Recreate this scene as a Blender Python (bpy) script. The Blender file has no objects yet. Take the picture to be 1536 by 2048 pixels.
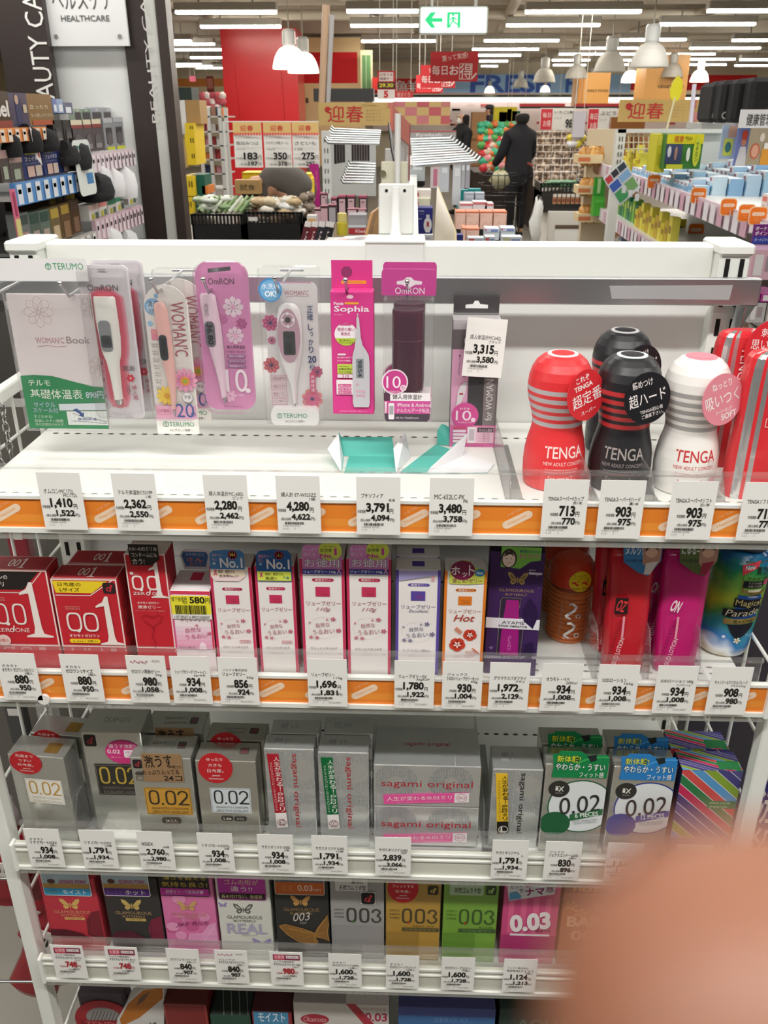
import bpy,bmesh,math,random
import numpy as np
from mathutils import Vector,Matrix
sc = bpy.context.scene
col = sc.collection
PI = math.pi
random.seed(7)

# ------------------------------------------------------------------ camera
FPX,YAW,PITCH = 1725.0,math.radians(1.883),math.radians(24.827)
CAM = np.array([0.0485,0.0,1.58])
cam_data = bpy.data.cameras.new('camera')
cam = bpy.data.objects.new('camera',cam_data)
col.objects.link(cam)
cam.location = CAM
cam.rotation_euler = (PI/2-PITCH,0,YAW)
cam_data.sensor_fit = 'VERTICAL'
cam_data.sensor_height = 36.0
cam_data.sensor_width = 27.0
cam_data.lens = 36.0 * FPX / 2048
cam_data.clip_start = 0.002
cam_data.clip_end = 200
cam_data.dof.use_dof = True              # a phone lens: a small opening
cam_data.dof.focus_distance = 1.2
cam_data.dof.aperture_fstop = cam_data.lens / 1.8
sc.camera = cam
# ------------------------------------------------------------------ light and exposure
vs = sc.view_settings
vs.view_transform = 'Standard'
vs.look = 'None'
vs.exposure = -0.1
vs.gamma = 1.0
vs.use_curve_mapping = False
TUBE = 40.0          # emission of the ceiling tubes
world = bpy.data.worlds.new('store_air')
sc.world = world
world.use_nodes = True
bg = world.node_tree.nodes['Background']
bg.inputs[0].default_value = (1.0,0.97,0.92,1)
bg.inputs[1].default_value = 0.05

def area(name,x,y,z,sx,sy,power,color=(1,0.975,0.93)):
    L = bpy.data.lights.new(name,'AREA')
    L.shape = 'RECTANGLE'
    L.size,L.size_y = sx,sy
    L.energy = power
    L.color = color
    o = bpy.data.objects.new(name,L)
    o.location = (x,y,z)
    col.objects.link(o)
    return o
# tube rows over the aisle in front of the shelf and over the shelf itself (all above the frame)
for yy,pw in ((-2.0,14),(-0.1,47),(0.95,9),(2.8,28),(4.8,28),(7.0,32),(9.2,40),(10.8,40)):
    for xx in (-2.9,0.0,2.9):
        area('ceiling_tube_light',xx,yy,2.72,2.4,0.12,pw)

# ------------------------------------------------------------------ pixel -> place helpers
_fw = np.array([-math.sin(YAW)*math.cos(PITCH),math.cos(YAW)*math.cos(PITCH),-math.sin(PITCH)])
_rt = np.array([math.cos(YAW),math.sin(YAW),0.0])
_up = np.cross(_rt,_fw)
def ray(u,v):
    return _fw + _rt * (u-768) / FPX - _up * (v-1024) / FPX
def U(u,v,Y):                         # point on the upright plane y = Y
    d = ray(u,v); return CAM + d * (Y/d[1])
def G(u,v,Z):                         # point on the level plane z = Z
    d = ray(u,v); return CAM + d * ((Z-CAM[2])/d[2])
def S(u,v,X):                         # point on the side plane x = X
    d = ray(u,v); return CAM + d * ((X-CAM[0])/d[0])

# ------------------------------------------------------------------ materials
_mats = {}
def lin(c):
    return tuple(((x/12.92) if x <= 0.04045 else ((x+0.055)/1.055) ** 2.4) for x in c)
def hexc(h):
    return lin(tuple(int(h[i:i+2],16)/255 for i in (0,2,4)))
def mat(key):
    """'rrggbb' or 'rrggbb:finish' -> a node material; finish: paper gloss metal silver clear film emit cloth skin paint plastic"""
    m = _mats.get(key)
    if m: return m
    h,_,fin = key.partition(':')
    fin = fin or 'paper'
    m = bpy.data.materials.new(fin+'_'+h)
    m.use_nodes = True
    nt = m.node_tree
    b = nt.nodes['Principled BSDF']
    c = hexc(h)
    b.inputs['Base Color'].default_value = (*c,1)
    rough,metal = dict(paper=(.5,0),gloss=(.16,0),metal=(.22,1),silver=(.2,.75),paint=(.38,0),plastic=(.28,0),
                        cloth=(.9,0),brushed=(.33,.85),skin=(.5,0),satin=(.35,0)).get(fin,(.5,0))
    b.inputs['Roughness'].default_value = rough
    b.inputs['Metallic'].default_value = metal
    if fin == 'paper': b.inputs['Specular IOR Level'].default_value = .25
    if fin in ('paint','cloth','silver','metal'):      # faint unevenness of the surface
        tc = nt.nodes.new('ShaderNodeTexCoord'); nz = nt.nodes.new('ShaderNodeTexNoise')
        nz.inputs['Scale'].default_value = dict(paint=9,cloth=60,silver=25,metal=18)[fin]
        nz.inputs['Detail'].default_value = 3
        rp = nt.nodes.new('ShaderNodeMapRange')
        k = dict(paint=.06,cloth=.12,silver=.1,metal=.08)[fin]
        rp.inputs['To Min'].default_value = rough - k; rp.inputs['To Max'].default_value = min(1,rough+k)
        nt.links.new(tc.outputs['Object'],nz.inputs['Vector'])
        nt.links.new(nz.outputs['Fac'],rp.inputs['Value'])
        nt.links.new(rp.outputs['Result'],b.inputs['Roughness'])
        if fin in ('cloth','silver'):
            bp = nt.nodes.new('ShaderNodeBump'); bp.inputs['Strength'].default_value = .25 if fin == 'cloth' else .06
            bp.inputs['Distance'].default_value = .004
            nt.links.new(nz.outputs['Fac'],bp.inputs['Height']); nt.links.new(bp.outputs['Normal'],b.inputs['Normal'])
    if fin == 'rainbow':                                   # printed sleeve: sand, surf, sea, meadow, sky
        b.inputs['Roughness'].default_value = .16
        tc = nt.nodes.new('ShaderNodeTexCoord'); sp = nt.nodes.new('ShaderNodeSeparateXYZ'); nz = nt.nodes.new('ShaderNodeTexNoise')
        nz.inputs['Scale'].default_value = 22
        ma = nt.nodes.new('ShaderNodeMath'); ma.operation = 'MULTIPLY_ADD'; ma.inputs[1].default_value = .06
        mb = nt.nodes.new('ShaderNodeMath'); mb.operation = 'MULTIPLY'; mb.inputs[1].default_value = 5.6
        cr = nt.nodes.new('ShaderNodeValToRGB'); el = cr.color_ramp.elements
        nt.links.new(tc.outputs['Object'],sp.inputs[0]); nt.links.new(tc.outputs['Object'],nz.inputs['Vector'])
        nt.links.new(nz.outputs['Fac'],ma.inputs[0]); nt.links.new(sp.outputs['Z'],ma.inputs[2]); nt.links.new(ma.outputs[0],mb.inputs[0]); nt.links.new(mb.outputs[0],cr.inputs[0])
        st = [(.18,'c9c0a8'),(.24,'e6ecf0'),(.3,'2f7fc4'),(.4,'2a9aa0'),(.5,'4aa04a'),(.62,'b4cc34'),(.7,'8abf3c'),(.8,'2a9250'),(.9,'1c6a94'),(.99,'173a6c')]
        while len(el) < len(st): el.new(.5)
        for e_,(q,hh) in zip(el,st): e_.position = q; e_.color = (*hexc(hh),1)
        nt.links.new(cr.outputs[0],b.inputs['Base Color'])
    if fin == 'skin':
        b.inputs['Subsurface Weight'].default_value = .25
        b.inputs['Subsurface Radius'].default_value = (.006,.002,.001)
    if fin == 'emit':
        b.inputs['Emission Color'].default_value = (*c,1)
        b.inputs['Emission Strength'].default_value = 1.0
    if fin == 'tube':
        b.inputs['Emission Color'].default_value = (*c,1)
        b.inputs['Emission Strength'].default_value = TUBE
    if fin == 'milk':                                     # translucent white plastic of the pendant shades
        tl = nt.nodes.new('ShaderNodeBsdfTranslucent'); tl.inputs['Color'].default_value = (*c,1); mx = nt.nodes.new('ShaderNodeMixShader'); mx.inputs[0].default_value = .5
        nt.links.new(b.outputs[0],mx.inputs[1]); nt.links.new(tl.outputs[0],mx.inputs[2]); nt.links.new(mx.outputs[0],nt.nodes['Material Output'].inputs['Surface'])
    if fin in ('clear','film','smoke'):                 # thin clear plastic: part see-through, part sheen
        out = nt.nodes['Material Output']
        tr = nt.nodes.new('ShaderNodeBsdfTransparent'); gl = nt.nodes.new('ShaderNodeBsdfGlossy')
        df = nt.nodes.new('ShaderNodeBsdfDiffuse'); df.inputs['Color'].default_value = (*c,1)
        gl.inputs['Roughness'].default_value = .08
        mx = nt.nodes.new('ShaderNodeMixShader'); mx2 = nt.nodes.new('ShaderNodeMixShader')
        lw = nt.nodes.new('ShaderNodeLayerWeight'); lw.inputs['Blend'].default_value = .25
        mm = nt.nodes.new('ShaderNodeMath'); mm.operation = 'MULTIPLY_ADD'
        mm.inputs[1].default_value = .38; mm.inputs[2].default_value = .025
        nt.links.new(lw.outputs['Fresnel'],mm.inputs[0])
        mx.inputs[0].default_value = dict(clear=.04,film=.03,smoke=.4)[fin]
        nt.links.new(tr.outputs[0],mx.inputs[1]); nt.links.new(df.outputs[0],mx.inputs[2])
        nt.links.new(mm.outputs[0],mx2.inputs[0])
        nt.links.new(mx.outputs[0],mx2.inputs[1]); nt.links.new(gl.outputs[0],mx2.inputs[2])
        nt.links.new(mx2.outputs[0],out.inputs['Surface'])
    _mats[key] = m
    return m

# ------------------------------------------------------------------ lettering
_txt = {}
def glyphs(s,bold=0.0,shear=0.0):
    if any(ord(ch) > 0x2e80 for ch in s): kj = any('\u4e00' <= ch <= '\u9fff' for ch in s); bold = min(bold,(.012 if kj else .03) if bold > .045 else (.005 if kj else .013))
    if 'M' in s or 'm' in s: bold = 0.0
    bold = max(bold,0.0); k = (s,bold,shear)
    if k in _txt: return _txt[k]
    c = bpy.data.curves.new('lettering','FONT')
    c.body = s; c.resolution_u = 4 if len(s) < 6 else 2; c.offset = bold; c.shear = shear; c.fill_mode = 'FRONT'
    o = bpy.data.objects.new('lettering',c)
    me = o.to_mesh()
    n = len(me.vertices)
    co = np.empty(n*3); me.vertices.foreach_get('co',co); co = co.reshape(-1,3)[:,:2]
    fs = [tuple(p.vertices) for p in me.polygons]
    o.to_mesh_clear()
    bpy.data.objects.remove(o); bpy.data.curves.remove(c)
    if n == 0: r = (np.zeros((0,2)),[],1.0)
    else:
        mn,mxx = co.min(0),co.max(0); sz = np.maximum(mxx-mn,1e-6)
        r = ((co-mn)/sz,fs,sz[0]/sz[1])
    _txt[k] = r
    return r

def clipx(pts,x,sg):
    out = []
    for (x0,y0),(x1,y1) in zip(pts,pts[1:]+pts[:1]):
        a,b = (x0-x) * sg >= 0,(x1-x) * sg >= 0
        if a: out.append((x0,y0))
        if a != b: out.append((x,y0+(y1-y0)*(x-x0)/(x1-x0)))
    return out
# ------------------------------------------------------------------ mesh builder
class MB:
    def __init__(s):
        s.v = []; s.f = []; s.m = []; s.sm = []; s.slots = []; s.n = 0
        s.O = np.zeros(3); s.X = np.array([1.,0,0]); s.Y = np.array([0,0,-1.]); s.N = np.array([0,-1.,0]); s.lay = 0; s.step = 7e-5; s.wr = None
    def slot(s,key):
        if key not in s.slots: s.slots.append(key)
        return s.slots.index(key)
    def add(s,verts,faces,key,smooth=False):
        verts = [tuple(map(float,q)) for q in verts]
        b = s.n; s.v += verts; s.n += len(verts)
        k = s.slot(key)
        for f in faces:
            s.f.append(tuple(i+b for i in f)); s.m.append(k); s.sm.append(smooth)
    # --- solids
    def box(s,x0,x1,y0,y1,z0,z1,key,b=0.0,keys=None):
        """keys: dict of front/back/left/right/top/bottom overrides; b: chamfer"""
        ks = [key] * 6
        for i,nm in enumerate(('front','back','left','right','top','bottom')):
            if keys and nm in keys: ks[i] = keys[nm]
        if b <= 0:
            V = [(x,y,z) for z in (z0,z1) for y in (y0,y1) for x in (x0,x1)]
            F = [(0,1,5,4),(3,2,6,7),(2,0,4,6),(1,3,7,5),(4,5,7,6),(2,3,1,0)]
            for f,k in zip(F,ks): s.add([V[i] for i in f],[(0,1,2,3)],k)
            return
        def q(ax,sgn):
            lo = [x0,y0,z0]; hi = [x1,y1,z1]
            a,c = [(1,2),(0,2),(0,1)][ax]
            out = []
            for i,j in ((0,0),(1,0),(1,1),(0,1)):
                p = [0,0,0]; p[ax] = hi[ax] if sgn else lo[ax]
                p[a] = hi[a] - b if i else lo[a] + b; p[c] = hi[c] - b if j else lo[c] + b
                out.append(tuple(p))
            return out
        fr,bk,lf,rg,tp,bt = q(1,0),q(1,1),q(0,0),q(0,1),q(2,1),q(2,0)
        for Q,k in zip((fr,bk,lf,rg,tp,bt),ks): s.add(Q,[(0,1,2,3)],k)
        E = [(fr[3],fr[2],tp[1],tp[0],4),(fr[0],fr[1],bt[1],bt[0],5),(bk[3],bk[2],tp[2],tp[3],4),(bk[0],bk[1],bt[2],bt[3],5),
             (fr[0],fr[3],lf[3],lf[0],0),(fr[1],fr[2],rg[3],rg[0],0),(bk[0],bk[3],lf[2],lf[1],1),(bk[1],bk[2],rg[2],rg[1],1),
             (lf[3],lf[2],tp[3],tp[0],4),(rg[3],rg[2],tp[2],tp[1],4),(lf[0],lf[1],bt[3],bt[0],5),(rg[0],rg[1],bt[2],bt[1],5)]
        ix = {(0,0):0,(1,0):1,(1,1):2,(0,1):3}
        for i in (0,1):
            for j in (0,1):
                for k in (0,1): s.add([(bk if j else fr)[ix[i,k]],(rg if i else lf)[ix[j,k]],(tp if k else bt)[ix[i,j]]],[(0,1,2)],ks[4 if k else 5])
        for a_,b_,c_,d_,k in E: s.add([a_,b_,c_,d_],[(0,1,2,3)],ks[k])
    def tube(s,pts,r,key,n=8,caps=True):
        pts = [np.array(p,float) for p in pts]
        rs = r if isinstance(r,(list,tuple)) else [r] * len(pts)
        rings = []; prev = None
        for i,p in enumerate(pts):
            t = pts[min(i+1,len(pts)-1)] - pts[max(i-1,0)]
            t = t / (np.linalg.norm(t)+1e-12)
            a = prev if prev is not None else (np.array([0,0,1.]) if abs(t[2]) < .9 else np.array([1.,0,0]))
            a = a - t * (a @ t); a /= np.linalg.norm(a) + 1e-12; prev = a
            c = np.cross(t,a)
            rings.append([p+rs[i]*(math.cos(2*PI*j/n)*a+math.sin(2*PI*j/n)*c) for j in range(n)])
        V = [q for R in rings for q in R]
        F = [(i*n+j,i*n+(j+1)%n,(i+1)*n+(j+1)%n,(i+1)*n+j) for i in range(len(pts)-1) for j in range(n)]
        s.add(V,F,key,True)
        if caps:
            s.add(rings[0],[tuple(range(n))[::-1]],key); s.add(rings[-1],[tuple(range(n))],key)
    def lathe(s,prof,key,n=32,cx=0,cy=0,sx=1.0,sy=1.0,keys=None,caps=True):
        """prof: list of (r, z); keys: per-segment material"""
        for i in range(len(prof)-1):
            (r0,z0),(r1,z1) = prof[i],prof[i+1]
            A = [(cx+sx*r0*math.cos(2*PI*j/n),cy+sy*r0*math.sin(2*PI*j/n),z0) for j in range(n)]
            B = [(cx+sx*r1*math.cos(2*PI*j/n),cy+sy*r1*math.sin(2*PI*j/n),z1) for j in range(n)]
            s.add(A+B,[(j,(j+1)%n,n+(j+1)%n,n+j) for j in range(n)],keys[i] if keys else key,True)
        if caps:
            for (r,z),flip in ((prof[0],True),(prof[-1],False)):
                if r > 1e-5:
                    R = [(cx+sx*r*math.cos(2*PI*j/n),cy+sy*r*math.sin(2*PI*j/n),z) for j in range(n)]
                    s.add(R,[tuple(range(n))[::-1] if flip else tuple(range(n))],(keys[0] if flip else keys[-1]) if keys else key)
    def prism(s,pts,d,key,side=None,smooth=False):
        """outline pts in the current face frame (fractions), pushed back by d along -N"""
        P = [s.at(x,y) for x,y in pts]; Q = [p-s.N*d for p in P]; n = len(P)
        s.add(P,[tuple(range(n))[::-1]],key); s.add(Q,[tuple(range(n))],side or key)
        s.add(P+Q,[(i,(i+1)%n,n+(i+1)%n,n+i) for i in range(n)],side or key,smooth)
    def ball(s,c,r,key,n=10,m=7,sq=(1,1,1)):
        V = []; F = []
        for i in range(m+1):
            t = PI * i / m
            for j in range(n):
                a = 2 * PI * j / n
                V.append((c[0]+r*sq[0]*math.sin(t)*math.cos(a),c[1]+r*sq[1]*math.sin(t)*math.sin(a),c[2]+r*sq[2]*math.cos(t)))
        for i in range(m):
            for j in range(n): F.append((i*n+j,(i+1)*n+j,(i+1)*n+(j+1)%n,i*n+(j+1)%n))
        s.add(V,F,key,True)
    # --- flat print on a face: (0,0) top left .. (1,1) bottom right
    def face(s,O,X,Y,lay=1):
        s.wr = None
        s.O,s.X,s.Y = np.array(O,float),np.array(X,float),np.array(Y,float)
        n = np.cross(s.Y,s.X); s.N = n / np.linalg.norm(n); s.lay = lay
        return s
    def front(s,x0,x1,y,z0,z1,lay=1):
        return s.face((x0,y,z1),(x1-x0,0,0),(0,0,z0-z1),lay)
    def cyl(s,cx,cy,rf,a0,a1,z0,z1,lay=2):
        """print wrapped round an upright body: angle a (degrees, 0 faces the aisle), rf(z) the radius"""
        s.wr = (cx,cy,rf,math.radians(a0),math.radians(a1),z0,z1); s.lay = lay
        s.X = np.array([rf((z0+z1)/2)*math.radians(a1-a0),0,0]); s.Y = np.array([0,0,z0-z1]); s.N = np.array([0,-1.,0])
        return s
    def at(s,x,y):
        if s.wr:
            cx,cy,rf,a0,a1,z0,z1 = s.wr
            a = a0 + (a1-a0) * x; z = z1 + (z0-z1) * y; r = rf(z) + s.lay * s.step
            return np.array([cx+r*math.sin(a),cy-r*math.cos(a),z])
        q = s.O + s.X * x + s.Y * y
        return q + s.N * (s.lay*s.step) if s.lay else q
    def p(s,pts,key):
        a = sum(pts[i][0]*pts[(i+1)%len(pts)][1]-pts[(i+1)%len(pts)][0]*pts[i][1] for i in range(len(pts)))
        if a > 0: pts = pts[::-1]
        s.lay += 1
        if s.wr:                                             # keep wide shapes on the curve: cut into upright strips
            n_ = max(1,int(abs(math.degrees(s.wr[4]-s.wr[3]))/6))
            for i in range(n_):
                q = clipx(clipx(pts,i/n_,1),(i+1)/n_,-1)
                if len(q) > 2: s.add([s.at(*w) for w in q],[tuple(range(len(q)))],key)
            return
        s.add([s.at(*q) for q in pts],[tuple(range(len(pts)))],key)
    def r(s,x0,y0,x1,y1,key,rad=0):
        if not rad: return s.p([(x0,y0),(x1,y0),(x1,y1),(x0,y1)],key)
        k = np.linalg.norm(s.X) / np.linalg.norm(s.Y); ry = rad * k
        pts = []
        for cx,cy,a0 in ((x1-rad,y0+ry,-90),(x1-rad,y1-ry,0),(x0+rad,y1-ry,90),(x0+rad,y0+ry,180)):
            for i in range(5):
                a = math.radians(a0+i*22.5); pts.append((cx+rad*math.cos(a),cy+ry*math.sin(a)))
        s.p(pts,key)
    def frame(s,x0,y0,x1,y1,w,key):
        k = np.linalg.norm(s.X) / np.linalg.norm(s.Y); h = w * k
        s.lay += 1
        V = [s.at(*q) for q in ((x0,y0),(x1,y0),(x1,y1),(x0,y1),(x0+w,y0+h),(x1-w,y0+h),(x1-w,y1-h),(x0+w,y1-h))]
        s.add(V,[(4,5,1,0),(5,6,2,1),(6,7,3,2),(7,4,0,3)],key)
    def e(s,cx,cy,rx,key,ry=None,n=28):
        if ry is None: ry = rx * np.linalg.norm(s.X) / np.linalg.norm(s.Y)
        if s.wr:
            s.lay += 1; V = [s.at(cx,cy)] + [s.at(cx+rx*q/5*math.cos(2*PI*i/n),cy+ry*q/5*math.sin(2*PI*i/n)) for q in range(1,6) for i in range(n)]
            F = [(0,1+(i+1)%n,1+i) for i in range(n)] + [(1+q*n+i,1+q*n+(i+1)%n,1+(q+1)*n+(i+1)%n,1+(q+1)*n+i) for q in range(4) for i in range(n)]
            s.add(V,F,key); return
        s.p([(cx+rx*math.cos(2*PI*i/n),cy+ry*math.sin(2*PI*i/n)) for i in range(n)],key)
    def ring(s,cx,cy,rx,w,key,ry=None,n=40,a0=0,a1=360,clip=None):
        k = np.linalg.norm(s.X) / np.linalg.norm(s.Y)
        if ry is None: ry = rx * k
        s.lay += 1
        A = []; B = []
        for i in range(n+1):
            a = math.radians(a0+(a1-a0)*i/n)
            A.append((cx+rx*math.cos(a),cy+ry*math.sin(a))); B.append((cx+(rx-w)*math.cos(a),cy+(ry-w*k)*math.sin(a)))
        if clip: A = [(min(max(x,clip[0]),clip[2]),min(max(y,clip[1]),clip[3])) for x,y in A]; B = [(min(max(x,clip[0]),clip[2]),min(max(y,clip[1]),clip[3])) for x,y in B]
        s.add([s.at(*q) for q in A+B],[(n+1+i,n+2+i,i+1,i) for i in range(n)],key)
    def line(s,pts,w,key):
        """a drawn stroke, w a fraction of the face width"""
        s.lay += 1
        k = np.linalg.norm(s.X) / np.linalg.norm(s.Y)
        L = []; R = []
        for i,q in enumerate(pts):
            a = pts[max(i-1,0)]; b = pts[min(i+1,len(pts)-1)]
            dx,dy = b[0] - a[0],(b[1]-a[1]) / k; d = math.hypot(dx,dy) + 1e-9
            nx,ny = -dy / d * w / 2,dx / d * w / 2 * k
            L.append(s.at(q[0]+nx,q[1]+ny)); R.append(s.at(q[0]-nx,q[1]-ny))
        n = len(pts)
        s.add(L+R,[(i,i+1,n+i+1,n+i) for i in range(n-1)],key)
    def t(s,x0,y0,x1,y1,txt,key,bold=0.0,shear=0.0,rot=0,fit=True):
        """lettering stretched into the box x0..x1, y0..y1 ; rot in degrees about the box centre (clockwise on the face)"""
        co,fs,asp = glyphs(txt,bold,shear)
        s.lay += 1
        k = np.linalg.norm(s.X) / np.linalg.norm(s.Y)
        w,h = x1 - x0,y1 - y0
        if rot in (90,-90): cx,cy,w,h = (x0+x1) / 2,(y0+y1) / 2,h / k,w * k
        else: cx,cy = (x0+x1) / 2,(y0+y1) / 2
        px = (co[:,0]-.5) * w; py = (.5-co[:,1]) * h / k
        a = math.radians(rot); ca,sa = math.cos(a),math.sin(a)
        X = cx + px * ca - py * sa; Y = cy + (px*sa+py*ca) * k
        s.add([s.at(x,y) for x,y in zip(X,Y)],fs,key)
    def tv(s,x0,y0,x1,y1,txt,key,bold=0.0):
        """upright column of characters"""
        n = len(txt); h = (y1-y0) / n
        for i,ch in enumerate(txt):
            if ch in ' 　': continue
            if ch in 'ー―-': s.t((x0+x1)/2-(x1-x0)*.06,y0+h*(i+.1),(x0+x1)/2+(x1-x0)*.06,y0+h*(i+.9),'l',key,bold)
            elif ch in 'っょゅゃッョュャ': s.t(x0+(x1-x0)*.35,y0+h*(i+.15),x1,y0+h*(i+.7),ch,key,bold)
            else: s.t(x0,y0+h*(i+.07),x1,y0+h*(i+.93),ch,key,bold)
    def bars(s,x0,y0,x1,y1,key='202020',n=24,seed=1):
        rn = random.Random(seed); x = x0; w = (x1-x0) / n
        s.lay += 1; L = s.lay
        while x < x1 - w * .4:
            b = w * rn.choice((.35,.6,.9)); s.lay = L - 1; s.r(x,y0,min(x+b,x1),y1,key); x += b + w * rn.choice((.3,.5,.7))
    def flower(s,cx,cy,r,key,n=5,ctr=None,thin=.55,rot=0):
        k = np.linalg.norm(s.X) / np.linalg.norm(s.Y)
        L = s.lay
        for i in range(n):
            a = 2 * PI * i / n + rot; ca,sa = math.cos(a),math.sin(a)
            pts = []
            for j in range(10):
                b = 2 * PI * j / 10; x = r * (.55+.45*math.cos(b)); y = r * thin * .5 * math.sin(b) * (1+.5*math.cos(b))
                pts.append((cx+x*ca-y*sa,cy+(x*sa+y*ca)*k))
            s.lay = L; s.p(pts,key)
        if ctr: s.e(cx,cy,r*.22,ctr)
    def butterfly(s,cx,cy,w,key,dark=None):
        k = np.linalg.norm(s.X) / np.linalg.norm(s.Y); L = s.lay
        for sg in (1,-1):
            for pts,kk in (([(.04,.02),(.3,-.34),(.5,-.4),(.5,-.22),(.36,.02),(.1,.1)],key),([(.05,.06),(.34,.06),(.38,.2),(.28,.34),(.16,.3),(.08,.2)],key),
                            ([(.14,-.02),(.32,-.24),(.42,-.28),(.36,-.1),(.22,.0)],dark),([(.12,.1),(.28,.1),(.28,.22),(.2,.24)],dark)):
                if kk is None: continue
                s.lay = L + (1 if kk == dark else 0)
                s.p([(cx+sg*x*w,cy+y*w*k) for x,y in pts],kk)
        s.lay = L + 2
        s.line([(cx,cy-.12*w*k),(cx,cy+.25*w*k)],w*.05,key)
    # --- finish
    def build(s,name,parent=None,loc=(0,0,0),world=True):
        me = bpy.data.meshes.new(name)
        v = np.array(s.v,float).reshape(-1,3)
        if world: v = v - np.array(loc,float)
        me.from_pydata(v.tolist(),[],s.f)
        for k in s.slots: me.materials.append(mat(k))
        me.polygons.foreach_set('material_index',s.m)
        me.polygons.foreach_set('use_smooth',s.sm)
        me.update()
        o = bpy.data.objects.new(name,me)
        col.objects.link(o)
        if parent is not None: o.parent = parent
        else: o.location = loc
        return o

def tag(o,label,cat,group=None,kind=None):
    if label: o['label'] = label
    if cat: o['category'] = cat
    if group: o['group'] = group
    if kind: o['kind'] = kind
    return o
def thing(name,loc,label,cat,group=None,rz=0.0):
    o = bpy.data.objects.new(name,None)
    o.empty_display_size = .02
    col.objects.link(o)
    o.location = loc; o.rotation_euler = (0,0,rz)
    return tag(o,label,cat,group)
def struct(o,label=None):
    o['kind'] = 'structure'
    if label: o['label'] = label
    return o
def copy_tree(o,loc,label,rz=None):
    c = o.copy(); col.objects.link(c); c.location = loc
    if rz is not None: c.rotation_euler = (0,0,rz)
    if label: c['label'] = label
    for ch in o.children:
        d = ch.copy(); col.objects.link(d); d.parent = c
        for g in ch.children:
            h = g.copy(); col.objects.link(h); h.parent = d
    return c
# ================================================================== the shelf unit in front of the camera
W = 'eceee8:paint'
FY = 0.817                                  # front plane of the shelves
SH = [1.188,0.968,0.697,0.482,0.24]     # shelf surfaces
unit = thing('shelf_unit',(0,1.14,0),'white slotted-post shelf unit filling the foreground with five stocked shelves','shelf unit')
uL = (0,1.14,0)
for sx in (-1,1):
    m = MB(); x = .452 * sx
    m.box(x-.019,x+.019,1.128,1.19,.06,1.424,W,.002)
    m.build('upright',unit,uL)
    m = MB(); m.box(x-.0215,x+.0215,1.122,1.2,1.418,1.432,W,.003); m.build('post_cap',unit,uL)
    m = MB()
    z = 1.405
    while z > .1:
        for dx in (-.009,.009):
            m.box(x+dx-.0028,x+dx+.0028,1.1272,1.1285,z-.013,z+.009,'1c1c1a')
        z -= .0375
    m.build('post_slot',unit,uL)
    m = MB()
    px = .477 * sx
    m.box(px-.0095,px+.0095,.826,.846,.03,1.262,W,.002)
    m.box(px-.008,px+.008,.83,1.2,1.245,1.262,W,.002)
    m.build('side_post',unit,uL)
    m = MB()
    for i in range(5):
        y = .86 + i * .072
        m.tube([(px,y,.06),(px,y,1.25)],.0024,W,5)
    for i in range(12):
        z = 1.19 - i * .1
        m.tube([(px,.84,z),(px,1.16,z)],.0024,W,5)
    m.build('wire_side_panel',unit,uL)
m = MB(); m.box(-.433,.433,1.15,1.185,1.372,1.4275,W,.003); m.build('top_beam',unit,uL)
m = MB(); m.box(-.433,.433,1.152,1.158,.1,1.375,'e9ebe8:paint'); m.build('back_panel',unit,uL)
m = MB(); m.box(-.45,.45,.85,1.2,0,.1,W,.002); m.build('plinth',unit,uL)

def perfs(m,y,z,x0=-.43,x1=.43,n=58,col='30302c'):
    for i in range(n):
        x = x0 + (x1-x0) * i / (n-1)
        m.add([(x+.0042*math.cos(2*PI*j/8),y+.0021*math.sin(2*PI*j/8),z+.0003) for j in range(8)],[tuple(range(8))],col)

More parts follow.
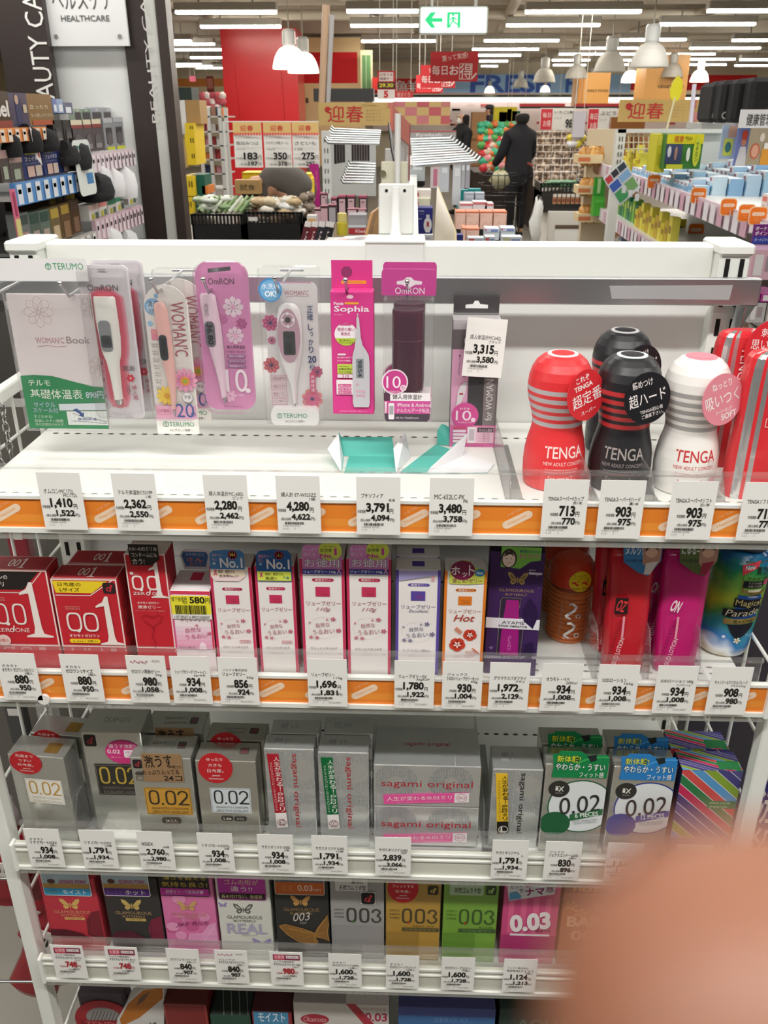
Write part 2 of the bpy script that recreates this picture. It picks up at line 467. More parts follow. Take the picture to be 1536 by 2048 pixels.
RB = {0:(1.211,1.1765),1:(.9885,.953),2:(.7175,.682),3:(.503,.4645),4:(.262,.228)}
GT = {0:1.2475,1:1.0225,2:.7525,3:.5385,4:.298}
shelfname = ['top','second','third','fourth','bottom']
for k,z in enumerate(SH):
    xa = .449
    m = MB(); m.box(-xa,xa,.824,1.15,z-.02,z,W,.001)
    perfs(m,1.085,z); perfs(m,.885,z,col='8c8e88'); perfs(m,.872,z,col='8c8e88')
    sh = m.build('shelf_board',unit,uL)
    zt,zb = RB[k]
    m = MB()
    m.box(-xa-.012,xa+.012,.8185,.825,zb-.004,zt+.004,W if k < 2 else 'd4d4c8:paint',.0015)  # same white rail; from the third shelf down, shade is put into its colour
    m.box(-xa-.012,xa+.012,.8150,.8185,zb-.004,zb+.0015,W)
    m.box(-xa-.012,xa+.012,.8162,.8185,zt+.0005,zt+.004,W)
    if k > 1: m.box(-xa-.012,xa+.012,.8165,.8185,(zt+zb)/2+.009,(zt+zb)/2+.0115,'f4f4ee:paint')
    for sx in (-1,1): m.box(sx*(xa+.011)-.0025,sx*(xa+.011)+.0025,.812,.825,zb-.005,zt+.006,W,.001)
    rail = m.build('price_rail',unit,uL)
    if k < 2:
        m = MB().front(-xa-.01,xa+.01,.8183,zb+.001,zt+.0005)
        wd = 2 * xa + .02; hh = zt - zb
        m.r(0,0,1,1,'f08a30:gloss')
        m.r(0,.55,1,.8,'f5993a:gloss')
        for i in range(17):
            cx = (.026+.054*i) / wd
            a = math.radians(-30); kx = wd / hh
            pts = []
            for sgn,c0 in ((1,.0125),(-1,-.0125)):
                for j in range(7):
                    b = math.radians(-90+30*j) if sgn > 0 else math.radians(90+30*j)
                    X = c0 + .0046 * math.cos(b); Y = .0046 * math.sin(b)
                    pts.append((cx+(X*math.cos(a)-Y*math.sin(a))/wd,.5+(X*math.sin(a)+Y*math.cos(a))/hh))
            m.lay = 4; m.p(pts,'f6dcc0:gloss')
            m.t(cx-.0105/wd,.5-.0021/hh,cx+.0105/wd,.5+.0021/hh,'Hapicom','eda468',.0,0,-30)
            m.t(cx-.012/wd,.2,cx+.005/wd,.27,'ハピコム','f7d7b4',0,0,-30)
        m.build('orange_strip',unit,uL)
    m = MB(); m.box(-xa-.012,xa+.012,.8165,.8185,zb-.012,zb-.004,'b8b8b0:smoke'); m.build('rail_skirt',unit,uL)
    m = MB(); m.box(-xa,xa,.8262,.8282,z+.001,GT[k],'ffffff:clear')
    m.box(-xa,xa,.8225,.8282,GT[k]-.0045,GT[k],'f2f2ee:film')
    m.build('clear_guard',unit,uL)
    for sx in (-1,1):
        m = MB(); x = sx * .4485
        m.add([(x,.83,z-.02),(x,1.15,z-.02),(x,1.15,z-.075),(x,1.0,z-.05)],[(0,1,2,3)],W)
        m.add([(x+.0015,.83,z-.02),(x+.0015,1.15,z-.02),(x+.0015,1.15,z-.075),(x+.0015,1.0,z-.05)],[(3,2,1,0)],W)
        m.build('shelf_bracket',unit,uL)

# chrome hook bar across the uprights and its bracket
hb = thing('hook_bar',(0,1.09,1.378),'grey shiny metal hook bar across the uprights above the top shelf','hook bar')
hl = (0,1.09,1.378)
m = MB(); m.box(-.475,.475,1.088,1.1,1.3635,1.3965,'b4b6b8:brushed',.0015); m.build('bar',hb,hl)
m = MB().front(.29,.44,1.0878,1.371,1.389); m.p([(0,.1),(1,0),(.99,1),(.03,.98)],'a9aaab'); m.build('tape_residue',hb,hl)
for sx in (-1,1):
    m = MB(); x = sx * .462
    m.box(x-.001,x+.001,1.094,1.128,1.33,1.39,'a4a6a8:metal')
    m.add([(x-.012,1.092,1.364),(x+.012,1.092,1.364),(x+.004,1.126,1.315),(x-.004,1.126,1.315)],[(0,1,2,3)],'a4a6a8:metal')
    m.build('bar_bracket',hb,hl)

# clear dividers standing on the shelves
def divider(x,k,y0,y1,h,label):
    z = SH[k]; m = MB()
    pts = [(y0,z),(y0,z+h*.55),(y0+.018,z+h),(y1,z+h),(y1,z)]
    for s_ in (-.0006,.0006): m.add([(x+s_,y,zz) for y,zz in pts],[tuple(range(5)) if s_ < 0 else tuple(range(5))[::-1]],'ffffff:film')
    m.box(x,x+.02,y0,y1,z,z+.0012,'ffffff:film')
    m.tube([(x,y0,z),(x,y0,z+h*.55),(x,y0+.018,z+h),(x,y1,z+h)],.0009,'f2f4f4:film',4)
    o = m.build('shelf_divider',None,(x,(y0+y1)/2,z)); return tag(o,label,'divider','clear plastic shelf dividers')
for u_,k_,h_,lb in ((1022,0,.045,'clear plastic divider on the top shelf between empty carton and red cup'),(1183,0,.045,'clear plastic divider between the red and black cups'),
                       (1310,0,.045,'clear plastic divider between the black and white cups'),(1452,0,.045,'clear plastic divider between white cup and striped red packs'),
                       (1196,1,.07,'clear plastic divider between the ribbed orange bottle and red flat bottle'),(1301,1,.07,'clear plastic divider between the red and magenta flat bottles'),
                       (1402,1,.07,'clear plastic divider between magenta flat bottle and rainbow bottle'),
                       (155,2,.07,'clear plastic divider beside the silver box with white label'),(968,2,.07,'clear plastic divider between wide silver boxes and yellow-stripe box')):
    p = U(u_,{0:960,1:1300,2:1650}[k_],.845)
    divider(p[0],k_,.84,1.06,h_,lb)

# ================================================================== price tags
NT = [0]
def price_tag(u,k,maker,name,sub,price,tax,extra='',red=False,logo=None,right=None,wname=None,label=None,v=None):
    vtop = v if v is not None else {0:945+.0141*(u-70),1:1309+.0191*(u-116),2:1658+.0244*(u-45),3:1891+.0307*(u-98)}[k]
    p = U(u,vtop,.811)
    w,h = .0454,.0655
    x0,z1 = p[0],p[2]
    lz = -.09 * (1 if k < 9 else 0)
    m = MB()
    m.box(x0,x0+w,.8118,.8124,z1-h,z1,'f1f0ec')
    m.front(x0,x0+w,.8118,z1-h,z1)
    B = '26241f'; PC = 'b02a34' if red else B
    y = .235
    if red:
        m.r(.1,.07,.92,.24,'8a3a52',.02); m.p([(.12,.1),(.18,.07),(.42,.07),(.48,.1),(.44,.22),(.3,.25),(.15,.22)],'d0526a')
        m.t(.15,.1,.44,.2,'お買得','f4d6da',.02); m.r(.5,.1,.88,.18,'f1e6e6'); m.t(.53,.115,.85,.165,'まとめ買い','6a4450'); y = .255
    if logo:
        for i in range(9): m.e(.13+.05*i,.13+.02*math.sin(i*2.1),.025,'d2a3b4' if i%2 else 'b76f88')
        m.t(.66,.08,.86,.12,'AEON','8a6a78',.0)
    if maker: m.t(.12,y,.12+min(.62,.1*len(maker)),y+.055,maker,B,.005); y += .07
    elif not red: y += .045
    wd = lambda q,a,b: sum(a if ord(ch) < 0x2000 else b for ch in q)
    nw = wname or min(.8,wd(name,.06,.078)+.03)
    m.t(.11,y,.11+nw,y+.082,name,B,.013); y += .085
    if sub: sw = min(.36,wd(sub,.055,.075)); m.t(.88-sw,y,.88,y+.055,sub,B,.004)
    y = max(y+.065,.44)
    pw = .12 * len(price.replace(',','')) + .04 * price.count(',')
    m.t(.84-.1-pw,y,.84-.1,y+.185,price,PC,.042)
    m.t(.755,y+.1,.84,y+.185,'円',PC,.02)
    m.t(.74-pw-.2,y+.12,.74-pw-.01,y+.18,'本体価格',PC,.02)
    y += .205
    tw_ = .1 * len(tax.replace(',','')) + .035 * tax.count(',')
    if red: m.t(.74-tw_*.5,y,.74,y+.06,tax,B,.02); m.t(.755,y,.8,y+.06,'円',B,.01); m.t(.74-tw_*.5-.15,y+.01,.74-tw_*.5-.01,y+.05,'税込価格',B,.01)
    else:
        m.t(.76-tw_,y,.76,y+.125,tax,B,.036); m.t(.77,y+.06,.87,y+.125,'円)',B,.015)
        m.t(.76-tw_-.24,y+.07,.76-tw_-.01,y+.125,'(税込価格',B,.012)
    y += .075 if red else .145
    m.bars(.17,y,.62,y+.045,B,26,NT[0]+3)
    m.t(.12,y+.055,.52,y+.08,'4 %06d %06d'%(902000+NT[0]*731%9000,520000+NT[0]*1931%90000),'77756e')
    m.t(.12,y+.1,.24,y+.13,'Ｇ１Ｂ','8a8880'); m.t(.39,y+.1,.4,y+.13,'1','8a8880')
    if right: m.t(.52,y+.095,.84,y+.13,right,'8a8880')
    NT[0] += 1
    o = m.build('price_tag',None,(x0+w/2,.8118,z1-h))
    return tag(o,label,'price tag','price tags on the %s shelf edge'%shelfname[k])
M1,M7 = 'M10-M07','M17-M12'
TG = [
 (70,0,'','オムロンMC172L','MC172L','1,410','1,522','','white price tag of 1,410 yen at far left of top shelf rail'),
 (220,0,'','テルモ体温計C531PP','1本','2,362','2,550','','white price tag of 2,362 yen on the top shelf rail'),
 (404,0,'','婦人体温計MC-683L','ピンク','2,280','2,462','','white price tag of 2,280 yen on the top shelf rail'),
 (550,0,'','婦人計 ET-W525ZZ','1個','4,280','4,622','','white price tag of 4,280 yen on the top shelf rail'),
 (712,0,'','プチソフィア','本体','3,791','4,094','','white price tag of 3,791 yen in front of the torn teal carton'),
 (860,0,'','MC-652LC-PK','PK','3,480','3,758','','white price tag of 3,480 yen on the top shelf rail'),
 (1090,0,'','TENGAスーパーFカップ','赤1本','713','770','','white price tag of 713 yen under the red cup'),
 (1204,0,'','TENGAスーパーFハード','黒1本','903','975','','white price tag of 903 yen under the black cup'),
 (1348,0,'','TENGAスーパーFソフト','白1本','903','975','','white price tag of 903 yen under the white cup'),
 (1493,0,'','TENGAソフトチューブ','赤1本','713','770','','white price tag cut off at right end of the top shelf rail'),
 (-12,1,'オカモト','オカモト ゼロワン 0.01ミリ','3個入','880','950',M7,'white price tag of 880 yen under leftmost red box, partly cut off'),
 (116,1,'オカモト','ゼロワン Lサイズ','3個入','880','950',M7,'white price tag of 880 yen under red box with yellow banner'),
 (249,1,'L','ゼロワン潤滑ゼリー','50g','980','1,058','','white price tag of 980 yen with pink emblem under tall red box'),
 (337,1,'','リューブゼリーデリケートイン','6g×4本','934','1,008',M1,'white price tag of 934 yen under pink box with yellow discount sticker'),
 (433,1,'ジェクス株式会社','リューブゼリー','55g','856','924',M1,'white price tag of 856 yen on the second shelf rail'),
 (613,1,'','リューブゼリー','110g','1,696','1,831',M1,'white price tag of 1,696 yen on the second shelf rail'),
 (789,1,'','リューブゼリーEX','30gX2P','1,780','1,922',M1,'white price tag of 1,780 yen under purple-edged white box'),
 (886,1,'ジェックス','うるおいリューブゼリーホット','55g','930','1,004',M1,'white price tag of 930 yen under orange-edged white box'),
 (981,1,'','グラマラスバタフライ','アヤメ','1,972','2,129','','white price tag of 1,972 yen under dark purple window box'),
 (1087,1,'','オカモト・ペペ','200ml','934','1,008','','white price tag of 934 yen under the ribbed orange bottle'),
 (1200,1,'','SODローション','165g','934','1,008','','white price tag of 934 yen under the flat red bottle'),
 (1318,1,'','SODローション 165g','ロングバケーション','934','1,008',M1,'white price tag of 934 yen under the flat magenta bottle'),
 (1427,1,'','キャンジールマジカルパレード','ゲキヌル220g','908','980','','white price tag of 908 yen under the rainbow bottle'),
 (45,2,'オカモト','うすさ均一0.02EX','6個入','934','1,008',M1,'white price tag of 934 yen at far left of third shelf rail'),
 (155,2,'','うすさ均一0.02EX','12個','1,791','1,934',M1,'white price tag of 1,791 yen under silver box with dark label'),
 (271,2,'','002EX','24個','2,760','2,980',M7,'white price tag of 2,760 yen on the third shelf rail'),
 (392,2,'','うすさ均一0.02EXL','6個','934','1,008',M1,'white price tag of 934 yen under silver box with pale blue label'),
 (513,2,'','サガミオリジナル002','6個','934','1,008',M1,'white price tag of 934 yen under white box with red stripe'),
 (622,2,'','サガミオリジナル002','12個','1,791','1,934',M1,'white price tag of 1,791 yen under white box with green stripe'),
 (750,2,'','サガミオリジナル002','20P','2,839','3,066',M1,'white price tag of 2,839 yen under the two stacked silver boxes'),
 (986,2,'','サガミオリジナル','L','1,791','1,934',M1,'white price tag of 1,791 yen under white box with yellow stripe'),
 (1093,2,'ジェクス','ジェクスコンドーム0.02','6個入','830','896',M1,'white price tag of 830 yen under the green-circle box'),
 (1217,2,'ジェクス','ジェクスコンドーム002','12個入','1,660','1,792',M1,'white price tag of 1,660 yen half behind the blurred fingertip'),
 (1355,2,'','ベネトンコンドーム','12個入','934','1,008','','white price tag under striped box, mostly behind the fingertip'),
 (98,3,'ジェクス株式会社','グラマラスバタフライ モイスト','12入','748','807','R','white price tag of 748 yen in red under the red butterfly box'),
 (207,3,'ジェクス株式会社','グラマラスバタフライ ホット','12入','748','807','R','white price tag of 748 yen in red under the black butterfly box'),
 (330,3,'','グラマラスバタフライリッチ','8個入り','840','907',M1,'white price tag of 840 yen under the pink butterfly box'),
 (427,3,'Lジェックス','グラマラスバタフライリアル','8個入','840','907','','white price tag of 840 yen with pink emblem under pale box'),
 (538,3,'ジェクス株式会社','グラマラスバタフライ ホット003','10入','980','1,058','R','white price tag of 980 yen in red on the fourth shelf rail'),
 (656,3,'オカモト','ゼロゼロスリー(003)','12個入','1,600','1,728',M1,'white price tag of 1,600 yen under grey box with dark numerals'),
 (772,3,'オカモト','ゼロゼロスリー リアルフィット','10個入','1,600','1,728',M1,'white price tag of 1,600 yen under the gold box'),
 (884,3,'','ゼロゼロスリーアロエゼリー','10個入','1,600','1,728',M1,'white price tag of 1,600 yen under the lime green box'),
 (1009,3,'ジェクス株式会社','INVI0.03フィット','8個入','1,124','1,213','','white price tag of 1,124 yen beside the fingertip'),
]
for u_,k_,mk,nm,sb,pr,tx,rt_,lb in TG:
    red = rt_ == 'R'; logo = mk.startswith('L'); mk = mk.lstrip('L')
    price_tag(u_,k_,mk,nm,sb,pr,tx,red=red,logo=logo,right=None if red else (rt_ or None),label=lb)
# small round magnet on the second rail
m = MB(); p = U(87,1400,.812)
m.tube([(p[0],.8118,p[2]),(p[0],.8155,p[2])],.0068,'ece9e4',20)
tag(m.build('round_sticker',None,tuple(p)),'small round white sticker on the second shelf rail near left end','sticker')
# ================================================================== top shelf: hanging packs
def rrect(x0,y0,x1,y1,rx,ry,n=6,top=True,bot=True):
    pts = []
    for cx,cy,a0,on in ((x1-rx,y0+ry,-90,top),(x1-rx,y1-ry,0,bot),(x0+rx,y1-ry,90,bot),(x0+rx,y0+ry,180,top)):
        if not on: pts.append((x1 if a0 in (-90,0) else x0,y0 if a0 in (-90,180) else y1)); continue
        for i in range(n+1):
            a = math.radians(a0+90*i/n); pts.append((cx+rx*math.cos(a),cy+ry*math.sin(a)))
    return pts
def span(ul,ur,vt,vb,Y,vx=None):
    a,b = U(ul,vx or vt,Y),U(ur,vx or vt,Y)
    return a[0],b[0],U((ul+ur)/2,vb,Y)[2],a[2]
class Pack:
    """a hanging pack: card frame x0..x1, z0..z1 at depth Y, local origin at the hook hole"""
    def __init__(s,name,label,ul,ur,vt,vb,Y,cat='thermometer pack',group='thermometer packs hanging above the top shelf',rz=0):
        s.x0,s.x1,s.z0,s.z1 = span(ul,ur,vt,vb,Y); s.Y = Y
        s.loc = ((s.x0+s.x1)/2,Y,s.z1)
        s.t = thing(name,s.loc,label,cat,group,rz)
    def mb(s,y=0.0): return MB().front(s.x0,s.x1,s.Y+y,s.z0,s.z1,0)
    def part(s,m,name): return m.build(name,s.t,s.loc)
def hook(u,v,label,yf=.975,x=None):
    p = U(u,v,1.087)
    x,z = p[0],p[2]
    m = MB(); m.tube([(x-.004,1.087,z),(x-.004,yf+.02,z-.006),(x-.004,yf,z+.012)],.0017,'c9cbcd:metal',7)
    m.tube([(x-.017,1.086,z),(x+.012,1.086,z)],.0022,'c9cbcd:metal',7)
    m.ball((x-.004,yf,z+.012),.0028,'c9cbcd:metal')
    o = m.build('display_hook',None,(x,1.087,z)); tag(o,label,'hook','chrome hooks on the bar')
for u_,v_,lb,yf in ((92,537,'chrome hook holding the booklet bag',.92),(208,548,'chrome hook holding the white pack with red glow',.955),(372,540,'chrome hook holding the pale pack with pink thermometer',.95),
                   (462,541,'chrome hook holding the pink pack with flowers',.955),(588,539,'chrome hook holding the pack with blue badge',.955),(712,545,'chrome hook through the tab of magenta box',.965),
                   (822,551,'chrome hook holding the dark purple case pack',.975)):
    hook(u_,v_,lb,yf)

# --- booklet in a clear bag
P = Pack('booklet_bag','clear bag with pale pink booklet and green printed card, left of thermometer packs',-8,172,516,858,.985,'booklet',None)
m = P.mb(.003); m.prism([(.02,.2),(.98,.2),(.98,1),(.02,1)],.004,'eadfe0')
m.lay = 2
for cx,cy,r,n_ in ((.36,.3,.17,8),(.98,.27,.13,8),(.95,.62,.12,7)):
    for i in range(n_):
        a = 2 * PI * i / n_; L = m.lay; ca,sa = math.cos(a),math.sin(a); q = []
        for j in range(13): b_ = 2 * PI * j / 12; X_,Y_ = r * (.55+.45*math.cos(b_)),r * .3 * math.sin(b_); q.append((min(cx+X_*ca-Y_*sa,.97),cy+(X_*sa+Y_*ca)*.52))
        m.line(q,.004,'d2b6b6'); m.lay = L
m.t(.27,.445,.60,.48,"WOMAN'C",'c08a92',0); m.t(.63,.44,.9,.48,'Book','9a8a8c',0)
m.line([(.28,.5),(.4,.492),(.5,.5),(.62,.496)],.006,'d0a0a4')
pts = [(.02,.675),(.18,.668),(.4,.675),(.62,.705),(.85,.735),(.98,.74),(.98,1),(.02,1)]
m.p(pts,'1f8a52'); wv = 'e9f0e4'
m.t(.1,.7,.36,.735,'テルモ',wv,.01); m.t(.1,.755,.72,.815,'基礎体温表',wv,.015); m.t(.76,.765,.97,.81,'890円','d6dcf0',.03)
m.t(.12,.835,.38,.865,'サイクル','b9c8e6',.02); m.t(.1,.87,.4,.9,'スケール付','b9c8e6',.02)
m.t(.1,.915,.32,.935,'すくわかる!','d8e8d6'); m.t(.1,.942,.44,.96,'妊娠しやすい期間','d8e8d6'); m.t(.1,.965,.44,.982,'次の生理日のめやす','d8e8d6')
m.p([(.42,.845),(.98,.835),(.98,.88),(.42,.885)],'dfe3ea'); m.p([(.5,.89),(.98,.885),(.98,.975),(.5,.975)],'eef0ee')
for i in range(9): m.line([(.54+.05*i,.89),(.54+.05*i,.972)],.003,'c9ced2'); m.lay -= 1
m.line([(.57,.9),(.7,.925),(.8,.93),(.97,.955)],.006,'52606e'); m.line([(.55,.95),(.75,.955),(.97,.965)],.005,'52606e')
m.p([(.58,.88),(.63,.87),(.69,.9),(.71,.893),(.7,.925),(.64,.915),(.66,.907)],'2b4b8c')
m.t(.62,.93,.85,.945,'基礎体温','5a66a0')
P.part(m,'booklet')
m = P.mb(-.001); m.lay = 1; m.p([(0,0),(1,0),(1,.125),(0,.125)],'e6e4e4'); m.t(.62,.025,.96,.06,'TERUMO','3d9668',.03); m.ring(.57,.043,.035,.008,'3d9668'); m.t(.55,.033,.59,.053,'T','3d9668',.02)
P.part(m,'header_card')
m = P.mb(-.0015); m.prism([(0,.12),(1.0,.12),(1.0,1.01),(0,1.01)],.009,'ffffff:film'); P.part(m,'clear_bag')

TEMP = lambda pts: pts
def blister(P,pts,d,name='blister',key='ffffff:film'):
    m = P.mb(-d); m.prism(pts,d-.0005,key); P.part(m,name)
def stick(P,m,half,key,d=.006):
    """rounded stick: half = [(v, left, right)] widths down the card, bulged"""
    m.step = 7e-5
    n = len(half); V = []; K = 9
    for v,a,b in half:
        for j in range(K):
            s_ = j / (K-1); x = a + (b-a) * s_; q = m.O + m.X * x + m.Y * v + m.N * (d*math.sqrt(max(0,1-(2*s_-1) ** 2))+.0002)
            V.append(q)
    F = [(i*K+j,(i+1)*K+j,(i+1)*K+j+1,i*K+j+1) for i in range(n-1) for j in range(K-1)]
    m.add(V,F,key,True)
    m.add([V[j] for j in range(K)],[tuple(range(K))],key); m.add([V[(n-1)*K+j] for j in range(K)],[tuple(range(K))[::-1]],key)

def pack_white(ul,ur,vt,vb,Y,label,full=True):
    P = Pack('thermometer_pack',label,ul,ur,vt,vb,Y)
    m = P.mb(); o = rrect(0,0,1,1,.12,.035); m.prism(o,.002,'d9d3d8:gloss'); m.lay = 1
    st = [(.19,.27,.66),(.2,.25,.69),(.33,.24,.7),(.45,.26,.7),(.525,.27,.68),(.57,.3,.66),(.61,.34,.62),(.7,.38,.6),(.86,.41,.585)]
    if full:
        for g_,c in ((.17,'dba0ac'),(.14,'dc8294'),(.11,'d9657c'),(.08,'d54c68'),(.04,'d94a62')):
            L = [(a-g_,v) for v,a,b in st]; R = [(b+g_,v) for v,a,b in st][::-1]
            m.p([(.35,.19-g_*.35)]+[(.6,.19-g_*.35)][::1]+R[::-1]+[(.5+g_,.92),(.5-g_,.92)]+L[::-1],c)
        m.ring(.5,.885,.14,.02,'e2808f'); m.ring(.5,.885,.11,.012,'e9aab2')
        for i in range(6): m.frame(.1,.6+.055*i,.29,.645+.055*i,.01,'b7adb6'); m.t(.13,.608+.055*i,.26,.636+.055*i,('前回値','オート','電池','水洗い','収納','やわらか')[i],'6a636a',.01)
        m.r(.1,.565,.24,.58,'cf4a5c')
    m.t(.17,.118,.77,.155,'OmRON','4a484c',.03)
    m.t(.66,.635,.9,.672,'実測','5a565a',.01); m.flower(.8,.72,.085,'d02a40',6,'f2dada',.6)
    m.tv(.8,.765,.9,.87,'婦人用','b04458',.01); m.tv(.7,.765,.76,.83,'Dental'[:4],'7a5a62')
    m.t(.32,.955,.72,.978,'TERKOLA','b3abb3'); m.r(.6,.985,.75,.99,'8a7a86')
    m.p([(.42,.02),(.58,.02),(.58,.03),(.42,.03)],'a9a6ab')
    P.part(m,'backing_card')
    m = P.mb(-.001); stick(P,m,st,'eeece6:gloss',.007)
    th = P.part(m,'thermometer')
    m = P.mb(-.0085); m.p(rrect(.32,.335,.565,.535,.08,.03),'8d8f93:gloss'); m.r(.34,.43,.55,.51,'43484a:gloss',.05); m.t(.39,.45,.5,.49,'88','2c3032',.02)
    dp = m.build('display',th,P.loc)
    m = P.mb(-.001); stick(P,m,[(.86,.43,.57),(.885,.43,.57),(.9,.45,.55)],'c9cbcb:metal',.004); m.build('sensor_tip',th,P.loc)
    blister(P,rrect(.03,.015,.97,.985,.1,.03),.009)
pack_white(178,283,520,822,1.02,'white thermometer pack half hidden behind the front white pack with red glow')
pack_white(152,254,530,836,.99,'white thermometer pack with red glow round a white thermometer')

def pack_pale(ul,ur,vt,vb,Y,label):
    P = Pack('thermometer_pack',label,ul,ur,vt,vb,Y)
    m = P.mb(); m.prism([(0,.35)]+[(.5-.5*math.cos(PI*i/12),.14-.13*math.sin(PI*i/12)+.06) for i in range(0,13)]+[(1,.35),(1,1),(0,1)],.002,'ece6e1'); m.lay = 1
    m.e(.2,.2,.19,'7fb2dc'); m.e(.2,.205,.15,'b9d7ee'); m.t(.08,.165,.34,.2,'清潔','2d4a78',.02); m.t(.1,.21,.3,.238,'丸洗い','3d5a88',.02); m.e(.3,.135,.05,'86b4d8'); m.e(.1,.3,.06,'9cc6e6')
    m.t(.6,.17,.92,.5,"WOMAN'C",'b0525f',.0,0,90)
    m.line([(.57,.18),(.6,.3),(.58,.42),(.66,.5)],.008,'d9a2a2')
    m.r(.1,.335,.24,.4,'e88aa8'); m.t(.12,.345,.22,.36,'人気','f4d84a',.02)
    for i in range(7): m.t(.07,.42+.045*i,.24,.432+.045*i,'予測メモリ','6b6465'); m.t(.09,.436+.045*i,.22,.446+.045*i,'電池式','6b6465')
    m.flower(.78,.65,.3,'e8a0be',12,None,.34); m.flower(.78,.65,.2,'dc7fa8',10,None,.3); m.e(.78,.655,.11,'e8943c'); m.e(.78,.655,.06,'a8b034')
    m.flower(.3,.75,.24,'f0cc48',10,None,.36); m.e(.32,.75,.07,'d8a030')
    m.e(.8,.76,.13,'f2efee'); m.ring(.8,.76,.13,.012,'9a94a0'); m.t(.72,.745,.88,.77,'予測','6b6478',.01)
    m.r(.02,.815,.98,.9,'e7a9c6'); m.frame(.03,.8,.36,.872,.012,'d9879f'); m.t(.06,.835,.33,.86,'口中専用','c4536f',.01)
    m.t(.5,.8,.93,.89,'20','3f5a9c',-.0); m.t(.84,.855,.97,.885,'秒','3f5a9c',.02)
    m.r(0,.9,1,1,'f2efea'); m.t(.3,.92,.9,.95,'TERUMO','3f9468',.03); m.ring(.22,.935,.07,.014,'3f9468'); m.t(.19,.925,.25,.945,'T','3f9468',.02); m.t(.3,.965,.85,.983,'人にやさしい医療へ','5b5d5a')
    P.part(m,'backing_card')
    m = P.mb(-.001)
    st = [(.17,.3,.45),(.185,.24,.5),(.22,.22,.54),(.4,.25,.57),(.55,.3,.58),(.7,.39,.56),(.83,.41,.5)]
    stick(P,m,st,'f0bdb6:gloss',.007); th = P.part(m,'thermometer')
    m = P.mb(-.0085); m.p([(x+.0,y) for x,y in rrect(.3,.36,.49,.515,.07,.025)],'3a4144:gloss'); m.t(.345,.38,.45,.49,'88.98','15191b',.02,0,90); m.build('display',th,P.loc)
    m = P.mb(-.001); stick(P,m,[(.83,.42,.49),(.88,.44,.48)],'bfc3c3:metal',.004); m.build('sensor_tip',th,P.loc)
    m = P.mb(-.0105); m.prism(rrect(-.03,0,.98,.9,.12,.035),.0095,'ffffff:film'); P.part(m,'blister')
pack_pale(308,398,534,842,1.02,'pale flower-printed thermometer pack behind the front one with pink thermometer')
pack_pale(280,369,545,866,.985,'pale flower-printed pack with slim pink thermometer and blue bubble print')

P = Pack('thermometer_pack','pink thermometer pack with white and dark pink flowers',387,494,523,819,.99)
m = P.mb(); m.prism(rrect(0,0,1,1,.25,.09),.002,'df8ec0'); m.lay = 1
m.p([(.25,.045),(.68,.03),(.68,.055),(.25,.07)],'b9b5bd:metal')
m.t(.24,.105,.73,.145,'OmRON','5a2f48',.03)
for cx,cy,r,c,n_ in ((.68,.29,.2,'f4dcea',8),(.82,.4,.11,'b44e8c',7),(.68,.48,.17,'f0cfe2',8),(.46,.37,.1,'c873a6',7),(.5,.9,.13,'ecb6d4',7)): m.flower(cx,cy,r,c,n_,'e9a9cd' if c[0] == 'f' else None,.5)
m.t(.5,.545,.86,.57,'婦人用体温計','4e2c46',.02); m.t(.48,.58,.86,.597,'口中専用 予測+実測','8a4a78',.01)
for i in range(3): m.r(.49,.608+.034*i,.86,.632+.034*i,'a06a9a',.035); m.t(.53,.613+.034*i,.83,.627+.034*i,('感度な日温度計','見やすいライト付','前回値メモリ')[i],'f0d6e6',.01)
m.t(.44,.71,.86,.87,'10','f5e6f0',-.01); m.e(.86,.86,.05,'f5e6f0'); m.t(.6,.885,.78,.9,'平均測定','f0d6e6'); m.t(.36,.965,.74,.98,'All for Healthcare','9a4a7c')
P.part(m,'backing_card')
m = P.mb(-.001); st = [(.2,.1,.3),(.215,.06,.36),(.28,.06,.38),(.4,.09,.42),(.55,.14,.44),(.7,.24,.44),(.82,.3,.44),(.9,.33,.43)]
stick(P,m,st,'eed2e2:gloss',.008); th = P.part(m,'thermometer')
m = P.mb(-.0095); m.p(rrect(.14,.375,.33,.545,.07,.03),'6f6a74:gloss'); m.t(.18,.39,.29,.53,'36.80','1d1b22',.03,0,90); m.t(.16,.26,.24,.34,'OMRON','8a7a88',0,0,-90); m.build('display',th,P.loc)
m = P.mb(-.001); stick(P,m,[(.9,.35,.42),(.945,.37,.41)],'b9bdbd:metal',.004); m.build('sensor_tip',th,P.loc)
blister(P,rrect(-.01,-.005,1.01,1.01,.25,.09),.011)

P = Pack('thermometer_pack','white thermometer pack with large grey-pink thermometer and round blue badge',517,640,530,844,.995)
m = P.mb(); m.prism([(.08,.9)]+[(x,y) for x,y in rrect(.08,.105,.93,.9,.14,.05,bot=False)][::-1][:-1][::-1] if False else rrect(.07,.1,.94,.9,.12,.045),.002,'eee9ea'); m.lay = 1
m.r(.15,.098,.85,.105,'dc9cc0')
m.t(.4,.15,.8,.18,"WOMAN'C",'bb6a7e',0); m.line([(.42,.19),(.6,.183),(.8,.188)],.006,'d39aa8')
for cx,cy,r,c in ((.14,.35,.14,'cf5d8e'),(.12,.62,.14,'d66a74'),(.8,.84,.19,'e08a8c'),(.15,.46,.07,'d67a9c'),(.9,.66,.1,'c95d86')):
    m.flower(cx,cy,r,c,8,'4a3a6e',.55,.3); m.ring(cx,cy,r*.9,.006,'c88')if False else None
m.flower(.8,.84,.15,'d46a90',8,'46406e',.4,.1)
m.tv(.76,.24,.86,.335,'正確','2f3f74',.02); m.tv(.77,.35,.85,.54,'しっかり','2f3f74',.02); m.t(.75,.555,.89,.6,'20','2f3f74',.02); m.t(.77,.61,.86,.645,'秒','2f3f74',.02)
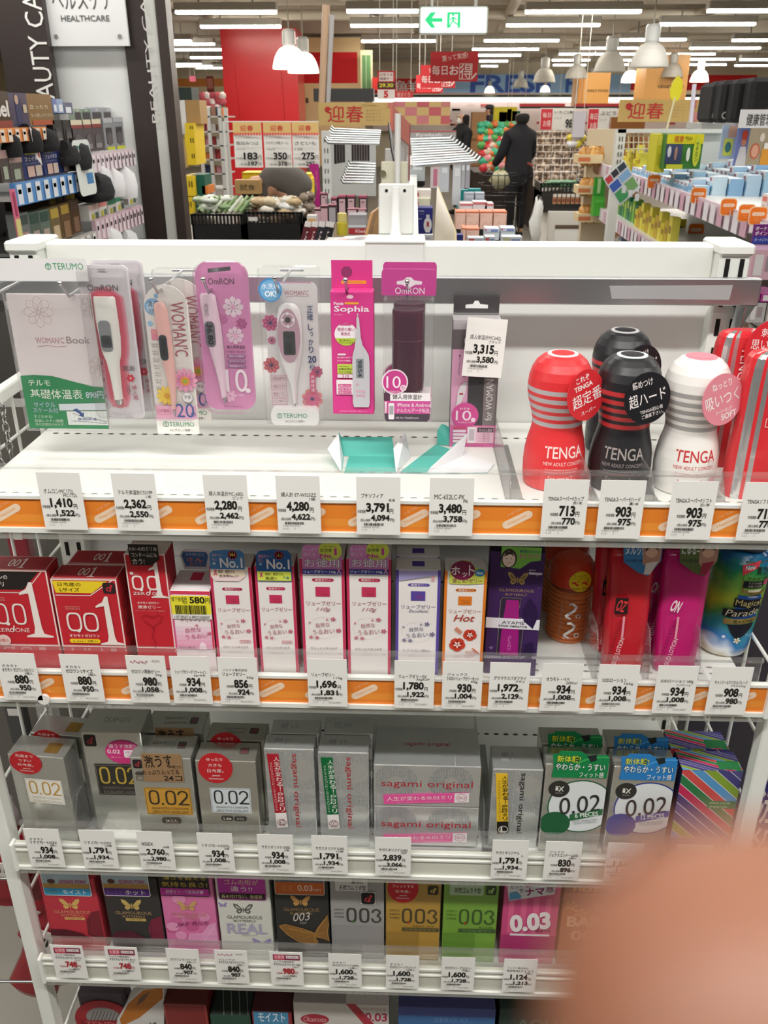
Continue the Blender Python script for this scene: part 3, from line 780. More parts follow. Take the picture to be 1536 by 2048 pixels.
m.r(.77,.66,.865,.805,'d0507c',.04); m.tv(.785,.68,.85,.79,'基礎体温','f6e2ea',.02)
for i,s_ in enumerate(('生理日自動予測','480日分','体温リズム','バックライト')):
    m.frame(.1,.68+.052*i,.37,.725+.052*i,.012,'cf9aae'); m.t(.13,.69+.052*i,.34,.715+.052*i,s_,'b9667f',.01)
P.part(m,'backing_card')
m = P.mb(-.012); m.prism(rrect(.09,.885,.92,1,.08,.05),.013,'f0efee:gloss'); m.lay = 1; m.t(.3,.92,.72,.95,'TERUMO','3f9468',.03); m.ring(.24,.936,.045,.01,'3f9468'); m.t(.22,.927,.26,.945,'T','3f9468',.02); m.t(.33,.965,.68,.98,'人にやさしい医療へ','5b5d5a'); P.part(m,'white_base')
m = P.mb(-.001); st = [(.225,.4,.52),(.235,.34,.58),(.255,.29,.63),(.3,.26,.66),(.4,.25,.67),(.52,.26,.66),(.6,.29,.62),(.66,.35,.58),(.74,.43,.545),(.86,.475,.525)]
stick(P,m,st,'f2f0f0:gloss',.009); th = P.part(m,'thermometer')
m = P.mb(-.0103); m.p([(.46+.19*math.cos(2*PI*i/28),.42+.17*math.sin(2*PI*i/28)) for i in range(28)],'c7a3b2:gloss'); m.r(.365,.39,.565,.54,'44484a:gloss',.03); m.t(.4,.41,.5,.43,'80','23282a',.02); m.bars(.4,.46,.52,.53,'23282a',6,4)
m.ring(.455,.32,.12,.02,'eee2e8'); m.e(.455,.32,.05,'d9d3d6:metal')
for i in range(4): a = PI / 2 * i; m.e(.455+.09*math.cos(a),.32+.04*math.sin(a),.025,'f4eef2')
m.build('button_panel',th,P.loc)
m = P.mb(-.001); stick(P,m,[(.86,.48,.515),(.89,.485,.51)],'b9bdbd:metal',.004); m.build('sensor_tip',th,P.loc)
m = P.mb(-.0135); m.prism(rrect(.0,0,1.0,.99,.06,.025),.0125,'ffffff:film'); P.part(m,'blister')
m = P.mb(-.0142); m.lay = 1; m.e(.2,.135,.19,'4f93cc'); m.e(.2,.138,.165,'78b0dc'); m.t(.06,.095,.35,.13,'水洗い','f4f8fc',.03); m.t(.11,.14,.3,.175,'OK!','f4f8fc',.03); P.part(m,'round_badge')

# --- magenta carton with a hanging tab
P = Pack('thermometer_box','tall magenta carton with hanging tab and picture of a silver thermometer',660,747,583,828,.985,group=None)
m = MB(); dp = .022
m.box(P.x0,P.x1,P.Y,P.Y+dp,P.z0,P.z1,'d6418c',.0006); m.front(P.x0,P.x1,P.Y,P.z0,P.z1)
pk = 'd6418c'; wh = 'f3dde9'
m.e(.46,.04,.08,'ecc9d8',.015); m.t(.08,.08,.31,.105,'Petit',wh,.02); m.r(.33,.082,.66,.098,'eaa83a',.02); m.t(.08,.11,.9,.17,'Sophia',wh,.02)
m.t(.08,.175,.28,.185,'婦人体温計','f0b9d2')
m.e(.35,.335,.27,'f0e9ec'); m.p([(.35+.27*math.cos(math.radians(a)),.335+.27*(P.x1-P.x0)/(P.z1-P.z0)*math.sin(math.radians(a))) for a in range(20,161,10)],'b9cc4c')
m.r(.2,.245,.48,.265,'cc4f86',.02); m.t(.15,.28,.55,.31,'精度の高い','c05486',.01); m.t(.23,.318,.45,.345,'実測式','c05486',.01); m.t(.2,.375,.5,.39,'目覚まし','6f7a2c',.01); m.t(.18,.395,.52,.41,'アラーム付き','6f7a2c',.01)
m.r(.14,.49,.34,.505,'f0d8e4',.02); m.t(.13,.515,.5,.53,'毎日測るだけで','f3d4e4',.01); m.t(.13,.54,.45,.555,'おまかせ機能','f3d4e4',.01)
m.r(.13,.575,.5,.655,'c3d258',.02); m.t(.16,.59,.42,.6,'基礎体温を','5f6a22',.01); m.t(.16,.607,.48,.627,'自動記録&','4e5a22',.02); m.t(.16,.633,.46,.65,'グラフ作成','4e5a22',.02)
m.r(.13,.66,.5,.69,'ecd9e2'); m.t(.24,.663,.4,.687,'210','b04a80',.02)
m.r(.1,.705,.5,.83,'f0e6ea',.02)
for i in range(3): m.r(.14,.74+.03*i,.46,.765+.03*i,'d0568f',.02); m.t(.16,.745+.03*i,.44,.76+.03*i,('妊娠しやすい','日を予測','体温リズム')[i],'f4dce8',.01)
m.t(.16,.965,.85,.978,'測定原理は必ず説明書でご確認ください','e7a8c8')
pts = [(.6,.2),(.63,.19),(.66,.2),(.68,.28),(.7,.36),(.74,.42),(.82,.46),(.88,.5),(.9,.56),(.9,.9),(.87,.935),(.52,.935),(.49,.9),(.49,.56),(.5,.5),(.55,.44),(.58,.36),(.6,.28)]
m.p(pts,'c9c7cd:gloss'); m.line([(.63,.19),(.63,.165)],.03,'b9b7b9'); m.r(.58,.53,.76,.69,'8a8f96',.01); m.t(.62,.54,.72,.68,'9854','3c4046',.02,0,90)
for i in range(7): m.e(.6+.08*(i%3),.74 if i == 6 else .8+.035*(i // 3),.03,'d9a0b6')
P.part(m,'carton')
m = MB(); zt = U(705,520,P.Y+dp)[2]; m.box(P.x0,P.x1-.002,P.Y+dp-.001,P.Y+dp,P.z1,zt,pk); m.front(P.x0,P.x1,P.Y+dp-.001,P.z1,zt); m.e(.36,.42,.13,'8f3a66'); m.r(.22,.72,.82,.84,'eaa83a',.04); m.t(.3,.745,.74,.815,'基本プラスワン','c05a5a',.01); P.part(m,'hanging_tab')

# --- dark purple case in a clear shell (two, one behind the other)
def pack_case(vt,vb,Y,ul,ur,label):
    P = Pack('thermometer_pack',label,ul,ur,vt,vb,Y)
    m = P.mb(); m.prism(rrect(0,0,1,.165,.06,.03,bot=False),.002,'c04a90'); m.lay = 1
    m.p([(.28,.075),(.4,.07),(.46,.05),(.54,.05),(.6,.07),(.74,.075),(.74,.095),(.62,.097),(.5,.12),(.38,.097),(.28,.095)],'e3d5de')
    m.t(.25,.115,.79,.155,'OmRON','f0dfe9',.03); P.part(m,'header_card')
    m = MB(); cx = (P.x0+P.x1) / 2; w = P.x1 - P.x0
    zc0,zc1 = P.z1 + (P.z0-P.z1) * .82,P.z1 + (P.z0-P.z1) * .275
    pr = [(.305*w,zc0),(.31*w,zc0+.002),(.31*w,zc0+(zc1-zc0)*.63),(.305*w,zc0+(zc1-zc0)*.635),(.31*w,zc0+(zc1-zc0)*.64),(.31*w,zc1-.002),(.3*w,zc1)]
    m.lathe(pr,'4a2036:gloss',28,cx,P.Y+.02,keys=['4a2036:gloss']*3+['8a5a76:gloss']+['4a2036:gloss']*3,sy=.8)
    P.part(m,'purple_case')
    m = P.mb(-.014); m.prism([(.04,.19),(.1,.18),(.9,.18),(.97,.19),(.97,.99),(.04,.99)],.03,'ffffff:film'); P.part(m,'clear_shell')
    m = P.mb(-.0145); m.lay = 1; m.p([(.05,.79),(.95,.79),(.93,.96),(.88,.99),(.1,.99),(.07,.96)],'d0569c'); m.r(.05,.79,.94,.845,'f2ecef'); m.p([(.06,.935),(.94,.935),(.93,.97),(.88,.99),(.1,.99),(.07,.97)],'4f4650')
    m.t(.22,.8,.78,.835,'婦人用体温計','2f2a2e',.015); m.r(.05,.79,.17,.845,'5a3a4c'); m.t(.31,.86,.95,.885,'iPhone & Android','f0dbe7',.015); m.t(.3,.895,.92,.925,'かんたんデータ転送','f0dbe7',.02); m.t(.28,.955,.72,.97,'All for Healthcare','d9cdd4')
    m.r(.14,.86,.25,.975,'eae6e9',.02); m.r(.155,.88,.235,.94,'a9a3ac'); m.p([(.07,.85),(.11,.85),(.1,.93),(.08,.93)],'ece2e6')
    m.e(.26,.715,.25,'f0e3ea'); m.e(.26,.715,.225,'c9468f'); m.t(.1,.675,.37,.755,'10','f4e7ef',.0); m.e(.42,.755,.06,'f0e3ea'); m.t(.38,.74,.46,.77,'秒','c9468f',.02); m.t(.14,.775,.36,.788,'予測検温 平均','f0d6e4')
    P.part(m,'printed_wrap')
pack_case(524,826,1.03,766,874,'clear shell with dark purple case, the rear one of the two')
pack_case(538,838,.985,763,873,'clear shell with dark purple case and pink header, the front one of the two')

# --- black and pink window carton standing on the shelf
pB = G(950,893,SH[0]); YB = pB[1]
P = Pack('thermometer_box','grey and pink window carton standing on top shelf with price tag stuck on',907,1008,640,893,YB,group=None)
P.z0 = SH[0]; P.x1 = P.x0 + .0585
m = MB(); m.box(P.x0,P.x1,P.Y,P.Y+.03,P.z0,P.z1,'6f6669',.0006,keys=dict(top='c9c5c7:gloss',right='8f868a')); m.front(P.x0,P.x1,P.Y,P.z0,P.z1)
m.r(0,.0,1,.07,'b9b3b6:gloss'); m.r(.2,.11,.9,.2,'5d5457'); m.t(.24,.12,.6,.19,'om','cfc9cc',.03); m.r(0,.22,.36,.85,'dba3c0'); m.tv(.24,.27,.33,.44,'婦人体温計','3f383b',.02); m.tv(.14,.26,.18,.42,'・バックライト付','5a4f54')
m.p([(.14,.55),(.2,.5),(.3,.47),(.34,.48),(.3,.56),(.2,.66),(.1,.71),(.13,.62)],'d6d0d4:gloss'); m.r(.18,.56,.26,.575,'b04a60')
m.r(.36,.44,.68,.85,'3b3a3c:gloss'); m.r(.7,.4,.96,.83,'77706f:gloss'); m.t(.75,.45,.9,.78,'for WOMAN','cfcacb',-.01,0,-90)
m.r(0,.82,1,1,'d876a8'); m.e(.32,.74,.29,'cf5494'); m.t(.2,.675,.42,.695,'わずか','f0d6e4',.01); m.t(.12,.7,.45,.78,'10','f2dfe9',.0); m.e(.5,.775,.05,'f0d6e4'); m.t(.16,.79,.48,.803,'予測検温 平均','f0d6e4')
for i in range(5): m.r(.07,.83+.028*i,.35,.85+.028*i,'f0dde7' if i else 'cf5478',.02)
m.r(.38,.83,.96,.965,'ecc3d6'); m.r(.4,.835,.56,.965,'eee9ec',.02); m.r(.42,.85,.54,.945,'c9bcc6'); m.r(.6,.835,.95,.875,'5a4650'); m.t(.64,.845,.92,.87,'かんたん転送','e9d5df',.01)
for i in range(4): m.t(.6,.885+.019*i,.9,.896+.019*i,'・グラフ機能 目覚し','8a4a68')
m.t(.3,.975,.75,.988,'All for Healthcare','b04a7c')
P.part(m,'carton')
m = MB(); yb = P.Y + .029; zt = U(955,590,yb)[2]; m.front(P.x0+.001,P.x1-.001,yb,P.z1,zt,0); m.prism(rrect(0,0,1,1,.02,.03),.0008,'5c585a:smoke'); m.lay = 2
m.r(0,.1,1,.88,'4d494b:gloss'); m.p([(.26,.48),(.42,.44),(.46,.28),(.54,.28),(.58,.44),(.75,.48),(.75,.66),(.26,.66)],'eef0ee'); P.part(m,'hanging_tab')
TT = price_tag(927,0,'','婦人体温計MC642L','ブラック','3,315','3,580',v=647,label='white price tag of 3,315 yen stuck on the grey and pink carton')
p = U(927,650,YB-.012)
TT.location = (p[0]+.0245,YB-.012,U(965,754,YB-.012)[2]); TT.scale = (1.09,) * 3; TT.rotation_euler = (math.radians(-4),math.radians(4.5),math.radians(6))

# --- torn teal carton lying open on the shelf
def sheet(m,pts,th,ka,kb):
    """a card panel through world points; ka faces the viewer side, kb the other"""
    P_ = [np.array(p,float) for p in pts]; n = np.cross(P_[1]-P_[0],P_[2]-P_[0]); n /= np.linalg.norm(n)
    Q_ = [p-n*th for p in P_]
    k = len(P_)
    m.add(P_,[tuple(range(k))],ka); m.add(Q_,[tuple(range(k))[::-1]],kb); m.add(P_+Q_,[(i,k+i,k+(i+1)%k,(i+1)%k) for i in range(k)],kb)
tc = thing('torn_carton',tuple(G(830,925,SH[0])),'torn open small carton with teal inside lying on the top shelf','carton')
tl = tuple(G(830,925,SH[0])); zs = SH[0] + .0012
TE,WH = '5fc0b2','eceef0'
def g(u,v,h=0): return tuple(G(u,v,zs+h))
m = MB(); sheet(m,[g(688,946),g(792,946),g(798,905),g(700,905)],.0006,TE,WH); m.build('floor_panel',tc,tl)
a,b = G(688,912,zs),G(790,912,zs)
hb_ = .021
m = MB(); sheet(m,[(a[0],a[1],zs),(b[0],b[1],zs),(b[0]-.004,b[1]+.012,zs+hb_),(a[0]-.004,a[1]+.012,zs+hb_)],.0006,TE,WH); m.build('back_panel',tc,tl)
m = MB(); sheet(m,[g(684,945),(a[0],a[1],zs),(a[0]-.004,a[1]+.012,zs+hb_),(a[0]-.006,a[1]+.006,zs+.029),(a[0]-.018,a[1]-.02,zs+.017)],.0006,TE,WH); m.build('left_flap',tc,tl)
m = MB(); q0,q1 = G(792,946,zs),G(800,915,zs)
sheet(m,[tuple(q0),tuple(G(820,915,zs)),(q1[0]+.006,q1[1]+.01,zs+.03),(q0[0]-.004,q0[1]+.03,zs+.02)][::-1],.0006,WH,WH); m.build('right_flap',tc,tl)
m = MB(); sheet(m,[g(797,946),g(853,947),g(920,905),g(872,888)],.0006,TE,WH); m.build('side_panel',tc,tl)
f0,f1 = G(874,889,zs),G(918,893,zs)
m = MB(); sheet(m,[tuple(f0),tuple(f1),(f1[0],f1[1]+.006,zs+.018),(f0[0]+.006,f0[1]+.008,zs+.026),(f0[0],f0[1]+.004,zs+.018)],.0006,TE,WH); m.build('end_flap',tc,tl)
m = MB(); sheet(m,[g(853,946),g(925,912),(G(925,905,zs)[0]+.006,G(925,905,zs)[1]+.006,zs+.024),g(862,934,.004)],.0006,WH,TE); m.build('torn_panel',tc,tl)
m = MB(); sheet(m,[g(853,947),g(975,945),g(988,928),g(925,905)],.0006,WH,TE); m.build('long_panel',tc,tl)

# ================================================================== cups on the top shelf
CUP = [(31,0),(33.5,1.5),(35,12),(35.3,28),(34.4,42),(32.3,54),(29.6,64),(28.2,71),(28.2,77),(29.3,84),(31.8,93),(34.4,102),(35.8,111),(36,119),(35,128),(32.3,137),(28,144.5),(22,150),(17,152.2),(16,152.4),(10,153),(.01,153.2)]
def cup_r(z):
    zz = z * 1000
    for (r0,z0),(r1,z1) in zip(CUP,CUP[1:]):
        if z0 <= zz <= z1: return (r0+(r1-r0)*(zz-z0)/(z1-z0+1e-9)) / 1000
    return CUP[0][0] / 1000
def cup(u,vb,body,stripe,ink,stick_col,lines,label,turn=0,dome='e8dfe2'):
    q = G(u,vb,SH[0]); R0 = .034
    loc = (q[0],q[1]+R0,SH[0])
    t = thing('cup',loc,label,'cup','hourglass cups on the top shelf',math.radians(turn))
    zz = sorted(set([z for _,z in CUP]+[75+9.6*i+d for i in range(5) for d in (0,5.2)]+list(range(0,153,4))))
    prof = [(cup_r(z/1000),z/1000) for z in zz]
    keys = [(stripe if any(75+9.6*i <= (a[1]+b[1])*500 <= 80.2+9.6*i for i in range(5)) else body) for a,b in zip(prof,prof[1:])]
    m = MB(); m.lathe(prof,body,40,keys=keys)
    m.build('body',t)
    m = MB(); m.lathe([(.017,.1521),(.0165,.1529),(.0001,.1537)],dome,28,caps=False); m.lathe([(.0125,.15335),(.0001,.1541)],stick_col,24,caps=False); m.build('top_seal',t)
    m = MB(); m.cyl(0,0,cup_r,-46,46,.008,.06)
    m.t(.06,.1,.92,.36,'TENGA',ink,.01); m.t(.06,.44,.9,.52,'NEW ADULT CONCEPT',ink,.0); m.t(.1,.6,.8,.63,'THE WONDERFUL BY RIGHT, BE FREE,',ink); m.t(.1,.66,.75,.69,'TO CHANGE YOUR SEXUAL LIFE!',ink); m.frame(.18,.76,.66,.9,.01,ink); m.t(.22,.79,.62,.87,'SUPER',ink)
    m.e(.9,.84,.12,stick_col)
    m.build('front_print',t)
    # round sticker standing off the dome
    a = math.radians(24); el = math.radians(7)
    n = np.array([math.sin(a)*math.cos(el),-math.cos(a)*math.cos(el),math.sin(el)]); X = np.array([math.cos(a),math.sin(a),0.]); Yd = -np.cross(n,X) * -1
    Yd = np.cross(X,n); Yd = Yd if Yd[2] < 0 else -Yd
    r_ = math.radians(-12); Xr = X * math.cos(r_) + Yd * math.sin(r_); Yr = -X * math.sin(r_) + Yd * math.cos(r_)
    c = n * .0395 + np.array([0,0,.11]); D = .056
    m = MB().face(c-Xr*D/2-Yr*D/2,Xr*D,Yr*D,1)
    m.prism([(.5+.5*math.cos(2*PI*i/36),.5+.5*math.sin(2*PI*i/36)) for i in range(36)],.0008,stick_col+':satin')
    for (x0,y0,x1,y1,s_) in lines: m.t(x0,y0,x1,y1,s_,'f0e8e6',.025)
    m.build('round_sticker',t)
    return t
BK = '232326:satin'; RD = 'e0353a:satin'
cup(1234,915,BK,'c8363a:satin','8f8b88','1c1c20',[(.3,.12,.7,.26,'締めつけ'),(.2,.34,.9,.6,'超ハード')],'black hourglass cup with red rings, half hidden behind the front black cup',3,'c9c7c9')
cup(1112,986,RD,'b9b4b6:satin','f2d9d6','d52c34',[(.3,.1,.66,.22,'これぞ'),(.22,.26,.72,.36,'TENGA'),(.12,.42,.92,.68,'超定番'),(.3,.78,.7,.86,'スーパー')],'red hourglass cup with silver rings standing on the top shelf',12,'f0dcdc')
cup(1246,990,BK,'c8363a:satin','a39a96','1c1c20',[(.22,.12,.66,.27,'締めつけ'),(.1,.36,.9,.62,'超ハード'),(.3,.7,.8,.78,'TENGA初心者'),(.32,.8,.8,.88,'ご遠慮下さい。')],'black hourglass cup with red rings at the front of the top shelf',-6,'d2dade')
cup(1380,995,'ece9e4:satin','a8a6a3:satin','c43a3c','e08a98',[(.28,.14,.76,.28,'ねっとり'),(.08,.36,.9,.62,'吸いつく'),(.3,.68,.7,.76,'スーパーロング'),(.42,.78,.8,.9,'SOFT')],'white hourglass cup with grey rings and pink sticker',2,'e58a98')

# --- red and silver striped soft packs at the right end
def soft_pack(u,vb,w,h,dpt,label,tilt=0,tagc=None):
    q = G(u,vb,SH[0]); loc = (q[0],q[1]+dpt/2,SH[0])
    t = thing('striped_pack',loc,label,'pack','striped soft packs at the right end',0)
    n = 44; rings = []
    for z,s_ in ((0,.96),(.01,1),(.3,1.0),(.6,.98),(.8,.97),(.9,.93),(.96,.86),(.985,.75),(1.0,.5)):
        R = []
        for j in range(n):
            a = 2 * PI * j / n; ca,sa = math.cos(a),math.sin(a)
            R.append((w/2*s_*abs(ca) ** .6*(1 if ca >= 0 else-1),dpt/2*s_*abs(sa) ** .7*(1 if sa >= 0 else-1),z*h))
        rings.append(R)
    m = MB()
    for i in range(len(rings)-1):
        for j in range(n):
            x = (rings[2][j][0]+rings[2][(j+1)%n][0]) / 2 / w + .5
            k = 'd9dadb:silver' if int(x*11.0) % 2 else 'd8333a:gloss'
            m.add([rings[i][j],rings[i][(j+1)%n],rings[i+1][(j+1)%n],rings[i+1][j]],[(0,1,2,3)],k,True)
    m.add(rings[-1],[tuple(range(n))],'d8333a:gloss'); m.add(rings[0],[tuple(range(n))[::-1]],'d8333a:gloss')
    m.build('pouch',t)
    m = MB().front(-w/2,w/2,-dpt/2-.001,0,h,2); m.t(.42,.1,.56,.4,'TENGA','f0dede',0,0,90); m.t(.6,.14,.64,.36,'NEW ADULT CONCEPT','f0dede',0,0,90); m.frame(.4,.42,.62,.48,.01,'f0d4d4'); m.t(.45,.435,.57,.465,'SOFT','f0d4d4'); m.build('front_print',t)
    if tagc:
        m = MB().front(-w*.05,w*.95,-dpt/2-.004,h*.66,h*1.1,0); m.prism([(.5+.5*math.cos(2*PI*i/32),.5+.5*math.sin(2*PI*i/32)) for i in range(32)],.0008,'d9303a:gloss'); m.lay = 1
        m.t(.25,.14,.6,.28,'刺激','f6e2e0',.03); m.t(.1,.32,.9,.47,'思いのまま','f6e2e0',.03); m.t(.12,.55,.9,.72,'ソフトロング','f6e2e0',.03); m.build('round_sticker',t)
    return t
soft_pack(1450,935,.062,.165,.034,'red and white striped soft pack behind, with red round sticker',0,True)
soft_pack(1560,935,.062,.165,.034,'red and white striped soft pack at rear, cut by right edge')
soft_pack(1512,1000,.066,.165,.038,'red and silver striped soft pack in front at right end of top shelf')
# ================================================================== second to bottom shelf: boxes
class Box:
    """a carton whose front face is measured on the photo; art goes on the front with (0,0) top left"""
    def __init__(s,name,label,ul,ur,vt,k,Y,depth,body,keys=None,cat='box',group=None,vb=None,b=.0006,dx=0,dy=0,z=None):
        a,c = U(ul,vt,Y),U(ur,vt,Y)
        s.x0,s.x1,s.z1 = a[0] + dx,c[0] + dx,(a[2]+c[2]) / 2
        s.Y,s.d = Y + dy,depth
        s.z0 = SH[k] if z is None else z
        # print is laid out on the part of the face that rises above the clear guard
        s.zv = s.z0 if z is not None else s.z1 - .075 if k == 4 else GT[k] - (Y-.826) * {1:.73,2:1.09,3:1.33}[k]
        s.loc = ((s.x0+s.x1)/2,s.Y+depth/2,s.z0)
        s.t = thing(name,s.loc,label,cat,group)
        s.m = MB(); s.m.box(s.x0,s.x1,s.Y,s.Y+depth,s.z0,s.z1,body,b,keys)
    def front(s): s.m.front(s.x0,s.x1,s.Y,s.zv,s.z1); return s.m
    def top(s): s.m.face((s.x0,s.Y+s.d,s.z1),(s.x1-s.x0,0,0),(0,-s.d,0)); return s.m
    def right(s): s.m.face((s.x1,s.Y,s.z1),(0,s.d,0),(0,0,s.z0-s.z1)); return s.m
    def done(s,name='carton'): s.o = s.m.build(name,s.t,s.loc); return s
    def part(s,m,name): return m.build(name,s.t,s.loc)
    def pop(s,y=0.0,x0=0,x1=1,v0=0,v1=1):
        """a frame in front of the box face covering fractions of it (may reach above the top)"""
        w,h = s.x1 - s.x0,s.z1 - s.zv
        return MB().front(s.x0+w*x0,s.x0+w*x1,s.Y-.0012-y,s.z1-h*v1,s.z1-h*v0,0)
def behind(B,dy,label,dz=0,dx=0):
    c = copy_tree(B.t,(B.loc[0]+dx,B.loc[1]+dy,B.loc[2]+dz),label); return c
def serif_one(m,x0,y0,x1,y1,key):
    w,h = x1 - x0,y1 - y0
    m.p([(x0+w*a,y0+h*b) for a,b in ((.02,.2),(.1,.17),(.3,.12),(.44,.0),(.56,.0),(.62,.82),(.68,.93),(1,.97),(1,1),(.0,1),(.0,.97),(.3,.93),(.36,.82),(.36,.2),(.3,.2),(.02,.23))],key)
def zero(m,cx,cy,rx,ry,w,key):
    """upright stadium-shaped ring digit"""
    k = np.linalg.norm(m.X) / np.linalg.norm(m.Y)
    m.lay += 1; A = []; B = []
    for i in range(33):
        a = 2 * PI * i / 32; ca,sa = math.cos(a),math.sin(a)
        f = lambda q: math.copysign(abs(q) ** .62,q)
        A.append((cx+rx*f(ca),cy+ry*f(sa))); B.append((cx+(rx-w)*f(ca),cy+(ry-w*k)*f(sa)))
    m.add([m.at(*q) for q in A+B],[(33+i,34+i,i+1,i) for i in range(32)],key)
def logo_d(m,x0,y0,x1,y1,bg_,fg):
    m.r(x0,y0,x1,y1,bg_,(x1-x0)*.18); w,h = x1 - x0,y1 - y0
    m.ring(x0+w*.45,y0+h*.6,w*.2,w*.09,fg); m.line([(x0+w*.56,y0+h*.8),(x0+w*.7,y0+h*.2)],w*.13,fg); m.line([(x0+w*.7,y0+h*.2),(x0+w*.8,y0+h*.35)],w*.1,fg)
Y2 = .852
RED,CRE = 'c22a35','efe6e0'

# --- red boxes
def red_box(ul,ur,vt,label,first):
    B = Box('small_box',label,ul,ur,vt,1,Y2,.034,RED,dict(top='a83038'),b=.0012,group=None)
    m = B.front(); m.frame(0,0,1,1,.022,'f0dcd6')
    if first:
        m.p([(.02,.02),(.88,.02),(.6,.25),(.02,.25)],'2a2523'); m.line([(.02,.29),(.62,.29),(.92,.02)],.012,CRE)
        m.t(.05,.06,.4,.12,'ニッポンの',CRE,.01); m.t(.05,.15,.33,.21,'0.01ミリ',CRE,.01); m.r(.02,.255,.58,.28,'c8303c')
        y = .32; serif_one(m,.52,.15,.93,.88,CRE)
        zero(m,.2,.57,.1,.14,.028,CRE); zero(m,.47,.57,.1,.14,.028,CRE); m.e(.27,.7,.03,CRE)
        m.t(.06,.76,.28,.81,'ZER',CRE,.0); m.t(.36,.755,.58,.81,'ONE',CRE,.0); m.ring(.31,.785,.035,.015,CRE); m.line([(.335,.8),(.355,.72)],.02,CRE)
        m.t(.08,.345,.3,.365,'OKAMOTO','d9a9a4'); m.t(.08,.375,.3,.395,'CONDOMS','d9a9a4'); m.e(.16,.92,.1,'e7cfc8'); m.t(.09,.9,.24,.945,'3個入',RED,.02)
    else:
        m.p([(.022,.03),(.86,.03),(.6,.2),(.05,.2)],'f0d230'); m.line([(.04,.235),(.57,.235),(.94,.01)],.014,CRE); m.t(.1,.05,.45,.105,'日本産の','3a2e20',.01); m.t(.12,.125,.42,.18,'Lサイズ','3a2e20',.01); m.t(.12,.205,.42,.22,'MADE IN JAPAN','a83038')
        logo_d(m,.78,.045,.97,.2,'332324','c8323c')
        m.t(.15,.39,.38,.41,'OKAMOTO','d9a9a4'); m.t(.16,.42,.38,.44,'CONDOMS','d9a9a4')
        serif_one(m,.62,.24,1.0,.96,CRE)
        zero(m,.26,.62,.115,.14,.03,CRE); zero(m,.52,.62,.115,.14,.03,CRE); m.e(.31,.75,.03,CRE)
        m.t(.15,.8,.62,.845,'オカモトゼロワン',CRE,.015); m.r(.14,.87,.62,.935,'f0d230',.035); m.t(.2,.885,.58,.92,'L size / 3個入','5a4020',.01)
    m = B.top(); m.frame(.01,.02,.99,.98,.014,'d9a9a4'); m.t(.36,.25,.52,.75,'00',CRE,.0); serif_one(m,.53,.15,.64,.85,CRE)
    m = B.right(); m.t(.2,.2,.8,.8,'0.01','a02430',0,0,90)
    B.done(); m = B.pop(); return B
red_box(-42,92,1140,'red box with black corner banner and large white numerals at far left of second shelf',True)
Bl = red_box(100,232,1158,'red box with yellow corner banner, second on the second shelf',False)
behind(Bl,.037,'red box right behind the yellow-bannered one, only its top showing',dx=.006)

B = Box('tall_box','tall slim red box with black flap sticker on the second shelf',247,329,1108,1,Y2,.036,RED,dict(top='d9cfca',right='a82430'),b=.001)
m = B.front(); m.frame(0,0,1,1,.03,'f0dcd6'); m.t(.1,.2,.3,.215,'OKAMOTO','d9a9a4')
m.r(.09,.185,.17,.21,CRE); zero(m,.25,.295,.14,.075,.045,CRE); zero(m,.62,.295,.0+.14,.075,.045,CRE); m.e(.32,.365,.045,CRE); serif_one(m,.55,.08,.98,.45,CRE)
m.r(.0,.0,.0,.0,RED); m.t(.1,.39,.4,.42,'ZER',CRE,0); m.t(.58,.39,.8,.42,'ONE',CRE,0); m.ring(.48,.405,.05,.02,CRE); m.line([(.52,.41),(.54,.365)],.03,CRE)
m.t(.18,.49,.72,.515,'オカモトゼロワン',CRE,.015); m.t(.18,.53,.75,.565,'潤滑ゼリー',CRE,.02); m.t(.1,.58,.85,.593,'コラーゲン、ヒアルロン酸配合','d9a9a4')
for sg in (1,-1): m.line([(.5,.8),(.5+sg*.03,.75),(.5+sg*.2,.7),(.5+sg*.26,.65),(.5+sg*.16,.625),(.5,.66)],.02,'a51f2a')
m.line([(.5,.8),(.44,.86),(.5,.92),(.49,1)],.02,'a51f2a')
B.done(); m = B.pop(0,.14,.86,-.1,.11); m.prism([(0,0),(1,0),(1,.72),(.72,1),(.05,1),(0,.5)],.0006,'2a2523'); m.lay = 1; m.t(.04,.1,.96,.3,'0.01~0.02ミリ台','d9d2c6',.01); m.t(.08,.4,.94,.6,'コンドームにも','d9d2c6',.01); m.t(.08,.66,.5,.95,'合う!','d9d2c6',.01); B.part(m,'flap_sticker')

# --- small pink box with a discount sticker and blue topper
B = Box('small_box','white and pink box with yellow discount sticker on the second shelf',338,419,1182,1,Y2,.05,'efe4e6',dict(left='d9608c',right='c83a62',top='e9e3e3'),b=.0008)
m = B.front(); m.r(0,0,1,.06,'d8405e'); m.r(0,0,.05,1,'d8608c'); m.r(.95,0,1,1,'d8405e'); m.t(.3,.4,.95,.44,'リューブゼリー','b9707c'); m.t(.2,.475,.95,.525,'デリケートイン','8a5a6c',.01)
for i in range(5): m.p([(.05,.6+.08*i),(.95,.6+.08*i),(.95,1),(.05,1)],('ecd3dd','eac6d6','e8b9ce','e6adc6','e4a3bf')[i])
m.t(.3,.62,.7,.7,'自然な','c4708c',.01,0,-6); m.t(.28,.73,.85,.81,'うるおい','c4708c',.01,0,-6); m.flower(.9,.72,.06,'c4607c',5); m.flower(.6,.58,.04,'c4607c',5); m.t(.1,.95,.5,.985,'きれいに使える','5a4048',.01); m.p([(.6,1),(.63,.9),(.7,.86),(.78,.9),(.8,1)],'f2dce6')
m = B.top(); m.r(.38,.12,.68,.5,'d8405e')
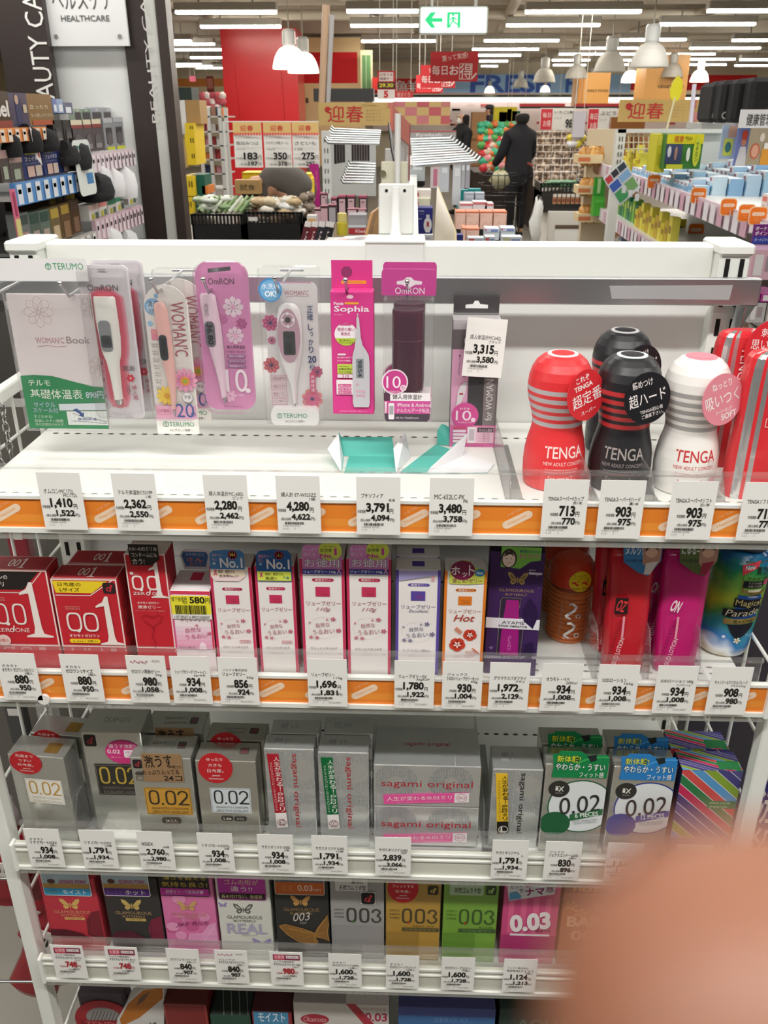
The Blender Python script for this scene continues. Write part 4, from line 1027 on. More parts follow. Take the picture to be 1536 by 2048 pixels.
B.done(); m = B.pop(0,.02,1,.07,.47); m.prism([(0,0),(1,0),(1,1),(0,1)],.0004,'eceae6'); m.lay = 1; m.r(0,0,1,.78,'ece23c'); m.t(.02,.05,.42,.25,'値下後価格','2a2820',.02); m.t(.48,.04,.86,.32,'580','1e1c18',.03); m.t(.87,.1,.99,.32,'円','1e1c18',.03); m.t(.3,.22,.42,.34,'税込','2a2820'); m.bars(.1,.4,.9,.78,'1e1c18',30,5); m.t(.05,.84,.95,.97,'1107 20%6T16 4902210200437','2a2820'); B.part(m,'discount_sticker')
pz = U(364,1150,.905); pe = U(420,1099,.905)
m = MB().front(pz[0],pe[0],.905,B.z1-.001,pe[2],0); m.prism([(.08,.1),(.2,.0),(.8,0),(.95,.1),(1,.3),(.88,.98),(.1,.98),(0,.3)],.0008,'e9e6ea'); m.lay = 1; m.p([(.12,.12),(.85,.12),(.92,.3),(.82,.85),(.16,.85),(.06,.3)],'4a78ae'); m.t(.2,.18,.8,.32,'カラダにミニ','dfe6f0',.01); m.t(.2,.4,.75,.6,'さん','d98a7c',.05); m.t(.3,.62,.8,.8,'おカバー','d98a7c',.04)
B.part(m,'card_topper')

def jelly(ul,ur,vt,label,edge,name,sub,kind,vt_z=None,depth=.034,sq='square'):
    B = Box('tall_box',label,ul,ur,vt,1,Y2,depth,'eee9e6',dict(left=edge,right=edge,top='e4e0dd'),b=.0008)
    m = B.front(); c = edge; m.r(0,0,.065,1.27,c); m.r(.935,0,1,1.27,c)
    o = {'n':.24,'l':.2,'e':.155,'h':.205}[kind]
    m.r(.27,o,.76,o+.035,c,.05); m.t(.33,o+.006,.7,o+.03,'潤滑ゼリー','f2e6e4',.02)
    y = o + .09; s_ = .36 * .9
    k = (B.x1-B.x0) / (B.z1-B.z0); m.r(.34,y,.34+s_,y+s_*k,c); m.t(.4,y+.04,.6,y+.055,'Luve','a83850' if c != 'e07a24' else 'a85a20',0,.3); m.t(.44,y+.065,.62,y+.09,'Jelly','a83850' if c != 'e07a24' else 'a85a20',0,.3)
    y += s_ * k + .045
    tc_ = {'n':'a85a66','l':'a85a66','e':'54507a','h':'b0603c'}[kind]
    m.t(.13,y,.9,y+.05,'リューブゼリー',tc_,.0)
    fc = {'n':'c05a70','l':'c05a70','e':'6a6590','h':'c8402c'}[kind]
    if kind == 'l': m.t(.34,y+.07,.68,y+.12,'110g',tc_,-.01,.4)
    if kind == 'e': m.t(.3,y+.06,.74,y+.095,'Excellent',tc_,0,.3)
    if kind == 'h':
        m.t(.24,y+.07,.76,y+.15,'Hot','b0402c',.01,.3)
        for cx,cy,r in ((.66,.76,.17),(.36,.88,.2)): m.flower(cx,cy,r,'c8402c',5,None,.9,.3); m.flower(cx,cy,r*.45,'eee0da',5,'c8402c',.5,.3)
        for x0,y0,a in ((.28,.7,.9),(.72,.92,-.5)):
            for i in range(5): m.line([(x0+.03*i,y0+.012*i),(x0+.03*i+.1*math.cos(a),y0+.012*i-.05*math.sin(a))],.025,'d0663c')
        m.frame(.57,.955,.84,.985,.01,'c8705c'); m.t(.6,.96,.8,.98,'日本製','c8705c')
    else:
        y2 = max(y+.14,.645)
        m.ring(.5,y2+.085,.36,.004,'d9c0cc' if kind != 'e' else 'c6c3d9',.12,40,20,300)
        m.t(.32,y2+.03,.64,y2+.08,'自然な',tc_,.0,0,-6); m.t(.24,y2+.1,.74,y2+.155,'うるおい',tc_,.0,0,-6)
        for cx,cy,r in ((.84,y2+.115,.065),(.72,y2-.01,.06),(.58,y2-.005,.03),(.18,y2+.03,.03),(.2,y2+.19,.05),(.34,y2+.195,.05)): m.flower(cx,cy,r,fc,5)
        if kind == 'n': m.frame(.6,.87,.87,.905,.01,fc); m.t(.63,.875,.84,.9,'日本製',fc)
        m.t(.18,.945,.8,.975,'ヒアルロン酸Na' if kind == 'e' else 'さらっとベタつかず','4a4446' if kind != 'e' else '6a6590',.0)
    if kind == 'e':
        for i,(a,c2) in enumerate(((.0,'a59ccd'),(.03,'bbb4d8'),(.06,'cfcae2'),(.09,'dfdce8'))): m.p([(.065,a),(.935,a*.4),(.935,.05+a*.2),(.065,.12-a*.2+a)],c2) if i == 0 else None
        m.line([(.8,.06),(.86,.12)],.025,'dc9aa8'); m.line([(.86,.06),(.79,.12)],.025,'dc9aa8')
    if kind in 'el' or True:
        m = B.top(); m.r(.36,.3,.64,.72,edge if kind in 'eh' else 'd07084')
    return B.done()
PKE = 'c8365c'
B = jelly(418,501,1134,'slim pink-edged box with blue crown topper, left of two alike',PKE,'','','n')
m = B.pop(0,.03,.86,-.2,.02); m.prism([(0,1),(.02,.2),(.12,.06),(.5,0),(.9,.02),(1,.15),(1,1)],.0006,'4a82bc'); m.lay = 1
m.t(.08,.2,.4,.34,'潤滑ゼリー','e6b0bc',.02); m.t(.08,.42,.22,.56,'売上','e6b0bc',.02); m.t(.3,.4,.95,.92,'No.1','f4ecee',.02); m.flower(.68,.25,.14,'c0506c',8,None,.9); m.p([(.6,.3),(.6,.12),(.64,.22),(.68,.08),(.72,.22),(.76,.12),(.76,.3)],'c49a48'); m.flower(.13,.7,.05,'d2e4f4',6); B.part(m,'topper')
m = B.pop(-.0004,.03,.86,.02,.16); m.lay = 2; m.r(0,0,1,.6,'f0dcc4'); m.p([(0,.6),(1,.6),(.8,1),(.1,1)],'f0d6d6'); m.t(.22,.06,.7,.36,'病院・産院でも','3a2c34',.02); m.t(.24,.44,.8,.7,'支持率No.1!!','4a343c',.01); m.line([(.12,.05),(.18,.5)],.04,'d06a80'); m.line([(.18,.05),(.1,.5)],.04,'d06a80'); B.part(m,'band_sticker')
B = jelly(508,587,1132,'slim pink-edged box with blue topper and yellow band, right of two alike',PKE,'','','n')
m = B.pop(0,.06,.95,-.19,.17); m.prism([(0,.97),(0,.2),(.1,.06),(.5,0),(.92,.03),(1,.15),(1,.97),(.95,1),(.04,1)],.0006,'2f5f9e'); m.lay = 1
m.t(.07,.16,.46,.27,'潤滑ゼリー','e0a0b0',.02); m.t(.07,.29,.22,.38,'売上','e0a0b0',.02); m.t(.3,.3,.95,.6,'No.1','f4ecee',.02); m.flower(.66,.17,.13,'b83a54',8,None,.9); m.p([(.6,.22),(.6,.12),(.63,.18),(.66,.08),(.7,.18),(.74,.12),(.74,.22)],'8a6a30'); m.flower(.13,.45,.05,'9ac4e4',6)
m.r(.02,.68,.98,.97,'d6de58'); m.t(.24,.71,.76,.81,'病院・産院でも','2a3024',.02); m.t(.24,.84,.56,.95,'推奨!!','2a3024',.03); m.line([(.1,.71),(.17,.86)],.03,'c04a6c'); m.line([(.17,.71),(.09,.86)],.03,'c04a6c'); m.flower(.88,.87,.05,'4a8a80',5); m.flower(.78,.85,.03,'4a8a80',5); B.part(m,'topper')
def big_top(B):
    m = B.pop(0,.07,.95,-.16,.15); m.prism([(.0,.99),(0,.5),(.02,.12),(.1,.05),(.95,.05),(1,.4),(1,.99)],.0006,'d888c4'); m.lay = 1
    m.e(.72,.22,.29,'d6e05c'); m.t(.55,.06,.86,.11,'病院・産院でも','5a6a2c'); m.t(.46,.14,.76,.27,'支持率','4a5a28',.02); m.t(.82,.14,.88,.36,'1','c8409c',.02); m.t(.46,.32,.78,.45,'No.','c8409c',.03); m.t(.03,.12,.4,.24,'たっぷり','efd0e6',.02); m.t(.03,.28,.34,.4,'使える','efd0e6',.02)
    m.t(.05,.47,.95,.77,'お徳用','4a3a80',.07); m.lay += 1; m.t(.06,.48,.94,.76,'お徳用','f4eef2',.025); m.r(0,.83,1,1,'3c3a84'); m.t(.03,.86,.84,.97,'リューブゼリー 110g','eae6f0',.02); m.line([(.89,.78),(.97,.97)],.02,'e8a0b4'); m.line([(.96,.78),(.88,.97)],.02,'e8a0b4'); B.part(m,'topper')
B = jelly(598,688,1118,'larger pink-edged box with lilac topper, left of two alike',PKE,'','','l',depth=.04); big_top(B)
B = jelly(692,782,1118,'larger pink-edged box with lilac topper, right of two alike',PKE,'','','l',depth=.04); big_top(B)
B = jelly(792,882,1140,'purple-edged white box in front, with two purple squares','5a48a0','','','e',depth=.03)
behind(B,.032,'purple-edged white box behind its twin, only the top showing')
B = jelly(890,975,1142,'orange-edged white box with hibiscus print on the second shelf','e07a24','','','h',depth=.032)
m = B.pop(0,.1,.95,-.13,.15); m.prism([(0,.92),(.02,.55),(.12,.2),(.3,.02),(.5,.02),(.68,.3),(.95,.35),(1,.6),(.97,.95),(.5,1),(.05,.98)],.0006,'c4cc58'); m.lay = 1; m.e(.37,.42,.34,'7a2348',.4); m.t(.05,.26,.3,.6,'ホ','f4e6ea',.04); m.t(.36,.5,.5,.68,'ッ','f4e6ea',.03); m.t(.54,.2,.7,.62,'ト','f4e6ea',.04); m.e(.85,.5,.14,'2f7fb4',.15); m.t(.76,.44,.94,.57,'New','eaf2f6',.02); m.t(.1,.74,.92,.93,'感じる!!ゼリー','8a3a5a',.03); B.part(m,'topper')

# --- dark purple window box
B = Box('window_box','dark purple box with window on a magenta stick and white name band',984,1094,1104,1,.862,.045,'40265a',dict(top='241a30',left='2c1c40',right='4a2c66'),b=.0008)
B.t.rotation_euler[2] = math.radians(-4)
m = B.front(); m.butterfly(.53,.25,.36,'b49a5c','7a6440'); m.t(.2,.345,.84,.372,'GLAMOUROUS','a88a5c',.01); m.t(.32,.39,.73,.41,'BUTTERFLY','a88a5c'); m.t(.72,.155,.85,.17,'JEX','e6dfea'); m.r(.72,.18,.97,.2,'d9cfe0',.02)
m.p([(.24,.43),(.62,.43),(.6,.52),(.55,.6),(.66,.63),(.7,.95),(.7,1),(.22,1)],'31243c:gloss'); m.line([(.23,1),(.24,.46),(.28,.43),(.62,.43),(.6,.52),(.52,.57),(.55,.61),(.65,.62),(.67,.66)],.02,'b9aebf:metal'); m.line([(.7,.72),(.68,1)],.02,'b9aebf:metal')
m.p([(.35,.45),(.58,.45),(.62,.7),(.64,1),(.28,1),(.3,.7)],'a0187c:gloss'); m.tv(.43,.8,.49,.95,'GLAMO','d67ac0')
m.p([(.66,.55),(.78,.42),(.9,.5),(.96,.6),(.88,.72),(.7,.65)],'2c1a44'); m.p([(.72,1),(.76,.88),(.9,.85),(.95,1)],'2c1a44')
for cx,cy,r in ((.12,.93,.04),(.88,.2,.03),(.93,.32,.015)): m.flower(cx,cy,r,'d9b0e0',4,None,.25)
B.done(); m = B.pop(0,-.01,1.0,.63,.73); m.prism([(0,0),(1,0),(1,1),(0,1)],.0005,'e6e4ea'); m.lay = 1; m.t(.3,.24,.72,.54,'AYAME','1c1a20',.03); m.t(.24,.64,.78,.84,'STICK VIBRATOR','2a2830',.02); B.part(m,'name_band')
m = B.pop(-.0,.2,.92,-.05,.16); m.prism([(0,.0),(1,0),(1,.55),(.75,.62),(.5,.95),(0,.9)],.0006,'7fbf52'); m.lay = 1; m.e(.2,.52,.2,'3a2c2c',.42); m.e(.2,.55,.16,'f2d9cc',.34); m.p([(.06,.45),(.12,.24),(.26,.2),(.34,.42),(.22,.32)],'3a2c2c'); m.e(.14,.52,.015,'2a2020'); m.e(.26,.52,.015,'2a2020'); m.line([(.15,.68),(.2,.72),(.25,.68)],.012,'b0504c'); m.t(.46,.1,.96,.24,'専門医もオススメ','3f5a7c',.02); m.t(.44,.28,.96,.5,'セルフケア','f4f0ee',.08); m.t(.445,.285,.955,.495,'セルフケア','c0304c',.02); B.part(m,'corner_sticker')

# --- ribbed orange bottle (two)
def ribbed(u,vb,k,label,src=None):
    q = G(u,vb,SH[k]); R = .0275; loc = (q[0],q[1]+R,SH[k])
    if src: return copy_tree(src,loc,label)
    t = thing('ribbed_bottle',loc,label,'bottle','ribbed orange bottles')
    prof = [(.022,0),(.026,.002)]; z = .004
    for i in range(11): prof += [(.0255,z),(.0272,z+.0018),(.0272,z+.004),(.0255,z+.0058)]; z += .0064
    m = MB(); m.lathe(prof,'e88a4c:gloss',36,keys=[('e88a4c:gloss' if (i%4) != 3 else 'b4602c') for i in range(len(prof)-1)]); m.build('body',t)
    m = MB(); m.lathe([(.0262,z-.001),(.0268,z+.001),(.0268,z+.006),(.0258,z+.007)],'b9aca4:film',36); m.build('clear_collar',t)
    z += .006; cp = [(.0285,z),(.0292,z+.001),(.0292,z+.012),(.0286,z+.018),(.0262,z+.025),(.0215,z+.031),(.015,z+.0345),(.0001,z+.036)]
    m = MB(); m.lathe(cp,'d4472c:gloss',36); m.build('cap',t)
    rf = lambda zz: float(np.interp(zz,[.08,.092,.1,.106,.112],[.0298,.0298,.0285,.026,.022]))
    m = MB(); m.cyl(0,0,rf,-20,42,z-.002,z+.025)
    m.e(.5,.5,.46,'f0d428',.5,36); m.t(.2,.16,.8,.25,'ロングセラー','8a5a20',.01); m.t(.14,.28,.86,.36,'ブランドローション','8a5a20',.01)
    for cx in (.3,.68): m.line([(cx-.14,.56),(cx-.06,.5),(cx+.02,.6),(cx+.1,.66)],.08,'d0402c'); m.ring(cx+.08,.46,.05,.02,'d0402c')
    m.t(.18,.78,.82,.86,'低価格・低容量','8a4a20',.02); m.build('round_label',t)
    m = MB(); m.cyl(0,0,lambda zz:.0278,-34,40,.006,z-.014)
    for y in (.1,.56):
        m.line([(.3,y+.02),(.42,y+.0),(.56,y+.08),(.5,y+.16),(.3,y+.26),(.22,y+.32)],.1,'d9d6d4:silver'); m.line([(.22,y+.32),(.4,y+.36)],.07,'d9d6d4:silver'); m.ring(.66,y+.3,.1,.045,'d9d6d4:silver',None,24)
    m.tv(.04,.1,.1,.9,'PEPEOKAMOTO','b9a08c'); m.build('swirl_print',t)
    return t
rb = ribbed(1139,1290,1,'ribbed orange bottle with red dome cap at the front of the second shelf')
ribbed(1128,1240,1,'ribbed orange bottle standing behind the front one, mostly hidden',rb)

# --- flat lotion bottles
def flat_bottle(ul,ur,utl,utr,vt,vb,k,body,label,ink,band,word,n_back):
    a,b = G(ul,vb,SH[k]),G(ur,vb,SH[k]); Y = .868
    x0,x1 = U(ul,vb,Y)[0],U(ur,vb,Y)[0]; t0,t1 = U(utl,vt,Y)[0],U(utr,vt,Y)[0]; zt = U((utl+utr)/2,vt,Y)[2]
    h = zt - SH[k]; loc = ((x0+x1)/2,Y+.018,SH[k])
    t = thing('flat_bottle',loc,label,'bottle','flat lotion bottles',0)
    n = 28; rings = []; cx0 = (x0+x1) / 2
    for f,sx,sy in ((0,.93,.8),(.015,1,.95),(.05,1,1),(.5,1,.9),(.85,1,.72),(.95,.97,.6),(.985,.9,.5),(1,.8,.35)):
        L = x0 + (t0-x0) * f; R = x1 + (t1-x1) * f; c = (L+R) / 2; w = (R-L) / 2 * sx
        rings.append([(c-cx0+w*math.copysign(abs(math.cos(2*PI*j/n)) ** .55,math.cos(2*PI*j/n)),.018*sy*math.copysign(abs(math.sin(2*PI*j/n)) ** .8,math.sin(2*PI*j/n)),f*h) for j in range(n)])
    m = MB()
    V = [q for r in rings for q in r]; m.add(V,[(i*n+j,i*n+(j+1)%n,(i+1)*n+(j+1)%n,(i+1)*n+j) for i in range(len(rings)-1) for j in range(n)],body,True)
    m.add(rings[-1],[tuple(range(n))],body); m.add(rings[0],[tuple(range(n))[::-1]],body)
    m.build('body',t)
    m = MB(); w0 = x1 - x0; lean = (t0+t1-x0-x1) / 2 / h
    m.face((-w0/2+lean*h*.98,-.0192,h*.98),(w0,0,0),(-lean*h*.96,0,-h*.96),1)
    m.N = np.array([0,-1.,0])
    if word == 'OZ': m.r(.12,.33,.42,.47,'2a1c1c')
    m.t(.16,.35,.38,.45,word,ink,.03,0,18); m.r(.33,.49,.38,.68,'e6a0b0',.02); m.t(-.09,.785,.67,.82,'SOD LOTION','f0dfe2',.0,0,-78)
    m.t(-.4,.69,.76,.72,'PREMIUM PLAY',band,.01,0,-78)
    m.build('front_print',t)
    m = MB(); m.face((-w0*.35+lean*h,-.0205,h*1.12),(w0*.9,0,0),(w0*.06,0,-h*.27),0)
    m.prism([(0,.05),(1,0),(.97,.55),(.8,.8),(.66,1),(.4,.9),(.03,.6)],.0006,'5a6a3c' if word == 'ON' else '3f7cb4'); m.lay = 1
    m.p([(.52,.02),(.98,.0),(.95,.55),(.7,.92),(.5,.6)],'b58a78'); m.e(.72,.3,.15,'d9ae98'); m.p([(.56,.3),(.6,.02),(.9,.0),(.88,.25),(.72,.12)],'4a342c'); m.p([(.55,.95),(.6,.62),(.9,.55),(.72,.95)],'d8d3d0' if word == 'OZ' else 'a03048')
    m.t(.06,.12,.5,.38,'ヌルッ!' if word == 'OZ' else 'にゅる~','eef2ee',.04); m.t(.06,.5,.5,.6,'さらさら使い心地','22303a',.01); m.build('hang_label',t)
    return t,loc
t1,l1 = flat_bottle(1210,1293,1226,1320,1112,1322,1,'c2222e:gloss','flat red lotion bottle with blue label at the front of second shelf','d03a3c','8a1c24','OZ',1)
copy_tree(t1,(l1[0]-.006,l1[1]+.042,l1[2]),'flat red lotion bottle behind the front red one')
t2,l2 = flat_bottle(1314,1398,1335,1436,1112,1328,1,'c41f72:gloss','flat magenta lotion bottle with green label at the front of second shelf','f0dfe6','8a1450','ON',1)
copy_tree(t2,(l2[0]-.012,l2[1]+.042,l2[2]),'flat magenta lotion bottle behind the front magenta one')

# --- rainbow bottle
q = G(1455,1318,SH[1]); loc = (q[0],q[1]+.033,SH[1])
t = thing('lotion_bottle',loc,'round blue green yellow lotion bottle with gold label at right end of second shelf','bottle')
t.rotation_euler = (0,math.radians(4),0)
rp = [(.028,0),(.031,.003),(.0325,.012),(.0335,.05),(.0335,.09),(.033,.115),(.031,.128),(.026,.138),(.018,.143)]
m = MB()
rf = lambda z: float(np.interp(z,[b for a,b in rp],[a for a,b in rp]))
m.lathe(rp,'d6e2ea:rainbow',40)
m.build('body',t)
m = MB(); m.lathe([(.018,.143),(.024,.144),(.024,.16),(.02,.163),(.012,.166),(.012,.178),(.0001,.179)],'1a2238:gloss',28); m.build('pump_cap',t)
m = MB(); m.cyl(0,0,lambda z:rf(z)+.0003,-50,48,.02,.136)
m.p([(.35,.02),(.98,.02),(.98,.36),(.8,.4),(.4,.36)],'b9a868:metal'); m.p([(.3,.06),(.72,.0),(.66,.06),(.34,.17)],'c83a4c'); m.t(.36,.05,.58,.1,'New','f0dede',.01,.2,-14); m.t(.62,.06,.94,.15,'驚き!','2a2620',.04); m.t(.45,.17,.95,.21,'ヌルすべ感','4a4228',.02); m.r(.4,.22,.86,.3,'1c1f28'); m.t(.5,.23,.8,.255,'ヌメりが自慢','c9c4a8'); m.t(.5,.265,.82,.29,'本格プロ仕様','c9c4a8'); m.r(.52,.315,.82,.345,'e6e2c8',.02); m.e(.92,.24,.07,'d8507c')
m.r(.36,.385,.9,.68,'2458a4'); m.t(.55,.39,.78,.41,'CANZEAL','e6e2d0',.01); m.r(.32,.43,.95,.53,'1a1c24'); m.t(.35,.44,.92,.53,'Magical','d9cc88',.02); m.p([(.15,.58),(.9,.5),(.98,.54),(.9,.6),(.3,.66),(.16,.66)],'1a1c24'); m.t(.2,.555,.9,.63,'Parade','e6dfc0',.0,.3,-8)
m.p([(.2,.68),(.92,.64),(.92,.7),(.22,.75)],'c2b070:metal'); m.t(.4,.675,.82,.715,'激ヌルTYPE','3a3420',.02,0,-4); m.p([(.3,.75),(.86,.71),(.84,.78),(.72,.86),(.56,.92),(.4,.84)],'1a1c28'); m.flower(.58,.93,.08,'e6e0c8',5,'c8a850'); m.flower(.3,.9,.04,'e8f0f4',6)
m.build('front_label',t)
# ================================================================== third shelf: silver boxes
Y3 = .85
SV = 'c6c6c0:silver'
def panel02(m,x0,y0,x1,y1,bg_,ink,sub,ed=None,l1='OKAMOTO CONDOMS',l2='ZERO-TWO EXCELLENT'):
    m.r(x0,y0,x1,y1,bg_); m.frame(x0+.012,y0+.012,x1-.012,y1-.012,.008,ed or sub)
    w,h = x1 - x0,y1 - y0; k = np.linalg.norm(m.X) / np.linalg.norm(m.Y)
    for cx in (.2,.56): zero(m,x0+w*cx,y0+h*.36,w*.115,h*.27,w*.042,ink)
    m.e(x0+w*.375,y0+h*.6,w*.028,ink)
    L = m.lay; x = x0 + w * .73; m.ring(x+w*.095,y0+h*.24,w*.115,w*.042,ink,h*.155,16,180,385); m.lay = L
    m.line([(x+w*.19,y0+h*.31),(x+w*.02,y0+h*.59)],w*.046,ink); m.lay = L; m.line([(x-w*.02,y0+h*.6),(x+w*.22,y0+h*.6)],w*.042,ink)
    m.t(x0+w*.12,y0+h*.72,x1-w*.08,y0+h*.8,l1,sub); m.t(x0+w*.12,y0+h*.85,x1-w*.08,y0+h*.93,l2,sub)
def round_seal(B,x0,x1,v0,v1,lines,key='c0242c'):
    m = B.pop(0,x0,x1,v0,v1); m.prism([(.5+.5*math.cos(2*PI*i/32),.5+.5*math.sin(2*PI*i/32)) for i in range(32)],.0006,key); m.lay = 1
    for y,h,w,s_ in lines: m.t(.5-w/2,y,.5+w/2,y+h,s_,'f0d9d4',.02)
    B.part(m,'round_seal')
B = Box('silver_box','silver box with red round seal and gold numerals at left end of third shelf',14,130,1512,2,Y3,.038,SV,b=.001)
B.t.rotation_euler[2] = math.radians(-5)
m = B.front(); panel02(m,.22,.34,.88,.7,'ece9e0','c49a4c','c9c3b2',None,'OKAMOTO CONDOMS','EXCELLENT 6PIECES'); B.top(); m.r(.6,.3,.85,.8,'b58f4a:silver'); B.done()
SL = [(.13,.13,.56,'先端まで'),(.34,.11,.4,'うすい'),(.52,.12,.5,'日本産。'),(.72,.06,.24,'JAPAN'),(.82,.05,.44,'TECHNOLOGY')]
round_seal(B,.03,.6,-.06,.27,SL)
behind(B,.042,'silver box with red round seal right behind the leftmost one',dx=.012)
B = Box('silver_box','silver box with dark label, gold numerals and pink oval seal on third shelf',157,277,1464,2,Y3+.02,.05,SV,b=.001,dx=.002)
m = B.front(); logo_d(m,.04,.03,.24,.15,'2a2624','b03038'); panel02(m,.14,.33,.9,.66,'3a3632','c9ad48','8a8478','8a8478','OKAMOTO CONDOMS','EXCELLENT 12PIECES')
B.top(); m.t(.3,.4,.75,.6,'OKAMOTO','8a8a84'); B.done()
m = B.pop(0,.37,.97,.08,.32); m.prism([(.5+.5*math.cos(2*PI*i/32),.5+.5*math.sin(2*PI*i/32)) for i in range(32)],.0006,'d23a80'); m.lay = 1; m.t(.12,.14,.86,.32,'激うす体験!','f6dce8',.03); m.t(.06,.38,.42,.55,'0.02','f6dce8',.02); m.r(.52,.38,.92,.72,'f2e6ec',.05); m.t(.56,.42,.88,.54,'レギュラー','c0407c',.02); m.t(.62,.57,.82,.69,'12個','c0407c',.02); m.t(.14,.68,.5,.74,'薄さ均一','f0c4d8'); B.part(m,'oval_seal')
B = Box('silver_box','silver box with brown flap and gold label, third from left on third shelf',259,380,1516,2,Y3-.002,.045,SV,b=.001)
m = B.front(); logo_d(m,.04,.03,.19,.155,'2a2624','b03038'); panel02(m,.16,.43,.94,.83,'c8963c','3f362a','5a4a30','6a5a3a'); m.r(.4,.875,.72,.965,'4a443c',.045); m.t(.46,.895,.66,.945,'24コ入','d9d2c2',.02)
B.top(); m.t(.28,.3,.68,.42,'OKAMOTO','7a7a74'); m.t(.28,.5,.68,.62,'CONDOMS','7a7a74'); logo_d(m,.72,.3,.86,.6,'5a5654','8a4048'); B.done()
m = B.pop(0,.2,.86,-.07,.335); m.prism([(0,0),(1,0),(1,1),(0,1)],.0006,'9a7a58'); m.lay = 1; m.t(.06,.04,.76,.48,'激うす','241c16',.05,0,-5); m.t(.62,.4,.96,.5,'体験!!!','3a2c20',.02); m.t(-.02,.56,.9,.74,'たっぷり入ってる','2c221a',.02,0,-3); m.t(.5,.77,.96,.95,'24コ','2c221a',.02); B.part(m,'brown_flap')
m = B.pop(-.0004,.06,.55,.19,.335); m.lay = 2; m.r(.0,.1,.34,.36,'4a3f38',.05); m.frame(.02,.5,.98,.95,.02,'6a4a2c'); m.t(.22,.6,.8,.84,'レギュラー','4a3424',.01); B.part(m,'flap_print')
behind(B,.05,'silver box with brown flap, standing behind the third from left',dz=0,dx=.004)
B = Box('silver_box','silver box with red round seal and pale blue label on third shelf',389,510,1522,2,Y3,.036,'bdbab0:silver',b=.001)
m = B.front(); m.r(.06,.06,.16,.2,'3a2c2a',.02); panel02(m,.2,.4,.88,.78,'d3dadd','33342f','6a6e6c','8a9094'); m.r(.35,.83,.55,.895,'3a3834',.032); m.t(.39,.843,.52,.88,'L size','d9d6cc',.02); m.r(.57,.83,.78,.895,'3a3834',.032); m.t(.62,.843,.74,.88,'6コ入','d9d6cc',.02)
B.top(); m.t(.25,.3,.65,.42,'OKAMOTO','7a7a74'); m.t(.3,.5,.62,.62,'CONDOMS','7a7a74'); logo_d(m,.7,.3,.86,.62,'5a4a48','8a3a40'); B.done()
round_seal(B,.05,.62,-.12,.32,[(.16,.1,.46,'ゆったり'),(.34,.11,.4,'大きな'),(.52,.12,.48,'日本産。'),(.72,.06,.24,'JAPAN'),(.82,.05,.44,'TECHNOLOGY')])
behind(B,.04,'silver box with red round seal right behind the pale blue labelled one',dx=.006)

def dots(m,cx,cy,r0,r1,key,step=.028,x0=.02,x1=.98,y0=.02,y1=.98):
    k = np.linalg.norm(m.X) / np.linalg.norm(m.Y); L = m.lay; y = y0
    while y < y1:
        x = x0
        while x < x1:
            d = math.hypot(x-cx,(y-cy)/k)
            if r0 < d < r1: m.lay = L; m.r(x,y,x+step*.55,y+step*.55*k,key)
            x += step
        y += step * k
    m.lay = L + 1
WB = 'dadcdc:silver'
def upright_box(ul,ur,vt,stripe,sink,end,count,ink,label,Yy,dup,d_=.05):
    B = Box('white_box',label,ul,ur,vt,2,Yy,d_,WB,b=.001,group=None)
    m = B.front()
    for cx,cy in ((.72,.25),(.72,.78),(.1,.25),(.1,.78)): dots(m,cx,cy,.26,.52,'9a9ea0',.034,.02 if cx < .5 else .46,.46 if cx < .5 else .98)
    m.line([(.44,0),(.44,1)],.006,'b9bcbd')
    m.t(.53,.05,.68,.98,'sagami original',ink,.01,0,90)
    B.top(); m.r(.2,.3,.34,.65,'9a9c9c'); m.t(.4,.35,.55,.6,count,'9a9c9c'); B.done()
    m = B.pop(0,.06,.4,.06,.99); m.prism([(0,0),(.68,0),(1,.98),(.32,1)],.0005,stripe); m.lay = 1
    m.p([(.26,.79),(.935,.78),(1,.98),(.32,1)],end); m.t(.42,.03,.92,.77,'人生が変わる!0.02ミリ',sink,.02,0,90) if False else None
    n = '人生が変わる!'
    for i,ch in enumerate(n): y = .03 + .066 * i; q_ = .15 if ch == '!' else 0; m.t(.36+q_+.32*y,y,.72-q_+.32*y,y+.058,ch,sink,.015)
    m.t(.5,.5,.82,.63,'0.02',sink,.01,0,90); m.t(.56,.64,.86,.69,'ミ',sink,.02); m.t(.58,.7,.88,.76,'リ',sink,.02)
    for i,ch in enumerate('ゴムじゃないコンドームサガミオリジナル'): y = .1 + .034 * i; q_ = .06 if ch == 'ー' else 0; m.t(.12+q_+.3*y,y,.26-q_+.3*y,y+.026,ch if ch != 'ー' else 'l',sink)
    m.ring(.65,.9,.28,.035,'7a3038' if end != '1e1c18' else 'ece8dc'); m.t(.5,.86,.8,.94,count,'7a3038' if end != '1e1c18' else 'ece8dc',.02)
    B.part(m,'side_stripe')
    if dup: behind(B,d_+.002,dup,dx=.004)
upright_box(527,627,1498,'b01e2e','f0e0dc','ece8e6','6コ','b0343c','white dotted box with red vertical stripe sticker on third shelf',Y3,'white dotted box behind the red-stripe box, only its top showing',.028)
upright_box(635,737,1505,'0f6a38','e6eee2','ece8e6','12コ','b0343c','white dotted box with green vertical stripe sticker on third shelf',Y3,'white dotted box behind the green-stripe box, only its top showing',.034)
upright_box(986,1088,1539,'ecc02c','2a2620','1e1c18','L','2c2a28','white dotted box with yellow vertical stripe sticker on third shelf',Y3+.005,None,.045)
